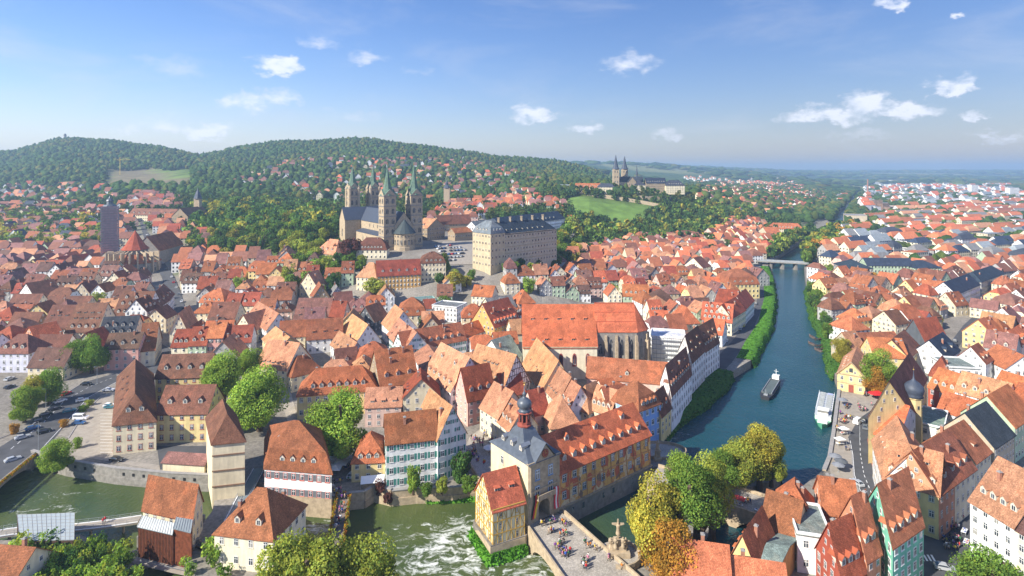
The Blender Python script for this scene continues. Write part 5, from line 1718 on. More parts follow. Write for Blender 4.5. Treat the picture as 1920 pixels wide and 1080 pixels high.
# ---- parish church with scaffolded tower
def parish():
    g = 8
    root = thing('parish_church', (-334, 520, g), 'stone parish church with red tent roof and ring of buttresses', 'church')
    R = root.location
    b = MB(); b.lathe((0, 0, 0), [(20, -6), (20, 12)], 14, 0); b.lathe((0, 0, 0), [(10, 10), (10, 23)], 10, 0); ch = b.obj('choir', [M_GREY], root)
    b = MB(); b.lathe((0, 0, 0), [(20.8, 11.6), (10, 19)], 14, 0); link('ambulatory_roof', mesh('ambulatory_roof', b.v, b.f, [M_ROOFS]), root, color=ROOFC['rust'])
    b = MB(); b.lathe((0, 0, 0), [(11.2, 22.5), (7.5, 26.5), (.3, 39)], 10, 0); link('tent_roof', mesh('tent_roof', b.v, b.f, [M_ROOFS]), root, color=ROOFC['red'])
    for k in range(11):
        an = math.pi + .2 + k * .29
        b = MB(); b.box((19.5 * math.cos(an), 19.5 * math.sin(an), 9), (5, 1.1, 24), 0, an); b.bar((19 * math.cos(an), 19 * math.sin(an), 19), (10 * math.cos(an), 10 * math.sin(an), 21.5), .9); b.obj('buttress', [M_STONE], ch)
        an += .145
        arch(ch, AW_STONE, (20 * math.cos(an) * .985, 20 * math.sin(an) * .985, 6), (math.cos(an), math.sin(an)), 3, 8)
        arch(ch, AW_STONE, (10 * math.cos(an), 10 * math.sin(an), 19), (math.cos(an), math.sin(an)), 1.8, 5)
    core((-345, 535), unit(1, .1), 22, unit(-.1, 1), 48, 17, 13, 'g', 'stone', 'rust', win=None, ch=0, into=root, g=g + 2, wmat=M_GREY)
    foot([(-358, 495), (-312, 495), (-312, 590), (-362, 590)])
    # tower in scaffolding
    c = Vector(((206 - 960) / FOC * 548, 548))
    t = thing('scaffolded_tower', (c.x, c.y, 10), 'square church tower wrapped in scaffolding with mauve netting', 'tower')
    t.rotation_euler.z = .60
    b = MB(); b.box((0, 0, 28), (10.8, 10.8, 58)); b.obj('shaft', [M_GREY], t)
    b = MB()
    for k in range(24):
        z = 2 + k * 2.3
        for sx, sy, lx, ly in ((0, -6.4, 13.6, 1.2), (-6.4, 0, 1.2, 13.6), (6.4, 0, 1.2, 13.6), (0, 6.4, 13.6, 1.2)): b.box((sx, sy, z), (lx, ly, .12))
    for s in np.linspace(-6.8, 6.8, 7):
        for q in (-7, 7):
            b.bar((s, q, -2), (s, q, 56.5), .14); b.bar((q, s, -2), (q, s, 56.5), .14)
    b.obj('scaffold', [M_METAL], t)['kind'] = 'stuff'
    b = MB()
    for k in range(24):
        z = 2.2 + k * 2.3
        for sx, sy, lx, ly in ((0, -6.75, 13.2, .05), (-6.75, 0, .05, 13.2), (6.75, 0, .05, 13.2)): b.box((sx, sy, z + .95), (lx, ly, 1.75))
    b.obj('netting', [plain('mauve_netting', (.36, .27, .27), .9, var=.2, scale=.5)], t)['kind'] = 'stuff'
    b = MB(); b.lathe((0, 0, 57), [(6, 0), (5.2, 1), (3, 1.6), (2.4, 4), (3.2, 4.6), (2.6, 6), (1, 7.5), (.25, 9), (.05, 13)], 8, 0, .5); b.obj('cap', [M_LEAD], t)


parish()

# ---- carmelite church and convent on the slope
H(241, 402, 325, 401, 16, 10, 8, 's', 'cream', 'brown', n=3, dm=8, near=False, ch=0, label='long cream convent with brown roof on the slope behind the street', name='convent', cat='building')
cf = H(322, 405, 352, 404, 40, 15, 10, 'g', 'stone', 'dark', n=2, near=False, ch=0, label='stone convent church with baroque gable front on the slope', name='convent_church', cat='church')
p = solve_eave(347, 402, 15)
b = MB(); b.box((0, 16, 17), (7, 7, 36)); b.obj('tower', [M_STONE], cf)
b = MB(); b.lathe((0, 16, 35), [(5.2, 0), (4.4, 2), (3.2, 6), (1, 11), (.1, 15)], 8, 0, .5); b.obj('tower_cap', [M_SLATE], cf)

# ---- buildings on the cathedral hill
H(668, 468, 725, 466, 14, 8, 9, 'm', 'pale', 'brown', n=2, dm=7, label='chapter house with brown mansard roof below the cathedral', name='chapter_house', cat='building')
H(590, 470, 628, 477, 18, 10, 10, 'h', 'stone', 'tan', n=3, dm=3)
H(707, 517, 789, 505, 15, 12, 9.5, 's', 'ochre', 'red', n=4, dm=5, step=2.4, label='long ochre building with bright red roof under the cathedral', name='school_building', cat='building')
H(789.5, 493, 836, 488, 16, 14, 7, 'm', 'cream', 'brown', n=4, dm=4, step=2.4, label='cream office block with brown mansard roof beside the car park', cat='building')
H(668, 514, 706, 520, 14, 11, 9, 'h', 'cream', 'tan', n=3)
H(822, 420, 884, 418, 14, 8, 9, 's', 'stone', 'brown', n=2, ch=2)
H(801, 427, 834, 424, 16, 12, 8, 'g', 'stone', 'tan', n=3, dm=1, label='turreted stone gable house next to the cathedral apse')
H(853, 436, 886, 434, 12, 8, 4, 's', 'stone', 'rust', n=1)
H(594, 536, 612, 520, 14, 9, 9, 's', 'cream', 'tan', n=2)
H(586, 558, 618, 552, 13, 11, 8, 'g', 'stone', 'rust', n=3)
H(622, 552, 643, 548, 12, 12, 5, 'g', 'white', 'grey', n=4, timber='dark')
H(1088, 421, 1124, 419, 10, 0, 0, 'f', 'white', 'orange', n=0, win=None, label=None) if False else None
H(1060, 405, 1080, 409, 12, 10, 4, 'h', 'white', 'bright', n=3)
# ---- school with pale green walls on the right bank
sch = H(1586, 502, 1625, 503, 22, 13, 5, 'h', 'green', 'navy', n=3, step=2.4, ch=0, name='school', cat='building', label='large pale green school with dark blue roofs on the right bank')
H(1626, 497, 1714, 498, 14, 14, 5.5, 's', 'green', 'navy', n=4, step=2.6, ch=0, into=sch)
H(1714.5, 502, 1767, 502, 22, 13, 5, 'h', 'green', 'navy', n=3, step=2.4, ch=0, into=sch)
H(1563, 493, 1585, 502, 22, 13, 5, 'h', 'grey', 'navy', n=4, step=2.2, ch=0, into=sch)
H(1644, 535, 1728, 539, 12, 4.8, 0, 'f', 'white', 'beige' if False else 'zinc', n=1, step=1.6, label='low glass-fronted school pavilion with flat roof')
H(1731, 545, 1792, 550, 15, 8, 7, 's', 'white', 'orange', n=2, dm=9)
H(1793, 551, 1838, 533, 15, 11, 7, 's', 'white', 'navy', n=3)
H(1840, 528, 1885, 512, 15, 11, 6, 'h', 'grey', 'navy', n=3)
H(1668, 466, 1724, 470, 14, 8, 0, 'f', 'white', 'grey', n=3, step=2.2, label='white flat-roofed block with window bands beyond the school')
H(1585, 404, 1626, 405, 40, 17, 0, 'f', 'beige', 'zinc', n=1, win=None, near=False, label='windowless beige concert hall block near the river', cat='hall', name='concert_hall')
for k, (x0, x1, y) in enumerate(((1640, 1655, 376), (1655.5, 1668, 382), (1668.5, 1681, 388))):
    H(x0, y, x1, y, 14, (21, 15, 9)[k], 0, 'f', 'brown', 'grey', n=(7, 5, 3)[k], near=False, label=('tallest', 'middle', 'lowest')[k] + ' of three stepped brown apartment towers', cat='building', name='apartment_tower')
H(1440, 427, 1508, 430, 18, 10, 8, 'h', 'cream', 'orange', n=3, dm=9, near=False, label='big cream riverside building with orange roof above the far bridge')
H(1422, 432, 1440, 440, 18, 10, 8, 'g', 'cream', 'orange', n=3, near=False)
# ------------------------------------------------------------------ roads, quays and open places (laid before the filling houses)
KEEP = []      # places kept clear of filling houses and trees: polygons (xy)


def sheet(name, pts, z, mat, kind='structure', keep=True, label=None, cat=None):
    """a flat sheet of px corners at height z"""
    q = [at(x, y, z) for x, y in pts]
    o = link(name, mesh(name, [p for p in q], [tuple(range(len(q)))], [mat]))
    tag(o, label, cat, kind=kind)
    if keep: KEEP.append([p.to_2d() for p in q])
    return o


sheet('road', [(160, 716), (215, 700), (225, 712), (170, 742), (128, 790), (78, 852), (-60, 850), (0, 838), (60, 800), (105, 750)], 4.06, M_ASPHALT)
sheet('car_park', [(213, 735), (212, 860), (300, 872), (300, 882), (130, 852), (128, 820), (160, 770), (190, 742)], 4.05, M_PAVE)
sheet('office_yard', [(294, 836), (386, 836), (386, 860), (380, 885), (300, 880)], 4.05, M_ASPHALT)
sheet('quay_road', [(1590, 820), (1597, 850), (1600, 890), (1612, 925), (1640, 960), (1668, 950), (1640, 900), (1632, 860), (1626, 820), (1640, 788), (1655, 770), (1640, 765), (1610, 785)], 4.06, M_ASPHALT)
sheet('cycle_lane', [(1626, 822), (1632, 860), (1642, 900), (1662, 940), (1672, 936), (1652, 895), (1641, 858), (1634, 824)], 4.10, plain('red_paving', (.40, .15, .10), .9))
sheet('quay_square', [(1574, 738), (1622, 737), (1660, 735), (1640, 765), (1610, 785), (1590, 820), (1597, 850), (1600, 890), (1612, 925), (1560, 900), (1556, 880), (1562, 830), (1570, 780)], 4.04, M_PAVE)
sheet('market_street', [(1690, 1040), (1690, 990), (1745, 1000), (1765, 985), (1832, 925), (1850, 945), (1818, 960), (1822, 1040), (1860, 1100), (1700, 1100)], 4.05, M_ASPHALT)
sheet('high_street', [(1722, 720), (1745, 700), (1772, 655), (1806, 610), (1850, 570), (1862, 572), (1818, 620), (1788, 665), (1760, 712)], 4.05, M_ASPHALT)
sheet('old_street', [(258, 700), (262, 660), (296, 640), (320, 655), (300, 700)], 4.05, M_ASPHALT)
sheet('hall_square', [(862, 865), (880, 820), (905, 800), (930, 812), (932, 850), (905, 885), (885, 872)], 4.05, M_COBBLE)
sheet('alley', [(530, 760), (520, 720), (540, 715), (560, 790), (600, 860), (640, 930), (610, 930), (560, 860)], 4.05, M_COBBLE)
sheet('shore_road', [(1352, 700), (1340, 675), (1372, 640), (1395, 610), (1418, 570), (1428, 500), (1438, 500), (1432, 570), (1412, 618), (1392, 650), (1372, 680)], 4.05, M_ASPHALT)
# uphill street to the convent, draped on the slope
pts_l = [(330, 600), (316, 560), (303, 520), (288, 490), (277, 465), (268, 440), (264, 425), (262, 415)]
pts_r = [(352, 600), (342, 560), (327, 520), (306, 490), (292, 465), (280, 440), (274, 425), (271, 415)]
Q = [(on_ground(*a, .05), on_ground(*b, .05)) for a, b in zip(pts_l, pts_r)]
vv, ff = [], []
for a, b in Q:
    for k in range(5):
        q = a.lerp(b, k / 4); q.z = g1(q.x, q.y) + .35; vv.append(q)
for i in range(len(Q) - 1):
    for k in range(4): ff.append((i * 5 + k, i * 5 + k + 1, i * 5 + k + 6, i * 5 + k + 5))
tag(link('uphill_street', mesh('uphill_street', vv, ff, [M_ASPHALT])), kind='structure')
KEEP.append([q[0].to_2d() for q in Q] + [q[1].to_2d() for q in reversed(Q)])
# cathedral square with its parked cars
qs = [on_ground(x, y) for x, y in ((812, 480), (830, 455), (892, 455), (890, 494), (850, 496))]
ql, qr = on_ground(812, 492), on_ground(892, 456)
vv, ff = [], []
for i in range(15):
    for j in range(15):
        x, y = min(p.x for p in qs) + (max(p.x for p in qs) - min(p.x for p in qs)) * j / 14, min(p.y for p in qs) + (max(p.y for p in qs) - min(p.y for p in qs)) * i / 14
        vv.append((x, y, g1(x, y) + .3))
for i in range(14):
    for j in range(14): ff.append((i * 15 + j, i * 15 + j + 1, i * 15 + j + 16, i * 15 + j + 15))
tag(link('cathedral_square', mesh('cathedral_square', vv, ff, [M_PAVE])), kind='structure')
KEEP.append([p.to_2d() for p in qs])
# places kept open
for pl in ([(820, 465), (900, 455), (900, 520), (840, 520)], [(1060, 372), (1240, 390), (1180, 430), (1075, 410)], [(200, 318), (360, 318), (360, 352), (195, 352)]):
    KEEP.append([on_ground(x, y).to_2d() for x, y in pl])


def clear(pl, pad=0.0):
    c = sum(pl, Vector((0, 0))) / len(pl)
    rad = max((p - c).length for p in pl)
    for cx, cy, r, q in FOOT:
        if (cx - c.x) ** 2 + (cy - c.y) ** 2 > (r + rad) ** 2: continue
        if not sat_apart(pl, q, pad): return False
    for q in KEEP:
        if any(inside(q, p.x, p.y) for p in pl) or inside(q, c.x, c.y): return False
    for p in pl + [c]:
        if in_water(p.x, p.y): return False
    return True


def sat_apart(P, Q, pad=0.0):
    for A, B in ((P, Q), (Q, P)):
        for k in range(len(A)):
            d = A[(k + 1) % len(A)] - A[k]
            n = Vector((d.y, -d.x)).normalized()
            a = [n.dot(p) for p in A]; b = [n.dot(p) for p in B]
            if max(a) + pad < min(b) or max(b) + pad < min(a): return True
    return False


# ------------------------------------------------------------------ the town's other houses
def ground_hits(px, py):
    """vectorised: land points seen along many bearings"""
    px, py = np.asarray(px, float), np.asarray(py, float)
    D = np.geomspace(90, 9000, 400)
    out = np.full(len(px), 9000.0); done = np.zeros(len(px), bool)
    for d in D:
        z = CAM_Z - (py - HOR) / FOC * d
        hit = ~done & (z <= ground((px - 960) / FOC * d, np.full(len(px), d)))
        out[hit] = d; done |= hit
    return (px - 960) / FOC * out, out


FAR = []      # far houses, joined later


def fill(poly, ang, seed, roofs, walls, row=(12, 15), width=(8, 14), street=7, maxn=400, far=500, skip=.0, e=(6.5, 10.5), types='sssgghkm', jit=5, gap=0):
    """rows of houses over the land seen inside a px polygon"""
    rnd = random.Random(seed)
    xs, ys = zip(*poly)
    X, Y = ground_hits(xs, ys)
    ca, sa = math.cos(ang), math.sin(ang)
    U = X * ca + Y * sa; Vv = -X * sa + Y * ca
    t, k, n = Vv.min(), 0, 0
    while t < Vv.max():
        dp = rnd.uniform(*row)
        s = U.min() + rnd.uniform(0, 6)
        while s < U.max():
            L = rnd.uniform(*width); W_ = dp - rnd.uniform(0, 1.5)
            x, y = (s + L / 2) * ca - (t + W_ / 2) * sa, (s + L / 2) * sa + (t + W_ / 2) * ca
            s += L + gap + (rnd.uniform(2, 6) if rnd.random() < .12 else .25)
            if y < 90: continue
            z = g1(x, y)
            px, py = to_px(x, y, z)
            if not inside(poly, px, py) or rnd.random() < skip: continue
            a = ang + math.radians(rnd.uniform(-jit, jit))
            u, v = Vector((math.cos(a), math.sin(a))), Vector((-math.sin(a), math.cos(a)))
            A = Vector((x, y)) - u * L / 2 - v * W_ / 2
            pl = [A, A + u * L, A + u * L + v * W_, A + v * W_]
            if not clear(pl, -.4): continue
            ty = rnd.choice(types); ev = rnd.uniform(*e)
            rise = (W_ if ty != 'g' else L) * .5 * rnd.uniform(.85, 1.15)
            if ty in 'h': rise = min(L, W_) * .5 * .9
            if ty == 'm': rise = 6.5
            w, r = rnd.choice(walls), rnd.choice(roofs)
            nd = rnd.choice((0, 0, 2, 3))
            dm = [(0, .2, nd, rnd.choice(('gable', 'shed')))] if nd else []
            if rnd.random() < .2: dm.append((0, .5, max(1, nd), 'shed'))
            if y < far:
                core(A, u, L, v, W_, ev, rise, ty, w, r, dm=dm, ch=rnd.choice((0, 1, 1, 2)))
                n += 1
            else:
                FAR.append((A, u, L, v, W_, ev, rise, ty, w, r))
                c = (pl[0] + pl[2]) / 2
                FOOT.append((c.x, c.y, max((p - c).length for p in pl), pl))
        t += dp + (street if k % 2 else 1.2)
        k += 1
    return n


YARD = []
_r = random.Random(77)
for _ in range(70):
    x, y = _r.choice([(_r.uniform(0, 560), _r.uniform(480, 690)), (_r.uniform(560, 980), _r.uniform(560, 700)), (_r.uniform(980, 1400), _r.uniform(480, 600)), (_r.uniform(1540, 1920), _r.uniform(460, 640)), (_r.uniform(1540, 1920), _r.uniform(450, 560)), (_r.uniform(1740, 1920), _r.uniform(600, 820))])
    p = on_ground(x, y); r = _r.uniform(3.5, 6)
    q = [Vector((p.x + r * math.cos(a), p.y + r * math.sin(a))) for a in np.linspace(0, 2 * math.pi, 8, endpoint=False)]
    if clear(q): YARD.append((p.x, p.y, r)); KEEP.append(q)
OLD = ['rust', 'brown', 'brown', 'mauve', 'red', 'rust', 'tan', 'mauve', 'dark']
WARM = ['orange', 'orange', 'tan', 'rust', 'red', 'bright', 'brown', 'tan', 'mauve', 'rust']
WW = ['cream', 'white', 'white', 'pale', 'rose', 'beige', 'yellow', 'green', 'grey', 'white', 'cream']
fill([(-40, 700), (-40, 470), (200, 470), (300, 560), (330, 690), (120, 705)], .02, 1, OLD, WW)
fill([(352, 690), (345, 560), (300, 490), (400, 480), (560, 500), (640, 560), (640, 640), (560, 700), (500, 700)], .12, 2, OLD + WARM, WW)
fill([(560, 760), (560, 560), (720, 545), (830, 560), (1000, 590), (985, 640), (900, 790), (700, 800)], .18, 3, WARM, WW, width=(9, 14))
fill([(880, 810), (960, 650), (1090, 700), (1260, 720), (1250, 800), (1010, 830), (930, 810)], .5, 4, ['tan', 'orange', 'rust'], WW)
fill([(850, 590), (890, 545), (1000, 500), (1060, 480), (1200, 455), (1300, 450), (1370, 480), (1430, 480), (1425, 560), (1395, 605), (1300, 690), (1220, 640), (1200, 570), (990, 570), (970, 600)], .22, 5, WARM + OLD, WW, width=(8, 13))
fill([(1325, 455), (1370, 415), (1420, 420), (1450, 440), (1440, 480), (1400, 485)], .7, 6, WARM, WW, far=520)
fill([(600, 562), (612, 505), (700, 522), (835, 535), (880, 548), (860, 578), (720, 562)], .15, 21, OLD, WW, skip=.3)
fill([(1560, 690), (1545, 640), (1525, 600), (1515, 540), (1520, 510), (1960, 500), (1960, 620), (1800, 590), (1760, 650), (1700, 690)], .42, 7, WARM + ['brown', 'rust'], WW, width=(8, 15), far=500)
fill([(1518, 510), (1518, 480), (1600, 455), (1960, 440), (1960, 500)], .38, 22, ['orange', 'tan', 'slate', 'grey', 'zinc', 'rust', 'orange', 'navy'], ['white', 'white', 'grey', 'cream', 'pale'], width=(12, 34), row=(12, 17), e=(9, 14), far=500, skip=.2, gap=2, street=14, types='sshhfm')
fill([(1625, 830), (1640, 760), (1730, 700), (1800, 600), (1960, 560), (1960, 880), (1830, 880), (1740, 830)], .62, 8, WARM, WW, width=(8, 14))
fill([(1600, 1100), (1520, 1020), (1560, 960), (1640, 975), (1690, 1000), (1700, 1100)], .5, 9, ['orange', 'rust'], ['white', 'cream'], width=(7, 10), e=(5, 7))
fill([(-40, 470), (-40, 395), (110, 385), (240, 400), (262, 415), (240, 470)], .05, 10, OLD + ['slate'], WW, skip=.45, width=(9, 15), gap=4)
fill([(266, 490), (272, 410), (330, 408), (350, 430), (420, 470), (410, 500), (330, 500)], .35, 11, OLD + WARM, WW, width=(7, 11))
fill([(400, 500), (480, 478), (600, 490), (620, 545), (520, 545), (420, 520)], .1, 12, OLD, WW, skip=.2)
fill([(800, 420), (850, 385), (1000, 370), (1080, 385), (1060, 400), (930, 395), (880, 430)], .2, 13, WARM + OLD, WW, skip=.2, gap=3, far=500)
fill([(1580, 440), (1570, 420), (1700, 398), (1960, 372), (1960, 445)], .3, 14, ['bright', 'orange', 'orange', 'tan', 'rust', 'grey'], ['white', 'white', 'cream'], width=(16, 52), row=(11, 14), e=(8, 13), far=500, skip=.38, gap=3, street=22, types='sssshf')
fill([(1290, 390), (1340, 345), (1480, 340), (1560, 372), (1500, 400), (1400, 412)], .5, 15, WARM, ['white', 'cream'], skip=.72, gap=8, street=14)
fill([(220, 400), (260, 365), (330, 372), (340, 398)], .3, 16, OLD, ['white', 'cream'], skip=.2, gap=2)
fill([(-40, 395), (0, 350), (200, 350), (230, 385)], .1, 17, OLD + ['grey'], ['white', 'white'], skip=.55, gap=10, street=20)
fill([(420, 345), (560, 300), (900, 300), (1010, 340), (1000, 372), (780, 385), (600, 380)], .2, 18, OLD + ['slate', 'bright'], ['white', 'white', 'cream'], skip=.62, gap=12, street=24)
fill([(1560, 372), (1640, 350), (1960, 345), (1960, 372), (1700, 395), (1590, 400)], .25, 19, ['orange', 'bright', 'zinc', 'grey'], ['white', 'white'], skip=.6, gap=12, street=28, width=(12, 34), row=(12, 22), e=(7, 14), types='sshf')
fill([(1200, 338), (1420, 326), (1500, 338), (1340, 348)], .2, 20, ['orange', 'tan'], ['white'], skip=.88, gap=16, street=40)


def far_houses():
    """houses too many and too far off to be picked apart, one mass per material"""
    Vw, Fw, Cw, Vr, Fr, Cr, Vg, Fg = [], [], [], [], [], [], [], []
    def quad(V, F, pts):
        i = len(V); V += [tuple(p) for p in pts]; F.append((i, i + 1, i + 2, i + 3))
    for (A, u, L, v, W_, e, r, t, w, rc) in FAR:
        g = min(g1(*(A + u * (L * i) + v * (W_ * j))) for i in (0, 1) for j in (0, 1))
        M = lambda s, tt, z: (A.x + u.x * s + v.x * tt, A.y + u.y * s + v.y * tt, g + z)
        wc = np.array(WALLC[w]); cc = np.array(ROOFC[rc]) * random.uniform(.85, 1.15)
        cs = [(0, 0), (L, 0), (L, W_), (0, W_)]
        n0 = len(Vw)
        for k in range(4):
            (a, b_), (c, d) = cs[k], cs[(k + 1) % 4]
            quad(Vw, Fw, [M(a, b_, -2), M(c, d, -2), M(c, d, e), M(a, b_, e)])
        P, G, S = roof_shape(t, L, W_, e, r)
        for gp in G:
            gp = list(gp); gp = gp + [gp[-1]] if len(gp) == 3 else gp
            quad(Vw, Fw, [M(*p) for p in gp])
        Cw += [wc * random.uniform(.92, 1.05)] * (len(Vw) - n0)
        n0 = len(Vr)
        for pl in P:
            pl = list(pl)
            if len(pl) == 6: quad(Vr, Fr, [M(*p) for p in (pl[0], pl[1], pl[2], pl[5])]); pl = [pl[5], pl[2], pl[3], pl[4]]
            if len(pl) == 3: pl = pl + [pl[-1]]
            quad(Vr, Fr, [M(*p) for p in pl])
        Cr += [cc] * (len(Vr) - n0)
        if A.y < 1500:
            nr, hh = max(1, round(e / 3)), e / max(1, round(e / 3))
            for (a, b_), (c, d), ox, oy in (((0, 0), (L, 0), 0, -.08), ((0, W_), (0, 0), -.08, 0), ((L, 0), (L, W_), .08, 0)):
                ln = math.hypot(c - a, d - b_); m = max(1, int(ln / 3))
                for q in range(m):
                    f0, f1 = (q + .3) / m, (q + .68) / m
                    for row in range(nr):
                        z0 = hh * (row + .3)
                        quad(Vg, Fg, [M(a + (c - a) * f0 + ox, b_ + (d - b_) * f0 + oy, z0), M(a + (c - a) * f1 + ox, b_ + (d - b_) * f1 + oy, z0),
                                      M(a + (c - a) * f1 + ox, b_ + (d - b_) * f1 + oy, z0 + 1.5), M(a + (c - a) * f0 + ox, b_ + (d - b_) * f0 + oy, z0 + 1.5)])
    root = tag(link('distant_houses', None), 'mass of distant houses with orange roofs across the far town', 'houses', kind='stuff')
    link('walls', np_mesh('walls', Vw, Fw, [M_WALLT], cols=np.array(Cw)), root)['kind'] = 'stuff'
    link('roofs', np_mesh('roofs', Vr, Fr, [M_ROOFT], cols=np.array(Cr)), root)['kind'] = 'stuff'
    if Vg: link('windows', np_mesh('windows', Vg, Fg, [M_GLASS]), root)['kind'] = 'stuff'


far_houses()
print('houses', len(HOUSES), 'far', len(FAR))
# ------------------------------------------------------------------ trees
LEAFC = {'green': (.150, .240, .042), 'olive': (.310, .350, .060), 'dark': (.075, .145, .040), 'bright': (.255, .365, .060), 'yellow': (.45, .35, .05),
         'orange': (.48, .26, .045), 'copper': (.13, .055, .045), 'pine': (.03, .07, .032), 'gold': (.38, .34, .055)}


def crown_mesh(seed, n, leaf, lobes=16, tall=1.12, gaps=.25):
    r = np.random.default_rng(seed)
    c = r.normal(size=(lobes, 3)); c /= np.linalg.norm(c, axis=1)[:, None]
    c *= (r.random(lobes) ** .4 * .70)[:, None]; c[:, 2] *= tall
    R = r.uniform(.20, .44, lobes)
    per = n // lobes
    P, N, T = [], [], []
    for k in range(lobes):
        d = r.normal(size=(per, 3)); d /= np.linalg.norm(d, axis=1)[:, None]
        # holes in the foliage
        h = np.sin(d[:, 0] * 7 + k) * np.sin(d[:, 1] * 6 + k * 2) * np.sin(d[:, 2] * 7)
        keep = h > -.55 + gaps
        keep |= r.random(per) < .55
        rad = R[k] * r.uniform(.72, 1.06, per)
        p = c[k] + d * rad[:, None]
        P.append(p[keep]); N.append(d[keep]); T.append(np.full(keep.sum(), r.uniform(.72, 1.25)))
    P, N, T = np.concatenate(P), np.concatenate(N), np.concatenate(T)
    m = len(P)
    N = N + r.normal(0, .55, (m, 3)); N /= np.linalg.norm(N, axis=1)[:, None]
    a = r.normal(size=(m, 3)); X = np.cross(N, a); X /= np.linalg.norm(X, axis=1)[:, None]
    Y = np.cross(N, X)
    s = leaf * r.uniform(.6, 1.3, (m, 1))
    V = np.stack([P - X * s - Y * s * .6, P + X * s - Y * s * .6, P + X * s * .7 + Y * s * .8, P - X * s * .7 + Y * s * .8], 1).reshape(-1, 3)
    F = np.arange(4 * m).reshape(-1, 4)
    t = np.repeat(T * r.uniform(.7, 1.3, m), 4)
    hue = np.repeat(r.normal(0, .10, m), 4)
    cols = np.column_stack([t * (1 + hue), t, t * (1 - hue)])
    return V, F, cols


CROWN = {}
for q, n, leaf, lobes in (('hi', 26000, .025, 34), ('mid', 4200, .058, 20), ('low', 420, .16, 10)):
    CROWN[q] = []
    for k in range(4 if q != 'hi' else 3):
        V, F, C = crown_mesh(100 + k + n, n, leaf, lobes)
        CROWN[q].append(np_mesh('crown', V, F, [M_LEAF], cols=C))
V, F, C = crown_mesh(9, 1500, .07, 14, 1.0)
V = V * np.array([.55, .55, 1.0]); V[:, 0] *= 1 - .45 * np.clip(V[:, 2], 0, 1); V[:, 1] *= 1 - .45 * np.clip(V[:, 2], 0, 1)
CROWN['spire'] = [np_mesh('crown', V, F, [M_LEAF], cols=C)]
_b = MB()
_b.lathe((0, 0, 0), [(.055, -.05), (.04, .08), (.032, .3), (.02, .6)], 8, 0)
for k in range(5):
    a = k * 1.3; _b.bar((0, 0, .22 + k * .05), (.20 * math.cos(a), .20 * math.sin(a), .55 + k * .06), .03)
TRUNK = _b.mesh('trunk', [M_BARK])
TREES = []
WORD_L = {'green': 'green', 'olive': 'olive green', 'dark': 'dark green', 'bright': 'bright green', 'yellow': 'yellow', 'orange': 'orange', 'copper': 'copper red', 'pine': 'blackish green', 'gold': 'golden green'}


def tree_at(x, y, h, r, c='green', q=None, z=None, label=None, group=None, name=None, stem=True):
    z = g1(x, y) if z is None else z
    q = q or ('hi' if y < 300 else 'mid')
    root = link(name or ('broadleaf_tree' if q != 'spire' else 'conifer'), None, loc=(x, y, z))
    root.rotation_euler.z = random.uniform(0, 6.28)
    col = np.array(LEAFC[c]) * random.uniform(.85, 1.18)
    hc = min(r * random.uniform(1.0, 1.2), h * .5) if q != 'spire' else h * .48
    cr = link('crown', random.choice(CROWN[q]), root, color=col)
    cr.location = (0, 0, h - hc * 1.02); cr.scale = (r, r, hc)
    if stem:
        t = link('trunk', TRUNK, root); t.scale = (h, h, h * 1.1)
    tag(root, label, 'tree', group)
    TREES.append((root, c, q, h, label, Vector((x, y, z))))
    return root


def tree(px, py, h, r, c='green', z=4.0, **kw):
    p = at(px, py, z) if py > 560 else on_ground(px, py)
    k = 1.0 if 1200 < px < 1470 and py > 900 else (.98 if py > 1150 else 1.22)
    return tree_at(p.x, p.y, h * (1 + (k - 1) * .3), r * k, c, z=p.z if py <= 560 else z, **kw)


# single trees near the water, one by one
tree(640, 872, 23, 9.0, 'bright', label='big round green tree before the long yellow restaurant house')
tree(420, 768, 22, 7.2, 'bright', label='tall bright green tree right of the courtyard building')
tree(487, 808, 22, 9.0, 'bright', label='broad bright green tree beside the alley to the footbridge')
tree(466, 742, 19, 5.5, 'bright', label='slim bright green tree behind two broad ones')
tree(535, 1195, 21, 8.5, 'olive', label='olive green tree top at the bottom, nearest to the cream mill house')
tree(612, 1205, 21.5, 9.5, 'olive', label='largest olive green tree top at the bottom edge')
tree(690, 1200, 20, 8.5, 'olive', label='olive green tree top at the bottom beside the white rapids')
tree(105, 884, 9.5, 5.2, 'bright', label='dense round bush-like tree overhanging the quay wall')
tree(46, 792, 13, 5.2, 'bright', label='bright green round tree beside the road of parked cars')
tree(93, 758, 14, 5.6, 'green', label='dark crowned round tree at the car park bend')
tree(66, 762, 12, 5.0, 'gold', label='yellowish tree between two round green trees')
tree(140, 702, 15, 6.0, 'green', label='green tree in front of the pink house, nearer the road')
tree(172, 700, 17, 7.0, 'green', label='larger green tree against the pink house')
tree(1240, 1080, 23, 8.4, 'gold', label='golden green chestnut tree by the stone bridge')
tree(1258, 1118, 17.5, 7.0, 'orange', label='orange autumn tree in front beside the bridge statue')
tree(1306, 1062, 25, 7.6, 'green', label='tall green tree between both bridges')
tree(1278, 985, 20, 5.5, 'bright', label='loose green tree next to the painted hall')
tree(1335, 1012, 22, 6.5, 'olive', label='high green tree over the market bridge')
tree(1356, 925, 13, 5.5, 'green', label='green tree on the island tip nearest the market bridge')
tree(1388, 918, 15, 7.5, 'olive', label='olive tree in the middle of the island tip')
tree(1424, 912, 19, 7.0, 'gold', label='tallest autumn gold tree on the island tip')
tree(1446, 908, 14, 6.0, 'olive', label='olive tree at the very end of the island tip')
tree(1645, 738, 18, 6.5, 'bright', label='big green tree on the quay square with red parasol below')
tree(1643, 742, 12, 5.0, 'orange', label='lower orange tree on the quay square')
tree(1580, 682, 12, 5.2, 'gold', label='golden green tree behind the quayside hall')
tree(1852, 1150, 13, 6.5, 'green', label='round green tree in the lower right corner')
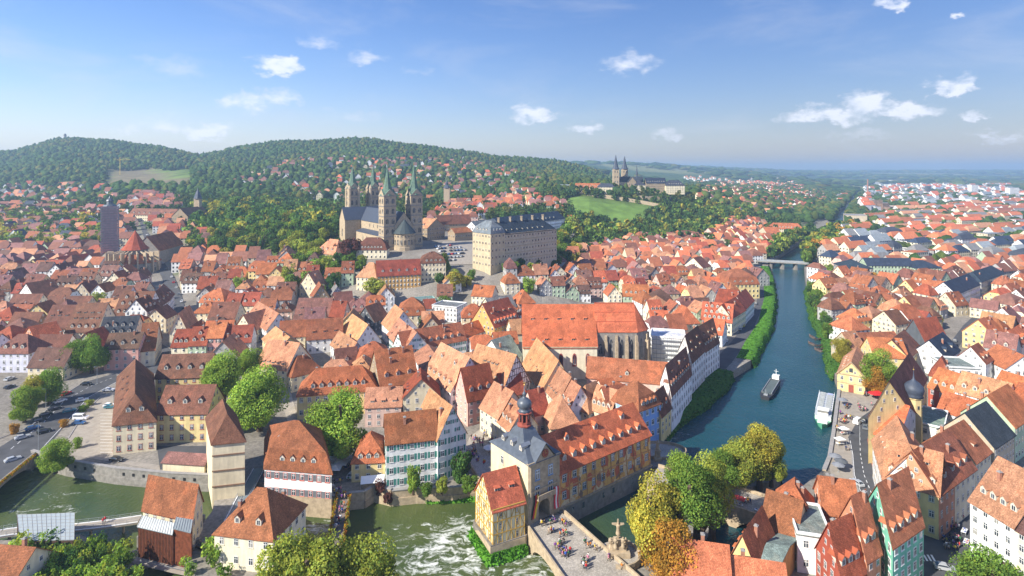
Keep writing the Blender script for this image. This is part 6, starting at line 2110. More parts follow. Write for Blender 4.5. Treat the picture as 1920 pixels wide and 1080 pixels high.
tree(684, 566, 15, 8.5, 'olive', label='wide olive tree in front of the ochre building')
tree(700, 560, 14, 7, 'olive', label='smaller olive tree touching the ochre building')
tree(853, 545, 13, 7, 'gold', label='autumn tree below the palace corner')
tree(651, 486, 19, 12, 'copper', label='huge copper red beech beside the chapter house')
tree(860, 428, 13, 6, 'yellow', label='bright yellow tree on the cathedral square')
tree(872, 578, 11, 5, 'olive', label='olive tree beside the white flat-roofed house')
tree(1629, 545, 17, 6.5, 'orange', label='orange brown tree in front of the green school')
tree(1702, 556, 11, 4.5, 'green', label='small green tree before the glass school pavilion')
tree(796, 624, 10, 3.2, 'dark', q='hi', label='dark cypress-like tree in the courtyard of the white house')
tree(808, 626, 9, 3.2, 'bright', q='hi', label='bright green conical tree in the courtyard of the white house')
for x, y, r in YARD:
    tree_at(x, y, r * 2.1, r, random.choice(['green', 'olive', 'bright', 'dark', 'gold']), group='trees in the courtyards', q='mid')
# scattered groves: (px polygon, spacing m, heights, colours)
GROVES = [
 ([(350, 470), (365, 400), (480, 385), (600, 395), (640, 440), (585, 475), (500, 480), (420, 492)], 10, (13, 20), ['dark', 'green', 'green', 'olive', 'green', 'dark', 'dark', 'gold']),
 ([(-40, 470), (-40, 405), (100, 400), (190, 425), (200, 470), (120, 480)], 11, (11, 17), ['green', 'gold', 'green', 'dark', 'olive', 'green', 'yellow']),
 ([(1040, 470), (1060, 430), (1090, 400), (1180, 400), (1260, 400), (1330, 390), (1420, 400), (1360, 440), (1280, 462), (1180, 470), (1100, 470)], 12, (12, 19), ['green', 'dark', 'green', 'olive', 'dark', 'gold']),
 ([(1548, 470), (1512, 500), (1510, 470), (1530, 455), (1560, 435), (1580, 430), (1600, 430), (1580, 462)], 8, (13, 18), ['green', 'gold', 'olive', 'dark', 'orange']),
 ([(1445, 485), (1455, 465), (1490, 448), (1520, 436), (1530, 440), (1490, 468), (1460, 486)], 8, (11, 17), ['green', 'olive', 'dark']),
 ([(1512, 545), (1528, 535), (1552, 600), (1565, 640), (1552, 640), (1530, 600)], 8, (7, 12), ['dark', 'green', 'green']),
 ([(1040, 470), (1035, 500), (1090, 500), (1110, 470)], 10, (10, 16), ['dark', 'green', 'gold']),
 ([(530, 545), (545, 470), (600, 470), (600, 500), (575, 560)], 11, (12, 17), ['bright', 'green', 'olive']),
 ([(1570, 460), (1640, 440), (1760, 425), (1920, 440), (1960, 470), (1800, 470), (1700, 460)], 30, (11, 16), ['green', 'dark', 'olive', 'gold']),
 ([(600, 478), (660, 492), (700, 505), (640, 540), (600, 560), (560, 545)], 12, (9, 15), ['green', 'bright', 'dark', 'olive']),
 ([(800, 505), (850, 508), (892, 512), (880, 545), (820, 548)], 12, (8, 13), ['green', 'olive', 'gold', 'dark']),
 ([(930, 520), (960, 505), (1040, 490), (1050, 500), (980, 525)], 11, (8, 13), ['dark', 'green', 'olive']),
]
placed = [(t[5].x, t[5].y, 4) for t in TREES]


def scatter(poly, sp, seed, cap=4000, keep_clear=True, dmax=9000):
    rnd = random.Random(seed)
    xs, ys = zip(*poly)
    n = cap
    px = np.array([rnd.uniform(min(xs), max(xs)) for _ in range(n)]); py = np.array([rnd.uniform(min(ys), max(ys)) for _ in range(n)])
    k = inside_np(poly, px, py)
    X, Y = ground_hits(px[k], py[k])
    out, cell = [], {}
    for x, y in zip(X, Y):
        if y > dmax: continue
        key = (int(x // sp), int(y // sp))
        if any(math.hypot(x - a, y - b_) < sp * .85 for i in (-1, 0, 1) for j in (-1, 0, 1) for a, b_ in cell.get((key[0] + i, key[1] + j), [])): continue
        if in_water(x, y): continue
        if keep_clear and any((cx - x) ** 2 + (cy - y) ** 2 < (r + 1) ** 2 and inside(q, x, y) for cx, cy, r, q in FOOT): continue
        if any(inside(q, x, y) for q in KEEP): continue
        cell.setdefault(key, []).append((x, y)); out.append((x, y))
    return out


cand = []
for i, (poly, sp, hr, cs) in enumerate(GROVES):
    rnd = random.Random(50 + i)
    for x, y in scatter(poly, sp, 50 + i, 1500):
        cand.append((y, x, rnd.uniform(*hr), rnd.choice(cs)))
cand.sort()
for y, x, h, c in cand[:190]:
    tree_at(x, y, h, h * random.uniform(.40, .50), c, group='trees of the groves around the old town', q='spire' if random.random() < .06 else None)
REST = [(x, y, h, h * .45, c) for y, x, h, c in cand[190:]]

# ------------------------------------------------------------------ woods: masses of crowns nobody could count
def ico():
    bm = bmesh.new(); bmesh.ops.create_icosphere(bm, subdivisions=2, radius=1.0)
    V = np.array([v.co[:] for v in bm.verts]); F = np.array([[v.index for v in f.verts] for f in bm.faces]); bm.free()
    bm = bmesh.new(); bmesh.ops.create_icosphere(bm, subdivisions=1, radius=1.0)
    V1 = np.array([v.co[:] for v in bm.verts]); F1 = np.array([[v.index for v in f.verts] for f in bm.faces]); bm.free()
    return V, F, V1, F1


IV, IF, IV1, IF1 = ico()
WOODC = [(.075, .140, .034), (.095, .155, .036), (.060, .118, .034), (.120, .165, .040), (.050, .100, .034), (.17, .17, .04), (.080, .145, .034), (.10, .15, .04), (.09, .15, .036)]


def wood(name, pts, label, fine=False):
    """pts: (x, y, h, r, colour or None)"""
    VV, FF, CC = [], [], []
    BV, BF = (IV, IF) if fine else (IV1, IF1)
    n = len(BV)
    for i, (x, y, h, r, c) in enumerate(pts):
        pn = .5 + .5 * math.sin(x / 83 + 2 * math.sin(y / 140)) * math.sin(y / 97 + 1.5 * math.sin(x / 190))
        col = np.array(LEAFC[c] if c else WOODC[int(np.clip(pn * 7 + RNG.normal(0, 1.4), 0, len(WOODC) - 1))]) * RNG.uniform(.75, 1.2)
        d = 1 + RNG.normal(0, .20, (n, 1))
        v = BV * d * np.array([r, r, h * .5]) * RNG.uniform(.9, 1.1)
        z = g1(x, y)
        VV.append(v + np.array([x, y, z + h * .5])); FF.append(BF + i * n)
        CC.append(np.clip(col * RNG.uniform(.75, 1.25, (n, 1)), 0, 1))
    me = np_mesh(name, np.concatenate(VV), np.concatenate(FF), [M_LEAFT], cols=np.concatenate(CC))
    return tag(link(name, me), label, 'woods', kind='stuff')


def leafy(name, pts, label, per=150):
    """nearer woods: every crown a cloud of leaf clumps"""
    T = [crown_mesh(300 + k, per, .17, 8) for k in range(4)]
    VV, FF, CC, o = [], [], [], 0
    for i, (x, y, h, r, c) in enumerate(pts):
        V, F, C = T[i % 4]
        a = RNG.uniform(0, 6.28); ca, sa = math.cos(a), math.sin(a)
        col = np.array(LEAFC[c] if c else WOODC[int(RNG.integers(len(WOODC)))]) * RNG.uniform(.8, 1.25)
        X = (V[:, 0] * ca - V[:, 1] * sa) * r * 1.15; Y = (V[:, 0] * sa + V[:, 1] * ca) * r * 1.15; Z = V[:, 2] * h * .55
        VV.append(np.column_stack([X + x, Y + y, Z + g1(x, y) + h * .52])); FF.append(F + o); o += len(V)
        CC.append(C * col)
    return tag(link(name, np_mesh(name, np.concatenate(VV), np.concatenate(FF), [M_LEAFT], cols=np.clip(np.concatenate(CC), 0, 1)), None), label, 'woods', kind='stuff')


def wedge(p0, p1, d0, d1, n, sp, seed, test=None):
    r = np.random.default_rng(seed)
    px = r.uniform(p0, p1, n); D = np.sqrt(r.uniform(d0 ** 2, d1 ** 2, n))
    x = (px - 960) / FOC * D
    z = ground(x, D); py = HOR + FOC * (CAM_Z - z) / D
    seen, out = set(), []
    for a, b_, c, e_, zz in zip(x, D, px, py, z):
        k = (int(a // sp), int(b_ // sp))
        if k in seen: continue
        if test and not test(c, e_, b_): continue
        if any(inside(q, a, b_) for q in KEEP): continue
        seen.add(k); out.append((a, b_))
    return out


HFOOT = {}
for cx, cy, r, q in FOOT:
    if cy > 450: HFOOT.setdefault((int(cx // 40), int(cy // 40)), []).append((cx, cy, r))


def off_houses(x, y, pad=2):
    i, j = int(x // 40), int(y // 40)
    return not any((cx - x) ** 2 + (cy - y) ** 2 < (r * .8 + pad) ** 2 for a in (-1, 0, 1) for b_ in (-1, 0, 1) for cx, cy, r in HFOOT.get((i + a, j + b_), []))


FIELDS = [[(196, 322), (300, 318), (356, 333), (340, 350), (215, 352)], [(575, 376), (640, 372), (640, 386), (580, 390)], [(1055, 372), (1240, 388), (1190, 425), (1080, 410)]]
hill = wedge(-220, 1190, 1000, 2380, 42000, 13, 3, lambda px, py, d: not any(inside(f, px, py) for f in FIELDS))
hill = [p for p in hill if off_houses(*p, 6)]
wood('hill_forest', [(x, y, 8 + 11 * RNG.random() ** 1.5, RNG.uniform(4.5, 9), None) for x, y in hill], 'dense green forest covering the hills on the horizon')
mid = wedge(-220, 1500, 640, 1060, 7000, 13, 4, lambda px, py, d: (px < 620 and d > 720 or px > 1030 or (px > 620 and d > 720)) and not any(inside(f, px, py) for f in FIELDS))
mid = [p for p in mid if off_houses(*p, 3) and not in_water(*p)]
leafy('hillside_trees', [(x, y, RNG.uniform(10, 17), RNG.uniform(5, 8), None) for x, y in mid] + REST, 'mass of garden trees on the slopes between the houses')
rt = wedge(1150, 1620, 1060, 2800, 9000, 20, 5, lambda px, py, d: True)
rt = [p for p in rt if off_houses(*p, 3) and not in_water(*p)]
wood('valley_trees', [(x, y, RNG.uniform(11, 18), RNG.uniform(7, 11), None) for x, y in rt], 'mass of trees in the valley along the distant river')
pl = wedge(1560, 2150, 560, 2600, 14000, 18, 6, lambda px, py, d: math.sin(px / 37 + d / 130) + math.sin(d / 61 + 1) > -.5)
pl = [p for p in pl if off_houses(*p, 2) and not in_water(*p)]
wood('plain_trees', [(x, y, RNG.uniform(9, 16), RNG.uniform(5, 9), None) for x, y in pl], 'scattered trees among the distant orange roofs', fine=True)
fr2 = wedge(-300, 2300, 2500, 9000, 9000, 75, 7, lambda px, py, d: math.sin(px / 71 + d / 600) + math.sin(d / 330 + px / 190) > -.2)
wood('distant_woods', [(x, y, RNG.uniform(16, 30), RNG.uniform(30, 60), None) for x, y in fr2], 'dark wooded strips on the far plain')
print('trees', len(TREES), len(hill), len(mid), len(rt), len(pl), len(fr2))
# ------------------------------------------------------------------ quay walls
def quay(name, pts, label, z=5.0, slots=(), w=.8, mat=M_GREY, cat='wall', kind=None):
    q = [at(x, y, 0) for x, y in pts]
    root = thing(name, (q[0].x, q[0].y, 0), label, cat)
    b = MB()
    for s, t in zip(q, q[1:]):
        s, t = s - q[0], t - q[0]
        b.bar(s + Vector((0, -.35, (z - 1.5) / 2)), t + Vector((0, -.35, (z - 1.5) / 2)), w, 0, z + 1.5)
        b.bar(s + Vector((0, -.4, z + .12)), t + Vector((0, -.4, z + .12)), w + .25, 1, .25)
        b.bar(s + Vector((0, -.62, 1.1)), t + Vector((0, -.62, 1.1)), .9, 0, 2.2)
    b.obj('masonry', [mat, M_CAP], root)
    for x, y in slots:
        p = at(x, y, 3.3) - q[0]; d = MB()
        d.box((0, 0, 0), (.8, .5, .9)); o = d.obj('embrasure', [M_DARK], root); 
        # onto the wall face
        for s, t in zip(q, q[1:]):
            if min(s.x, t.x) <= p.x + q[0].x <= max(s.x, t.x):
                f = (p.x + q[0].x - s.x) / (t.x - s.x); c = s.lerp(t, f) - q[0]
                o.location = (c.x, c.y - .62, 3.4)
    return root


quay('quay_wall', [(62, 871), (130, 890), (220, 905), (320, 915), (400, 919), (458, 926)], 'long grey quay wall with small openings below the courtyard building',
     slots=[(134, 868), (147, 872), (164, 876), (181, 879), (234, 888), (252, 890), (271, 892), (327, 897), (346, 899), (365, 900)])
quay('garden_wall', [(735, 946), (780, 941), (850, 939), (893, 934)], 'sandstone garden wall under the tall white riverside house', z=4.4, mat=M_STONE)
quay('terrace_wall', [(655, 953), (684, 950), (702, 938), (735, 946)], 'rounded stone terrace wall beneath the yellow cafe', z=4.8, mat=M_STONE)
quay('house_plinth_wall', [(497, 930), (560, 946), (612, 957), (655, 953)], 'stone bank wall under the white mansard house', z=4.4, mat=M_STONE)
quay('square_quay', [(1574, 737), (1568, 780), (1562, 830), (1554, 880), (1544, 905)], 'pale quay edge along the river square', z=4.3, mat=M_STONE, w=1.0)

# ------------------------------------------------------------------ green banks, hedges and thicket
M_GRASS = plain('bank_grass', (.085, .22, .020), .95, .1, var=.45, scale=.6, bump=.4)
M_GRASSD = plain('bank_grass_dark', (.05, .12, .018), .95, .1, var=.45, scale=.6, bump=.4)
TUFTS = []


def bank(name, pts, label, out=4.0, inn=8.0, mat=M_GRASS, dens=2.2, col=(.10, .26, .03), z0=-.3, z1=4.2):
    q = [at(x, y, 0).to_2d() for x, y in pts]
    P = []
    for a, b_ in zip(q, q[1:]):
        n = max(1, int((b_ - a).length / 5))
        P += [a.lerp(b_, k / n) for k in range(n)]
    P.append(q[-1])
    V, F = [], []
    for k, p in enumerate(P):
        d = (P[min(k + 1, len(P) - 1)] - P[max(k - 1, 0)]).normalized()
        nrm = Vector((d.y, -d.x))
        if not in_water(*(p + nrm * 1.5)): nrm = -nrm
        w = out * (.7 + .5 * math.sin(k * .7) ** 2)
        for f, z in ((w, z0), (w * .6, min(.8, z1 * .4)), (.25, z1 - .05), (-inn * .5, z1 + .06), (-inn, z1 - .05)):
            V.append((*(p + nrm * f), z))
    for k in range(len(P) - 1):
        for j in range(4): F.append((k * 5 + j, k * 5 + j + 1, k * 5 + j + 6, k * 5 + j + 5))
    o = tag(link(name, mesh(name, V, F, [mat], smooth=True)), label, 'grass', kind='stuff')
    # tufts
    VV, CC = [], []
    for f in F:
        for _ in range(int(dens * 8)):
            a, b_ = random.random(), random.random()
            p = (Vector(V[f[0]]).lerp(Vector(V[f[1]]), a)).lerp(Vector(V[f[3]]).lerp(Vector(V[f[2]]), a), b_)
            an = random.uniform(0, 6.28); s = random.uniform(.25, .6); h = random.uniform(.15, .5)
            dx, dy = math.cos(an) * s, math.sin(an) * s
            lx, ly = random.uniform(-.3, .3), random.uniform(-.3, .3)
            VV += [(p.x - dx, p.y - dy, p.z - .1), (p.x + dx, p.y + dy, p.z - .1), (p.x + dx + lx, p.y + dy + ly, p.z + h), (p.x - dx + lx, p.y - dy + ly, p.z + h)]
            CC += [np.array(col) * random.uniform(.6, 1.5)] * 4
    if VV:
        link('tufts', np_mesh('tufts', VV, np.arange(len(VV)).reshape(-1, 4), [M_LEAFT], cols=np.array(CC)), o)['kind'] = 'stuff'


bank('river_meadow', [(1408, 690), (1424, 655), (1444, 620), (1452, 570), (1448, 530), (1440, 507)], 'bright green weedy bank along the far left shore', out=2.6, inn=7, dens=1.2, col=(.085, .21, .03))
bank('palace_bank', [(1245, 828), (1262, 800), (1300, 778), (1345, 742), (1372, 712)], 'shaded grassy bank under the long white riverside front', out=2.5, inn=8, mat=M_GRASSD, col=(.06, .15, .03))  # darker grass and tuft colours carry the shade on this bank
bank('pier_greenery', [(884, 1003), (902, 1030), (919, 1056), (952, 1046), (987, 1036)], 'green hedge around the foot of the half-timbered house pier', out=1.8, inn=.3, z1=1.8, dens=5, col=(.10, .26, .03))
bank('plinth_greenery', [(505, 932), (560, 946), (606, 956)], 'green weeds at the foot of the white mansard house', out=2.0, inn=.6, z1=2.2, dens=3)
bank('garden_greenery', [(800, 941), (850, 939), (890, 935)], 'green weeds at the foot of the garden wall', out=1.8, inn=.4, z1=2.0, dens=3)
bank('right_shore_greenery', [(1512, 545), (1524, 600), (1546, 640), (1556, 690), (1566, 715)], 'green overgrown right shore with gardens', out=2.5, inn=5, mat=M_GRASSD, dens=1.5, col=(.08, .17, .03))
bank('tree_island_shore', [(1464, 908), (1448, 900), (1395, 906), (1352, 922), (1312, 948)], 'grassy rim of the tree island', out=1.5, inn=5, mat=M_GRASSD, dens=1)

pts = []
rnd = random.Random(5)
MBK = ISLES['mill_bank']
while len(pts) < 170:
    p = at(rnd.uniform(30, 420), rnd.uniform(1030, 1130), 4)
    if inside(MBK, p.x, p.y) or (p.x > -110 and rnd.random() < .25 and not in_water(p.x, p.y)):
        pts.append((p.x, p.y, rnd.uniform(2.5, 6.0), rnd.uniform(1.2, 2.4), rnd.choice(['bright', 'bright', 'green', 'olive', 'dark'])))
def shrub_mass(name, pts, label, per=260, leaf=.10):
    T = [crown_mesh(700 + k, per, leaf, 8) for k in range(3)]
    VV, FF, CC, o = [], [], [], 0
    for i, (x, y, h, r, c) in enumerate(pts):
        V, F, C = T[i % 3]
        z = g1(x, y)
        VV.append(np.column_stack([V[:, 0] * r * 1.2 + x, V[:, 1] * r * 1.2 + y, V[:, 2] * h * .6 + z + h * .42])); FF.append(F + o); o += len(V)
        CC.append(C * np.array(LEAFC[c]) * rnd.uniform(.9, 1.4))
    tag(link(name, np_mesh(name, np.concatenate(VV), np.concatenate(FF), [M_LEAFT], cols=np.clip(np.concatenate(CC), 0, 1))), label, 'bushes', kind='stuff')
shrub_mass('willow_thicket', pts, 'bright green thicket of willow shrubs at the lower left')


def bush(px, py, h, r, c, label, z=4.0):
    p = at(px, py, z)
    root = link('garden_bush', None, loc=p); tag(root, label, 'bush', 'garden bushes')
    o = link('foliage', random.choice(CROWN['mid']), root, color=LEAFC[c]); o.scale = (r, r, h * .55); o.location = (0, 0, h * .5)
    s = link('stem', TRUNK, root); s.scale = (h, h, h)


bush(775, 925, 8, 2.6, 'bright', 'tall light green bush before the white riverside house')
bush(800, 928, 4, 2.2, 'green', 'low green bush right of the tall garden bush')
bush(828, 926, 6, 2.2, 'olive', 'thin olive bush under the white gable')
bush(866, 905, 11, 3.8, 'dark', 'dark ivy-clad bush at the corner by the crowded square')
bush(880, 925, 5, 3.2, 'green', 'green bush hanging over the garden wall end')
bush(715, 930, 5, 2.6, 'copper', 'red vine hanging over the cafe terrace wall', z=2)
bush(727, 944, 4, 1.8, 'copper', 'lowest strand of red vine touching the water', z=1)
bush(120, 800, 3, 2, 'orange', 'orange shrub on the traffic island')
bush(155, 772, 3, 2.4, 'green', 'green hedge plant on the curved traffic island')
bush(168, 760, 2.5, 2, 'olive', 'olive shrub at the end of the curved island')
bush(146, 840, 4, 1.7, 'bright', 'potted green shrub by the car park corner')
bush(26, 815, 4, 2, 'orange', 'red orange shrub beside the road of parked cars')
bush(1551, 917, 4, 2.4, 'green', 'dark planter bush where the quay meets orange roofs')
bush(1545, 925, 3, 2, 'bright', 'light planter bush beside the dark one')

# ------------------------------------------------------------------ mill, canopy, platform
def mill():
    r = H(268, 952, 360, 972, 9, 8, 6.5, 's', 'cream', 'rust', n=2, ch=0, c=('B', 380, 937), name='old_mill', cat='mill', label='old mill with rust roof and dark wooden lean-to standing in the stream', ww=.9)
    R = r.location
    A, B = at(259, 987, 9.4), at(325, 1002, 9.4); A2, B2 = at(268, 968, 11.2), at(327, 982, 11.2)
    L3, R3 = at(326, 990, 10.8), at(359, 998, 10.8); L4, R4 = at(331, 971, 12.0), at(361, 976, 12.0)
    dn = lambda p, z: Vector((p.x, p.y, z)) - R
    b = MB()
    for a, c, a2, c2, zb in ((A, B, A2, B2, 1.5), (L3, R3, L4, R4, .6)):
        b.prism([dn(a, zb), dn(c, zb), dn(c2, zb), dn(a2, zb)], [a - R, c - R, c2 - R, a2 - R], 0)
    b.obj('wooden_leanto', [M_WOOD], r)
    d = MB()
    for a, c, a2, c2 in ((A, B, A2, B2), (L3, R3, L4, R4)):
        n = 14 if a is A else 7
        lo = [a.lerp(c, k / n) - R + Vector((0, -.4, -.1)) for k in range(n + 1)]; hi = [a2.lerp(c2, k / n) - R for k in range(n + 1)]
        p = [lo[0], lo[-1], hi[-1], hi[0]]
        d.prism([q + Vector((0, 0, .05)) for q in p], [q + Vector((0, 0, .22)) for q in p], 0)
        for x, y in zip(lo, hi): d.bar(x + Vector((0, 0, .28)), y + Vector((0, 0, .28)), .12, 1)
    d.obj('metal_roof', [M_ZINC, M_METAL], r)
    b = MB()
    for k in range(24):
        p = A.lerp(B, (k + .5) / 24) - R; b.bar((p.x, p.y - .06, 1.5 - R.z), (p.x, p.y - .06, 9.2 - R.z), .07)
    b.obj('cover_strips', [M_TIMBER], r)['kind'] = 'stuff'
    b = MB()
    for p in (at(262, 1040, 0), at(330, 1062, 0), at(362, 1060, 0), at(380, 1000, 0), at(372, 1045, 0)): b.bar(Vector((p.x, p.y, -2)) - R, Vector((p.x, p.y, 5)) - R, 1.0)
    q = [at(268, 1020, 0), at(362, 1060, 0), at(380, 1015, 0), at(280, 990, 0)]
    b.prism([Vector((p.x, p.y, -2)) - R for p in q], [Vector((p.x, p.y, 2.2)) - R for p in q], 0)
    b.obj('stone_footing', [M_GREY], r)
    # landing stage
    t = thing('landing_stage', at(240, 1045, 1.5), 'wooden landing stage with rails around the mill foot', 'platform')
    b = MB(); P = [at(x, y, 1.6) - t.location for x, y in ((236, 1036), (262, 1028), (300, 1048), (352, 1066), (350, 1078), (250, 1056))]
    b.prism([p - Vector((0, 0, .3)) for p in P], P, 0); b.obj('planking', [M_PAVE], t)
    b = MB()
    for p, q in zip(P[3:], P[4:] + P[:1]):
        b.bar(p + Vector((0, 0, 1)), q + Vector((0, 0, 1)), .08); b.bar(p, p + Vector((0, 0, 1)), .1)
    b.obj('rail', [M_METAL], t)


mill()


def canopy():
    P = [at(37, 1015, 7.6), at(139, 1013, 7.6), at(140, 962, 9.0), at(32, 966, 9.0)]
    r = thing('glass_canopy', (P[0].x, P[0].y, 4), 'pale translucent roof on posts over the mill water at left', 'canopy')
    R = r.location; P = [p - R for p in P]
    b = MB(); b.prism(P, [p + Vector((0, 0, .12)) for p in P], 0); b.obj('roof_sheet', [plain('frosted_glass', (.36, .40, .40), .35, .4, var=.08)], r)
    b = MB()
    for k in range(13): b.bar(P[0].lerp(P[1], k / 12) + Vector((0, 0, .15)), P[3].lerp(P[2], k / 12) + Vector((0, 0, .15)), .05)
    for k in range(9): b.bar(P[0].lerp(P[3], k / 8) + Vector((0, 0, .15)), P[1].lerp(P[2], k / 8) + Vector((0, 0, .15)), .04)
    b.obj('glazing_bars', [M_CAP], r)['kind'] = 'stuff'
    for p in [P[0].lerp(P[1], f) for f in (.03, .5, .97)] + [P[3].lerp(P[2], f) for f in (.03, .97)]:
        b = MB(); b.bar((p.x, p.y, -5), (p.x, p.y, p.z), .5); b.obj('post', [M_TIMBER], r)
    b = MB()
    for a, c in ((P[0], P[1]), (P[3], P[2])): b.bar(a - Vector((0, 0, .3)), c - Vector((0, 0, .3)), .4)
    for f in (.03, .5, .97): b.bar(P[0].lerp(P[1], f) - Vector((0, 0, 4)), P[0].lerp(P[1], f + (.2 if f < .6 else -.2)) - Vector((0, 0, .3)), .2)
    b.obj('beams', [M_TIMBER], r)


canopy()

# ------------------------------------------------------------------ road markings and kerbs
def stripes(name, px, z=4.085, w=.16):
    b = MB(); o = at(*px[0][0], z)
    for a, c in px:
        a, c = at(*a, z) - o, at(*c, z) - o
        d = (c - a).normalized(); s = Vector((d.y, -d.x, 0)) * w / 2
        b.poly([a - s, c - s, c + s, a + s])
    tag(b.obj(name, [M_WHITE], loc=o), kind='structure')


def dashes(pts, n, f=.5):
    q = []
    for a, c in zip(pts, pts[1:]):
        for k in range(n): q.append(((a[0] + (c[0] - a[0]) * k / n, a[1] + (c[1] - a[1]) * k / n), (a[0] + (c[0] - a[0]) * (k + f) / n, a[1] + (c[1] - a[1]) * (k + f) / n)))
    return q


stripes('road_markings', dashes([(20, 842), (82, 792), (122, 750), (170, 724), (214, 707)], 5) + [((70, 850), (122, 794)), ((122, 794), (165, 745)), ((165, 745), (222, 714))])
stripes('parking_markings', [((188, y), (211, y)) for y in range(776, 852, 6)], 4.075)
stripes('quay_road_markings', dashes([(1612, 800), (1613, 850), (1620, 890), (1640, 940)], 5) + [((1594, 826), (1599, 852)), ((1599, 852), (1602, 890)), ((1602, 890), (1615, 925))])
stripes('crossing_markings', [((1697 + k * 7, 1040), (1704 + k * 7, 1052)) for k in range(8)], 4.075, .45)
for nm, pl in (('kerb', [(128, 822), (160, 771), (190, 743), (213, 736)]), ('kerb', [(-40, 836), (58, 800), (104, 750), (158, 716)]), ('kerb', [(1590, 822), (1597, 852), (1600, 892), (1612, 926)])):
    b = MB(); o = at(*pl[0], 4.1)
    for a, c in zip(pl, pl[1:]): b.bar(at(*a, 4.1) - o, at(*c, 4.1) - o, .35, 0, .22)
    tag(b.obj(nm, [M_CAP], loc=o), kind='structure')

# ------------------------------------------------------------------ boats
def hull(L, w, h, bow=.25, n=14, stern=.7):
    """outline rings of a boat along +Y"""
    V, F = [], []
    for k in range(n + 1):
        f = k / n; y = -L / 2 + L * f
        ww = w / 2 * (stern + (1 - stern) * min(1, f / .12)) if f < .5 else w / 2 * min(1, ((1 - f) / bow)) ** .55 if f > 1 - bow else w / 2
        ww = max(ww, .05)
        up = .6 * max(0, (f - .75) / .25) ** 2
        V += [(-ww * .75, y, -.4), (-ww, y, h + up), (ww, y, h + up), (ww * .75, y, -.4)]
    for k in range(n):
        for j in range(3): F.append((k * 4 + j, k * 4 + j + 1, k * 4 + j + 5, k * 4 + j + 4))
    F.append((0, 3, 2, 1)); i = n * 4; F.append((i, i + 1, i + 2, i + 3))
    return V, F


def barge():
    a, c = at(1434, 750, 0), at(1457, 713, 0)
    r = thing('barge', ((a.x + c.x) / 2, (a.y + c.y) / 2, 0), 'long dark open barge in the middle of the river', 'boat')
    d = c - a; L = d.length; r.rotation_euler.z = math.atan2(d.y, d.x) - math.pi / 2
    V, F = hull(L, 5.4, 1.5, .2); link('hull', mesh('hull', V, F, [plain('black_hull', (.035, .036, .04), .5)]), r)
    b = MB(); b.box((0, -1, 1.62), (3.6, L * .66, .5)); b.obj('hold_cover', [plain('hold_tarpaulin', (.10, .125, .12), .7)], r)
    b = MB()
    for s in (-2.0, 2.0): b.bar((s, -L * .35, 1.9), (s, L * .32, 1.9), .22, 0, .7)
    b.obj('coaming', [M_METAL], r)
    b = MB(); b.box((0, L * .40, 2.5), (3, 3, 1.6), 0); b.box((0, L * .40, 2.8), (3.05, 2.2, .6), 1); b.bar((0, L * .42, 3), (0, L * .42, 6), .2); b.bar((-1, L * .42, 5), (1, L * .42, 5), .12); b.obj('wheelhouse', [M_WHITE, M_GLASS], r)
    b = MB(); b.bar((0, -L * .42, 1.4), (0, -L * .42, 4), .15); b.box((0, -L * .43, 1.7), (1.6, 1.2, .5)); b.obj('bow_winch', [M_METAL], r)


barge()


def ship():
    a, c = at(1541, 805, 0), at(1551, 750, 0)
    r = thing('passenger_ship', ((a.x + c.x) / 2, (a.y + c.y) / 2, 0), 'white and green sightseeing ship with open top deck moored at the quay', 'ship')
    d = a - c; L = d.length; r.rotation_euler.z = math.atan2(d.y, d.x) - math.pi / 2
    V, F = hull(L, 6.4, 1.3, .22); link('hull', mesh('hull', V, F, [plain('green_hull', (.10, .34, .20), .4)]), r)
    b = MB(); b.box((0, -2.5, 2.2), (5.6, L * .78, 1.9), 0); b.box((0, -2.5, 2.35), (5.66, L * .74, .9), 1); b.obj('saloon', [M_WHITE, M_GLASS], r)
    b = MB(); b.box((0, -2.5, 3.2), (5.9, L * .8, .16)); b.obj('top_deck', [plain('deck_paint', (.50, .53, .55), .6)], r)
    b = MB(); b.box((0, L * .27, 4.2), (3.6, 3.0, 1.9), 0); b.box((0, L * .27, 4.5), (3.66, 3.06, .8), 1); b.box((0, L * .27, 5.2), (4.1, 3.6, .14), 0); b.obj('wheelhouse', [M_WHITE, M_GLASS], r)
    b = MB()
    for s in (-2.85, 2.85):
        for z in (3.8, 4.3): b.bar((s, -L * .46, z), (s, L * .2, z), .06)
        for k in range(14): b.bar((s, -L * .46 + k * L * .66 / 13, 3.2), (s, -L * .46 + k * L * .66 / 13, 4.3), .05)
    b.obj('railing', [M_WHITE], r)['kind'] = 'stuff'
    for k in range(9):
        for s in (-1.4, 1.4):
            b = MB(); b.box((s, -L * .40 + k * 2.3, 3.65), (2.0, .5, .12)); b.box((s, -L * .40 + k * 2.3 - .25, 3.95), (2.0, .08, .6)); b.obj('bench', [plain('bench_wood', (.30, .34, .5), .6) if k + s < -1 else M_METAL], r)
    b = MB(); b.box((0, L * .40, 1.75), (3.4, 3, .4)); b.obj('foredeck', [M_WHITE], r)


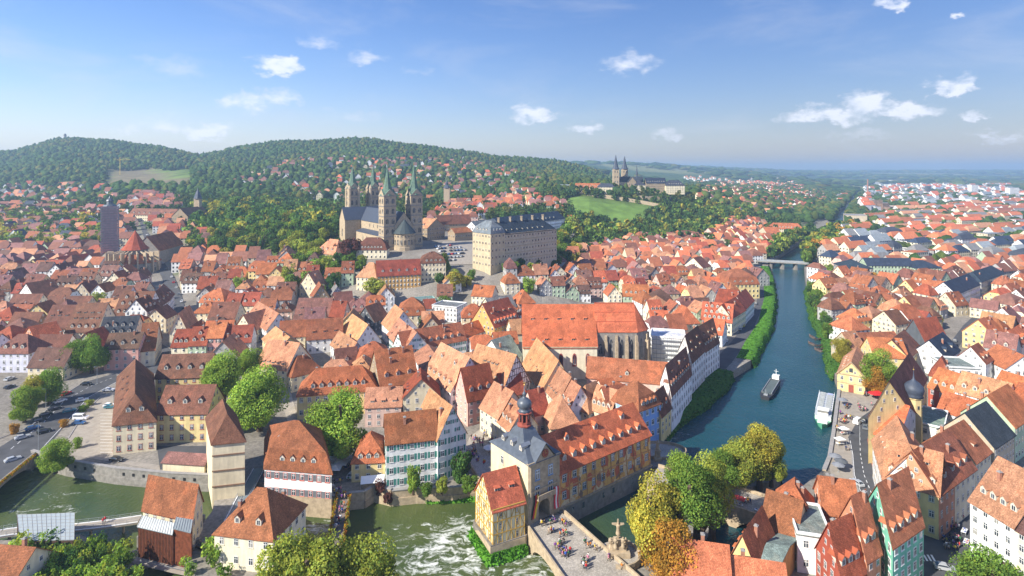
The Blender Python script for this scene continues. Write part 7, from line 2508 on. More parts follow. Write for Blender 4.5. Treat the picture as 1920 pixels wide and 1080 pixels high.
ship()
_V, _F = hull(6, 1.6, .6, .35)
ROW = mesh('rowing_boat', _V, _F, [plain('boat_wood', (.16, .12, .10), .6)])
for i, (x, y, an, lb) in enumerate([(1522, 632, 0, 'moored dark boat beside the upper jetty'), (1521, 645, .1, 'second dark boat tied to the upper jetty'), (1534, 657, .2, 'small boat at the lower jetty end'), (1557, 702, 0, 'small rowing boat beside the quayside hall'), (1392, 674, .9, 'small boat pulled up near the green bank ramp'), (1398, 668, .8, 'boat lying on the ramp of the green bank')]):
    p = at(x, y, .15); r = thing('rowing_boat', p, lb, 'boat', 'small boats along the shores'); r.rotation_euler.z = an
    link('hull', ROW, r)
    b = MB(); b.box((0, -1, .75), (1.3, .3, .08)); b.box((0, .8, .75), (1.3, .3, .08)); b.obj('thwart', [M_WOOD], r)
for i, (x0, x1, y, lb) in enumerate([(1528, 1548, 636, 'upper wooden jetty reaching into the river'), (1530, 1552, 648, 'middle wooden jetty reaching into the river'), (1534, 1550, 654, 'lower wooden jetty reaching into the river')]):
    a, c = at(x0, y, .9), at(x1, y - 2, .9); r = thing('jetty', a, lb, 'jetty', 'jetties on the right shore'); b = MB()
    b.bar((0, 0, 0), c - a, 1.5, 0, .15); b.obj('deck', [M_TIMBER], r)
    for f in (.05, .5, .95):
        b = MB(); q = (c - a) * f; b.bar((q.x, q.y, -2), (q.x, q.y, .9), .25); b.obj('pile', [M_TIMBER], r)

# ------------------------------------------------------------------ cars
_m, _t, _b = material('car_paint', .28, .5)
_t.link(obj_color(_t), _b.inputs['Base Color']); _b.inputs['Coat Weight'].default_value = .5
M_PAINT = _m
M_TYRE = plain('tyre', (.02, .02, .02), .8)


def car_meshes(van=False):
    L, w = (5.3, 2.0) if van else (4.4, 1.78)
    body, glass = MB(), MB()
    def ring(pts, y0): return [(x, y0, z) for x, z in pts]
    lo = [(-L/2, .30), (L/2, .30), (L/2, .62), (L/2 - .15, .80), (L * .22, .92), (-L * .45, .95), (-L/2, .85)]
    if van: lo = [(-L/2, .32), (L/2, .32), (L/2, .8), (L/2 - .2, 1.05), (L * .30, 1.2), (-L * .5, 1.2)]
    body.prism(ring(lo, w / 2), ring(lo, -w / 2), 0)
    if van: cab = [(-L/2 + .02, 1.18), (L * .30, 1.18), (L * .16, 2.1), (-L/2 + .05, 2.15)]
    else: cab = [(-L * .44, .93), (L * .22, .91), (L * .06, 1.42), (-L * .30, 1.46)]
    wt = w / 2 - .22
    a = [(x, (w / 2 - .06 if k < 2 else wt), z) for k, (x, z) in enumerate(cab)]; c = [(x, -y, z) for x, y, z in a]
    body.prism(a, c, 0)
    k = .90
    cx = sum(p[0] for p in cab) / 4; cz = sum(p[1] for p in cab) / 4
    for s in (1, -1):
        glass.poly([(cx + (x - cx) * k, s * (abs(y) + .02), cz + (z - cz) * .68) for x, y, z in a], 0)
    def pane(i, j, e):
        p, q = Vector(a[i]), Vector(a[j]); p2, q2 = Vector(c[i]), Vector(c[j]); m = (p + q + p2 + q2) / 4
        n = Vector((e, 0, .35)).normalized() * .025
        glass.poly([m + (v - m) * .84 + n for v in (p, q, q2, p2)], 0)
    pane(1, 2, 1)
    if not van: pane(3, 0, -1)
    wheel = MB()
    pr = [(.32 * math.cos(t), .32 * math.sin(t)) for t in np.linspace(0, 2 * math.pi, 12, endpoint=False)]
    wheel.prism([(x, -.1, z) for x, z in pr], [(x, .1, z) for x, z in pr], 0)
    wheel.prism([(x * .55, -.115, z * .55) for x, z in pr], [(x * .55, .115, z * .55) for x, z in pr], 1)
    lamp = MB(); lamp.box((0, 0, 0), (.08, .35, .16))
    return body.mesh('body', [M_PAINT]), glass.mesh('windows', [M_GLASS]), wheel.mesh('wheel', [M_TYRE, M_METAL]), lamp.mesh('headlight', [M_WHITE]), L, w


CAR = {False: car_meshes(), True: car_meshes(True)}
CARC = {'black': (.012, .012, .015), 'dark': (.03, .035, .045), 'silver': (.42, .43, .44), 'white': (.78, .78, .78), 'blue': (.03, .10, .25), 'red': (.45, .02, .025), 'grey': (.15, .16, .17), 'yellow': (.65, .50, .03), 'teal': (.03, .16, .20)}


def car(x, y, z, yaw, col, label, van=False, parts=True, group=None):
    bd, gl, wh, lp, L, w = CAR[van]
    r = thing('parked_van' if van else 'car', (x, y, z), label, 'van' if van else 'car', group)
    r.rotation_euler.z = yaw
    link('body', bd, r, color=CARC[col]); link('windows', gl, r)
    for sx in (-1, 1):
        for sy in (-1, 1):
            if parts or sx > 0:
                o = link('wheel', wh, r); o.location = (sx * L * .31, sy * (w / 2 - .08), .32)
        if parts:
            o = link('headlight', lp, r); o.location = (L / 2 - .02, sx * w * .34, .66)
    return r


def carp(px, py, yaw, col, label, **kw):
    p = at(px, py, 4.1) if py > 560 else on_ground(px, py, .4)
    return car(p.x, p.y, p.z, math.radians(yaw), col, label, **kw)


G1 = 'cars around the left road'
for a in [(24, 864, 55, 'silver', 'silver car driving onto the road bridge'), (42, 822, 50, 'silver', 'silver estate car parked at the kerb nearest the bridge'), (61, 805, 48, 'blue', 'bluish car second in the kerb row'),
          (74, 790, 45, 'dark', 'dark car third in the kerb row'), (86, 780, 45, 'black', 'black car fourth in the kerb row'), (102, 768, 48, 'dark', 'dark blue car at the upper end of the kerb row'), (113, 754, 60, 'white', 'white car under the round green tree'),
          (123, 740, 80, 'red', 'bright red car at the road bend'), (83, 811, 48, 'black', 'black car driving past the kerb row'), (130, 772, 35, 'teal', 'dark teal car driving up the road'), (154, 752, 35, 'white', 'white car beside the planted island'),
          (162, 722, 5, 'black', 'black car by the kiosk under trees'), (204, 733, 8, 'white', 'white car near the courtyard building corner'), (207, 765, 5, 'teal', 'teal car parked against the courtyard building'), (205, 762, 5, 'white', 'white car just behind the teal one'),
          (148, 795, 5, 'blue', 'blue car beside the white van'), (219, 864, -8, 'black', 'black car parked alone on the quay'), (18, 712, 85, 'silver', 'silver car between pale houses at left'), (18, 727, 85, 'dark', 'dark car between pale houses at left'),
          (385, 1022, 70, 'black', 'black car parked beside the old mill'), (540, 800, 60, 'black', 'black car in the alley by the broad tree'), (660, 893, 80, 'white', 'white car in front of the yellow cafe')]:
    carp(*a, group=G1)
carp(152, 786, 3, 'white', 'white delivery van in the car park', van=True)
G2 = 'cars on the right bank'
for a in [(1607, 908, 100, 'silver', 'silver car driving along the quay road'), (1618, 790, 60, 'dark', 'dark car next to the white van on the quay'), (1622, 803, 60, 'grey', 'grey car parked at the quay road'), (1752, 682, 55, 'white', 'white car in the shadowed high street'),
          (1772, 1068, -20, 'silver', 'silver estate car at the market crossing'), (1748, 662, 55, 'dark', 'dark car parked along the high street'), (1790, 640, 55, 'grey', 'grey car farther up the high street')]:
    carp(*a, group=G2)
carp(1609, 793, 40, 'white', 'white van standing on the quay square', van=True)
for i, (x, y, c) in enumerate([(1362, 640, 'white'), (1388, 618, 'silver'), (1394, 612, 'yellow'), (1400, 600, 'dark'), (1407, 590, 'red'), (1412, 580, 'white'), (1417, 570, 'grey')]):
    carp(x, y, 65, c, f'{["white","silver","yellow","dark","red","second white","grey"][i]} car parked on the shore road above the green bank', group='cars on the shore road')
for i, (x, y, c) in enumerate([(348, 590, 'silver'), (345, 578, 'dark'), (341, 566, 'white'), (336, 552, 'grey'), (331, 540, 'silver'), (326, 530, 'red'), (322, 520, 'white'), (313, 505, 'dark'), (306, 494, 'silver'), (297, 478, 'white'), (281, 452, 'dark'), (276, 441, 'white')]):
    p = on_ground(x, y, .4)
    car(p.x, p.y, p.z, math.radians(110), c, f'{c} car, number {["one","two","three","four","five","six","seven","eight","nine","ten","eleven","twelve"][i]} from the bottom along the uphill street', group='cars on the uphill street')
# cathedral square
n = 0
rnd = random.Random(3)
ORD = ['first', 'second', 'third', 'fourth', 'fifth', 'sixth', 'seventh', 'eighth', 'ninth', 'tenth', 'eleventh', 'twelfth']
for r_, (x0, x1, y) in enumerate([(818, 850, 463), (822, 868, 467), (826, 878, 472), (830, 880, 478), (833, 872, 484), (836, 860, 490)]):
    a, c = on_ground(x0, y, .4), on_ground(x1, y - 3, .4)
    m = int((c - a).length / 2.7)
    for k in range(min(m, 12)):
        if rnd.random() < .12: continue
        p = a.lerp(c, k / m); col = rnd.choice(list(CARC)[:7])
        car(p.x, p.y, g1(p.x, p.y) + .38, math.radians(70 + rnd.uniform(-4, 4)), col, f'{col} parked car, {ORD[k]} in row {ORD[r_]} of the cathedral square', parts=False, group='cars parked on the cathedral square')

# ------------------------------------------------------------------ people
M_SKIN = plain('skin', (.50, .30, .22), .6); M_HAIR = plain('hair', (.07, .045, .03), .7); M_SHOE = plain('shoes', (.03, .03, .03), .6)
M_TOP = mk_wall('clothing'); M_JEANS = plain('dark_trousers', (.035, .05, .09), .8); M_KHAKI = plain('khaki_trousers', (.20, .16, .11), .8)


def person_mesh(pose, trousers):
    bm = bmesh.new(); sk = bm.verts.layers.skin.verify()
    def v(x, y, z, r, root=False):
        q = bm.verts.new((x, y, z)); q[sk].radius = (r, r); q[sk].use_root = root
        return q
    st = {'stand': .06, 'walk': .26, 'stride': .36, 'sit': 0}[pose]
    pelvis = v(0, 0, .93, .135, True); chest = v(0, .02, 1.30, .155); neck = v(0, .02, 1.48, .055); head = v(0, .0, 1.60, .085); top = v(0, 0, 1.70, .07)
    for a, b_ in ((pelvis, chest), (chest, neck), (neck, head), (head, top)): bm.edges.new((a, b_))
    for s in (-1, 1):
        hip = v(s * .09, 0, .86, .095); knee = v(s * .1, -s * st * .55 - .03, .48, .065); ank = v(s * .1, -s * st + (.08 if s * st > 0 else 0), .09, .045); toe = v(s * .11, -s * st - .13, .04, .04)
        for a, b_ in ((pelvis, hip), (hip, knee), (knee, ank), (ank, toe)): bm.edges.new((a, b_))
        sh = v(s * .19, .02, 1.40, .065); el = v(s * .25, s * st * .5 + .03, 1.13, .048); wr = v(s * .23, s * st * .6 - .14, .92, .034); hd = v(s * .22, s * st * .6 - .2, .86, .036)
        for a, b_ in ((chest, sh), (sh, el), (el, wr), (wr, hd)): bm.edges.new((a, b_))
    me = bpy.data.meshes.new('body_cage'); bm.to_mesh(me); bm.free()
    o = bpy.data.objects.new('body_cage', me); COL.objects.link(o)
    o.modifiers.new('skin', 'SKIN').use_smooth_shade = True
    bpy.context.view_layer.update()
    ev = o.evaluated_get(bpy.context.evaluated_depsgraph_get())
    m = bpy.data.meshes.new_from_object(ev)
    bpy.data.objects.remove(o)
    m.name = 'body'
    m.materials.clear()
    for mt in (M_TOP, trousers, M_SKIN, M_HAIR, M_SHOE): m.materials.append(mt)
    for p in m.polygons:
        c = p.center; z = c.z
        if z > 1.60 or (z > 1.54 and c.y > .03): k = 3
        elif z > 1.47: k = 2
        elif abs(c.x) > .17 and z < .98: k = 2
        elif z > .92 or abs(c.x) > .185: k = 0
        elif z > .1: k = 1
        else: k = 4
        p.material_index = k
    return m


PM = [person_mesh(p, t) for p, t in (('stand', M_JEANS), ('walk', M_JEANS), ('stride', M_KHAKI), ('walk', M_KHAKI), ('stand', M_SHOE))]
TOPS = [('red', (.50, .03, .03)), ('white', (.75, .75, .74)), ('blue', (.05, .12, .42)), ('black', (.02, .02, .025)), ('navy', (.03, .05, .14)), ('grey', (.28, .28, .29)), ('green', (.05, .16, .07)), ('pink', (.60, .22, .30)), ('beige', (.48, .38, .27)), ('yellow', (.65, .48, .06)), ('purple', (.20, .06, .28)), ('orange', (.60, .20, .03))]
PEOPLE = []


def people(poly, n, z, where, seed, px=True):
    rnd = random.Random(seed)
    Q = [at(x, y, z).to_2d() for x, y in poly] if px else [Vector(p) for p in poly]
    xs, ys = [p.x for p in Q], [p.y for p in Q]
    k = 0
    while k < n:
        x, y = rnd.uniform(min(xs), max(xs)), rnd.uniform(min(ys), max(ys))
        if k and rnd.random() < .58:
            an = rnd.uniform(0, 6.28); x, y = PEOPLE[-1][3] + .75 * math.cos(an), PEOPLE[-1][4] + .75 * math.sin(an)
        if not inside(Q, x, y) or any(abs(q[3] - x) < .42 and abs(q[4] - y) < .42 for q in PEOPLE[-n:]): continue
        k += 1
        nm, c = rnd.choice(TOPS)
        o = link('person', rnd.choice(PM), None, (x, y, z), color=c)
        s = rnd.uniform(.93, 1.08); o.scale = (s * 1.08, s * 1.08, s)
        o.rotation_euler.z = rnd.uniform(0, 6.28)
        PEOPLE.append((o, nm, where, x, y))
        tag(o, None, 'person', 'people ' + where)


people([(4.6, 156), (12.2, 137.5), (28.0, 137.5), (20.5, 150), (13.5, 161)], 62, DECK + .01, 'on the stone arch bridge', 1, False)
people([(865, 862), (884, 822), (905, 806), (928, 815), (930, 845), (905, 880), (888, 868)], 58, 4.06, 'on the square behind the gate tower', 2)
people([(fl[0] * .7 + fr_[0] * .3).to_2d(), (fl[0] * .3 + fr_[0] * .7).to_2d(), (fl[1] * .35 + fr_[1] * .65).to_2d(), (fl[1] * .65 + fr_[1] * .35).to_2d()], 26, 4.62, 'on the flower footbridge', 3, False)
people([(622, 928), (612, 905), (625, 880), (645, 862), (655, 865), (660, 905), (652, 925)], 26, 4.06, 'in front of the flower footbridge', 4)
people([(43, 179.5), (61, 167.5), (87, 147.5), (92, 153.5), (66, 173.5), (48, 186)], 62, 5.22, 'at the flea market bridge', 5, False)
people([(1580, 745), (1625, 740), (1640, 760), (1605, 785), (1588, 820), (1594, 850), (1598, 880), (1560, 895), (1562, 840), (1570, 790)], 58, 4.06, 'on the quay square', 6)
people([(1700, 1030), (1700, 1000), (1750, 1005), (1820, 945), (1835, 935), (1815, 965), (1818, 1030), (1780, 1050)], 44, 4.07, 'in the market street', 7)
for x, y in ((193, 982), (197, 979)):
    p = at(x, y, 3.25); o = link('person', PM[1], None, p, color=(.5, .04, .05)); tag(o, None, 'person', 'people on the low footbridge'); PEOPLE.append((o, 'red', 'on the low footbridge', p.x, p.y))

# ------------------------------------------------------------------ stalls, parasols, awnings, lamps
def stall(p, yaw, c, label, roof=False):
    r = thing('market_stall', p, label, 'stall', 'market stalls'); r.rotation_euler.z = yaw
    b = MB(); b.box((0, 0, .8), (2.6, 1.1, .08)); b.obj('table_top', [M_WHITE], r)
    for sx in (-1.2, 1.2):
        for sy in (-.45, .45):
            b = MB(); b.bar((sx, sy, 0), (sx, sy, .8), .07); b.obj('leg', [M_METAL], r)
    rnd = random.Random(len(label) + int(p[0] * 7))
    b = MB()
    for k in range(12): b.box((rnd.uniform(-1.15, 1.15), rnd.uniform(-.4, .4), .92), (rnd.uniform(.15, .4), rnd.uniform(.15, .3), rnd.uniform(.1, .35)), rnd.randrange(4))
    b.obj('wares', [plain('wares', q, .7) if 'wares%d' % i not in MATS else MATS['wares%d' % i] for i, q in enumerate([(.5, .1, .08), (.1, .15, .4), (.5, .4, .2), (.6, .6, .6)])] if 'wares' not in MATS else [m for k, m in MATS.items() if k.startswith('wares')] or [M_RED], r)['kind'] = 'stuff'
    if roof:
        b = MB(); q = [(-1.7, -1.2, 2.3), (1.7, -1.2, 2.3), (1.7, 1.2, 2.3), (-1.7, 1.2, 2.3)]
        b.prism(q, [(x * .05, y * .05, 3.1) for x, y, z in q], 0)
        for x, y, z in q: b.bar((x * .95, y * .95, 0), (x * .95, y * .95, 2.3), .06, 1)
        o = b.obj('canopy', [M_TOP, M_METAL], r, color=c)


for i in range(4):
    for j, (nm, q) in enumerate([('red', (.5, .1, .08)), ('blue', (.1, .15, .4)), ('tan', (.5, .4, .2)), ('pale', (.6, .6, .6))]):
        if i == 0: plain('wares' + ('' if j == 0 else str(j)), q, .7)
CW = ['white', 'blue', 'pale grey', 'red', 'beige']
CV = [(.78, .78, .77), (.10, .18, .45), (.5, .52, .54), (.5, .06, .05), (.5, .42, .3)]
for i, f in enumerate(np.linspace(.16, .95, 9)):
    p = Vector((43, 181, 5.22)).lerp(Vector((89, 147.5, 5.22)), f); k = i % 5
    stall(p, -.62, CV[k], f'{ORD[i]} flea market stall from the painted hall on the far bridge, {CW[k]} topped' if i % 3 == 0 else f'{ORD[i]} open flea market table from the painted hall on the far bridge', roof=(i % 3 == 0))
for i, (x, y) in enumerate([(1742, 1000), (1757, 996), (1770, 987), (1783, 976), (1796, 965), (1808, 954), (1820, 946), (1712, 1012), (1808, 1000), (1812, 1020)]):
    stall(at(x, y, 4.07), .75, CV[i % 2], f'{ORD[i]} market table counted up the market street' + (' under a white canopy' if i in (2, 5) else ''), roof=i in (2, 5))
for i, (x, y) in enumerate([(1575, 835), (1582, 815)]):
    stall(at(x, y, 4.06), .2, CV[0], f'{ORD[i]} white canopied stall at the ship landing', roof=True)


def parasol(px, py, c, label, r=1.9, sq=False):
    p = at(px, py, 4.06); t = thing('parasol', p, label, 'parasol', 'parasols')
    b = MB(); b.lathe((0, 0, 2.3), [(r, 0), (r * .98, .12), (.12, .85)], 4 if sq else 8, 0, .5); b.obj('canopy', [M_TOP], t, color=c)
    b = MB(); b.lathe((0, 0, 0), [(.3, 0), (.3, .08), (.04, .1), (.04, 3.2)], 8, 0); b.obj('pole', [M_METAL], t)


for a in [(630, 868, (.75, .73, .66), 'cream square parasol behind the mansard house', 3.0, True), (640, 880, (.75, .73, .66), 'second cream square parasol beside the footbridge crowd', 3.0, True), (628, 890, (.75, .73, .66), 'cream parasol nearest the flower footbridge', 3.0, True),
          (1640, 748, (.6, .03, .03), 'wide red parasol under the quay tree', 2.6), (1648, 746, (.6, .03, .03), 'smaller red parasol under the quay tree', 2.0), (1580, 760, (.22, .23, .25), 'grey parasol by the ship bow ropes', 2.0), (1566, 868, (.22, .23, .25), 'grey parasol near the lower quay', 2.0),
          (1577, 878, (.12, .13, .14), 'dark parasol at the lower quay', 2.0), (1572, 885, (.22, .23, .25), 'last grey parasol on the quay', 2.0), (918, 852, (.75, .73, .68), 'white parasol beside the gate tower wall', 2.2)]:
    parasol(*a)
for i, (a, c, lb) in enumerate([((677, 896), (721, 892), 'white awning over the yellow cafe terrace'), ((492, 702), (515, 712), 'white awning on the yellow corner house street')]):
    A, B = at(*a, 6.8), at(*c, 6.8); d = (B - A); n = Vector((d.y, -d.x, 0)).normalized()
    if n.y > 0: n = -n
    t = thing('awning', A, lb, 'awning'); b = MB()
    q = [Vector((0, 0, .5)), d + Vector((0, 0, .5)), d + n * 2.6 + Vector((0, 0, -.6)), n * 2.6 + Vector((0, 0, -.6))]
    b.prism([p - Vector((0, 0, .06)) for p in q], q, 0); b.obj('fabric', [M_WHITE], t)
    for p in (q[2], q[3]):
        b = MB(); b.bar(p, (p.x, p.y, -2.6), .07); b.obj('pole', [M_METAL], t)


def lamp(px, py, label, h=8):
    p = at(px, py, 4.05); t = thing('street_lamp', p, label, 'lamp', 'street lamps')
    b = MB(); b.lathe((0, 0, 0), [(.12, 0), (.1, .5), (.06, h)], 8, 0); b.obj('pole', [M_METAL], t)
    b = MB(); b.bar((0, 0, h), (0, -1.4, h + .25), .08); b.box((0, -1.6, h + .22), (.3, .7, .15)); b.obj('lamp_head', [M_METAL], t)


lamp(72, 845, 'tall street lamp at the road bridge end', 10); lamp(86, 765, 'street lamp beneath the round green tree'); lamp(182, 720, 'street lamp near the kiosk'); lamp(1612, 830, 'street lamp on the quay square')

# statue on the hall terrace
p = at(1233, 862, 4.05); r = thing('terrace_statue', p, 'sandstone statue on pedestal at the end of the painted hall', 'statue')
b = MB(); b.box((0, 0, .5), (2.4, 2.4, 1)); b.box((0, 0, 2), (1.5, 1.5, 2.4)); b.box((0, 0, 3.3), (1.9, 1.9, .3)); b.obj('pedestal', [M_STONE], r)
b = MB(); figure(b, (0, 0, 3.4), 3.2); b.obj('stone_figure', [M_STONE], r)
b = MB(); c0 = at(1238, 868, 0)
ring = [Vector((9 * math.cos(a), 6 * math.sin(a), 0)) for a in np.linspace(0, 2 * math.pi, 24, endpoint=False)]
b.prism([q + Vector((0, 0, -2)) for q in ring], [q + Vector((0, 0, 4.03)) for q in ring], 0, 1)
for k in range(24): b.bar(ring[k] * .97 + Vector((0, 0, 4.45)), ring[(k + 1) % 24] * .97 + Vector((0, 0, 4.45)), .35, 0, .9)
tag(b.obj('hall_terrace', [M_STONE, M_COBBLE], loc=c0), 'rounded stone terrace jutting into the river behind the painted hall', 'terrace')

# onion turret on the right bank
p = at(1713, 776, 16); r = thing('onion_turret', (p.x, p.y, 4), 'cream stair turret with dark onion dome on the right bank', 'turret')
b = MB(); b.lathe((0, 0, 0), [(2.6, -1), (2.6, 17.5), (2.9, 17.8), (2.9, 18.3)], 8, 0, .5); b.obj('shaft', [M_CREAM], r, color=(.66, .52, .26))
for k in range(8):
    a = 2 * math.pi * k / 8
    if math.sin(a) < .3: o = link('window', WM['small'], r, color=(.5, .4, .25)); o.matrix_local = face_mat((2.42 * math.cos(a), 2.42 * math.sin(a), 15), (math.cos(a), math.sin(a)), .9, 1.5)
b = MB(); b.lathe((0, 0, 18.2), [(3.0, 0), (2.6, .5), (3.0, 1.4), (3.2, 2.4), (2.9, 3.5), (1.9, 4.6), (.8, 5.3), (.35, 6), (.1, 8), (.05, 9)], 16, 0); b.obj('onion_dome', [M_SLATE], r, smooth=True)
b = MB(); b.lathe((0, 0, 27), [(.02, 0), (.3, .3), (.02, .6), (.03, 1.4)], 6, 0); b.obj('finial', [M_GOLD], r)

# wrapped building beside the church
r = H(1222, 632, 1286, 636, 14, 15, 0, 'f', 'white', (.7, .7, .7), n=1, win=None, name='scaffolded_house', cat='building', label='house under scaffolding with white sheeting beside the stone choir')
p0 = solve_eave(1222, 632, 15) - r.location; p1 = solve_eave(1286, 636, 15) - r.location
b = MB()
for k in range(9):
    q = p0.lerp(p1, k / 8); b.bar((q.x, q.y - 1.2, -1), (q.x, q.y - 1.2, 16), .12)
for k in range(7):
    z = 1 + k * 2.2; b.bar((p0.x, p0.y - 1.0, z), (p1.x, p1.y - 1.0, z), .9, 0, .1)
b.obj('scaffold', [M_METAL], r)['kind'] = 'stuff'

# ------------------------------------------------------------------ far landmarks
def far_box(px, py, w, h, d, col, name, label, cat='building'):
    """px, py: foot of the front, seen along the bearing; w, h, d in metres"""
    p = on_ground(px, py); r = thing(name, p, label, cat)
    b = MB(); b.box((0, d / 2, h / 2 - 2), (w, d, h + 4)); b.obj('wall', [M_WALL], r, color=col)
    b = MB(); b.box((0, d / 2, h + .3), (w + 1, d + 1, .6)); b.obj('roof', [M_ZINC], r)
    b = MB()
    for k in range(max(1, int(h / 4))):
        b.box((0, -.1, 2.2 + k * 4), (w * .92, .2, 1.3))
    b.obj('window_bands', [M_GLASS], r)


for i, (px, py, w, h, d, c) in enumerate([(1560, 352, 90, 10, 40, 'white'), (1600, 347, 70, 8, 40, 'grey'), (1648, 345, 110, 14, 50, 'white'), (1672, 349, 60, 10, 40, 'white'), (1700, 353, 90, 9, 50, 'grey'), (1724, 347, 70, 10, 50, 'white'), (1760, 352, 120, 11, 50, 'white'),
                                          (1790, 357, 110, 12, 50, 'blue'), (1812, 362, 70, 12, 40, 'white'), (1850, 362, 110, 13, 60, 'white'), (1880, 368, 80, 10, 50, 'white'), (1905, 372, 110, 12, 60, 'grey'), (1735, 398, 44, 13, 20, 'white'), (1765, 396, 40, 11, 18, 'white'), (1860, 395, 130, 9, 40, 'white'),
                                          (1685, 340, 90, 9, 50, 'white'), (1740, 340, 110, 9, 50, 'white'), (1800, 344, 120, 9, 50, 'grey'), (1870, 346, 140, 10, 60, 'white'), (1915, 350, 120, 10, 60, 'white')]):
    far_box(px, py, w, h, d, WALLC[c], 'warehouse', f'{ORD[i] if i < 12 else ["thirteenth","fourteenth","fifteenth","sixteenth","seventeenth","eighteenth","nineteenth","twentieth"][i-12]} long {c} warehouse in the distant plain, counted from the river', 'warehouse')
far_box(1828, 366, 26, 40, 20, WALLC['white'], 'silo_tower', 'tall white silo tower on the plain at right', 'tower')
far_box(1902, 372, 34, 38, 20, WALLC['white'], 'silo_tower', 'white silo block at the far right edge', 'tower')
far_box(1742, 366, 14, 34, 12, WALLC['slate'], 'water_tower', 'dark slim tower among distant trees', 'tower')
p = on_ground(1627, 366); r = thing('factory_chimney', p, 'tall brick factory chimney beyond the river bend', 'chimney')
b = MB(); b.lathe((0, 0, 0), [(3.2, -3), (2.2, 62), (2.4, 62.2), (2.4, 63)], 12, 0); b.obj('stack', [M_BRICK], r)
p = on_ground(1458, 341); r = thing('village_steeple', p, 'small church steeple on the distant plain', 'steeple')
b = MB(); b.box((0, 0, 12), (9, 9, 30)); b.obj('tower', [M_CREAM], r, color=(.6, .55, .45)); b = MB(); b.lathe((0, 0, 27), [(6.5, 0), (2, 8), (.1, 22)], 4, 0, .5); b.obj('spire', [M_SLATE], r)
p = atd(122, 266, 2180); z = g1(p.x, p.y); r = thing('hill_castle', (p.x, p.y, z), 'castle keep on the wooded hilltop at left', 'castle')
b = MB(); b.lathe((0, 0, 0), [(5, -5), (4.4, 20), (5, 20.5), (5, 23)], 12, 0); b.obj('keep', [M_GREY], r)
b = MB(); b.box((10, 0, 3), (24, 10, 12)); b.obj('wing', [M_GREY], r)
b = MB(); b.lathe((0, 0, 23), [(4.6, 0), (.6, 5)], 12, 0); b.obj('keep_roof', [M_SLATE], r)
p = on_ground(225, 328); r = thing('tower_crane', p, 'thin construction crane on the hillside field', 'crane')
b = MB(); b.bar((0, 0, 0), (0, 0, 38), .9); b.obj('mast', [plain('crane_yellow', (.6, .42, .06), .6)], r); b = MB(); b.bar((-8, 0, 38), (24, 0, 38), .7); b.bar((0, 0, 44), (30, 0, 38.5), .3); b.bar((0, 0, 38), (0, 0, 44), .8); b.obj('jib', [MATS['crane_yellow']], r)
p = on_ground(838, 392); r = thing('slender_steeple', p, 'slender church steeple between trees behind the cathedral', 'steeple')
b = MB(); b.box((0, 0, 14), (9, 9, 36)); b.obj('tower', [M_STONE], r); b = MB(); b.lathe((0, 0, 32), [(6, 0), (4, 3), (2.2, 5), (2.4, 8), (.6, 12), (.1, 22)], 8, 0, .5); b.obj('spire', [M_SLATE], r)
# ------------------------------------------------------------------ air
def haze():
    m = bpy.data.materials.new('haze'); m.use_nodes = True
    t = NT(m.node_tree); m.node_tree.nodes.clear()
    v = t.n('ShaderNodeVolumePrincipled')
    v.inputs['Color'].default_value = (.52, .74, 1.0, 1)
    v.inputs['Density'].default_value = 0.00015
    v.inputs['Anisotropy'].default_value = 0.25
    t.link(v.outputs[0], t.n('ShaderNodeOutputMaterial').inputs['Volume'])
    b = MB(); b.box((0, 5000, 121), (96000, 20000, 258))
    o = b.obj('haze', [m])
    tag(o, 'thin bluish haze over the valley', 'haze', kind='stuff')


haze()
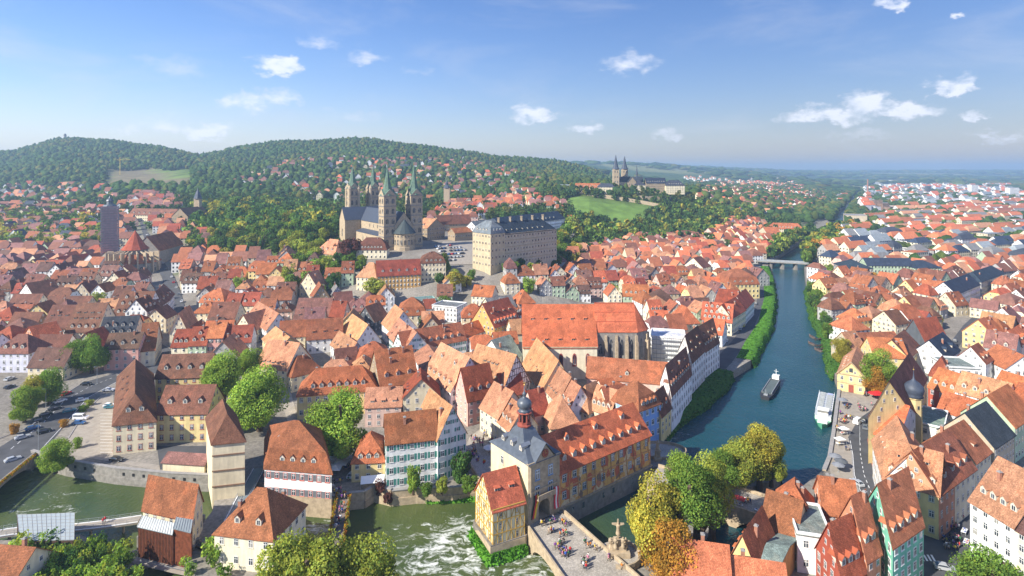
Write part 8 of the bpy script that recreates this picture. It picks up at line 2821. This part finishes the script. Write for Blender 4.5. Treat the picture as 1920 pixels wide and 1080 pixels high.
# ------------------------------------------------------------------ labels that single things out
LMK = [('the cathedral', -100, 520), ('the big orange church', 36, 282), ('the palace', 12, 455), ('the scaffolded tower', -376, 548), ('the painted hall', 26, 172), ('the courtyard building', -135, 225),
       ('the white riverside front', 88, 235), ('the green school', 300, 530), ('the far bridge', 215, 600), ('the quayside hall', 150, 270), ('the onion turret', 155, 212), ('the mint green house', 92, 140), ('the convent church', -590, 1000),
       ('the long yellow restaurant', -75, 235), ('the blue house', 55, 212), ('the pink house', -165, 268), ('the ochre school building', -60, 410), ('the corner block', 140, 160), ('the concert hall', 590, 1030)]


def where(x, y):
    nm, lx, ly = min(LMK, key=lambda q: math.hypot(q[1] - x, q[2] - y))
    dx = x / y * 1100 - lx / ly * 1100; dd = y - ly
    if dd > 45: rel = 'behind'
    elif dd < -45: rel = 'in front of'
    else: rel = 'right of' if dx > 0 else 'left of'
    return rel, nm


ORDN = ORD + ['thirteenth', 'fourteenth', 'fifteenth', 'sixteenth', 'seventeenth', 'eighteenth', 'nineteenth', 'twentieth']
def ordn(k):
    if k < 20: return ORDN[k]
    return ['twenty', 'thirty', 'forty', 'fifty', 'sixty', 'seventy', 'eighty', 'ninety'][(k - 19) // 10] + ('-' + ORDN[(k - 20) % 10] if True else '')


buckets = {}
for root, w, r, t, nd, lab, c in HOUSES:
    if lab or root.get('label'): continue
    rel, nm = where(c.x, c.y)
    d = 'dormered' if nd else 'plain'
    base = f'{WORD_W.get(w, w)} house, {d} {WORD_R.get(r, r)} {WORD_T[t]} roof, {rel} {nm}'
    buckets.setdefault(base, []).append((c, root))
for base, lst in buckets.items():
    lst.sort(key=lambda q: q[0].y)
    for k, (c, root) in enumerate(lst):
        root['label'] = base if len(lst) == 1 else f'{ordn(k)} nearest ' + base
        root['group'] = 'houses of the old town'
buckets = {}
for root, c, q, h, lab, p in TREES:
    if lab: continue
    rel, nm = where(p.x, p.y)
    base = f'{WORD_L[c]} {"conical" if q == "spire" else "round"} tree {rel} {nm}'
    buckets.setdefault(base, []).append((p, root))
for base, lst in buckets.items():
    lst.sort(key=lambda q: q[0].x / q[0].y)
    for k, (p, root) in enumerate(lst):
        root['label'] = base if len(lst) == 1 else f'{ordn(k)} {base}, counted from the left'
buckets = {}
for o, nm, wh, x, y in PEOPLE:
    buckets.setdefault((nm, wh), []).append((y, o))
for (nm, wh), lst in buckets.items():
    lst.sort(key=lambda q: q[0])
    for k, (y, o) in enumerate(lst):
        o['label'] = f'person in {nm} top {wh}' if len(lst) == 1 else f'{ordn(k)} nearest person in {nm} top {wh}'
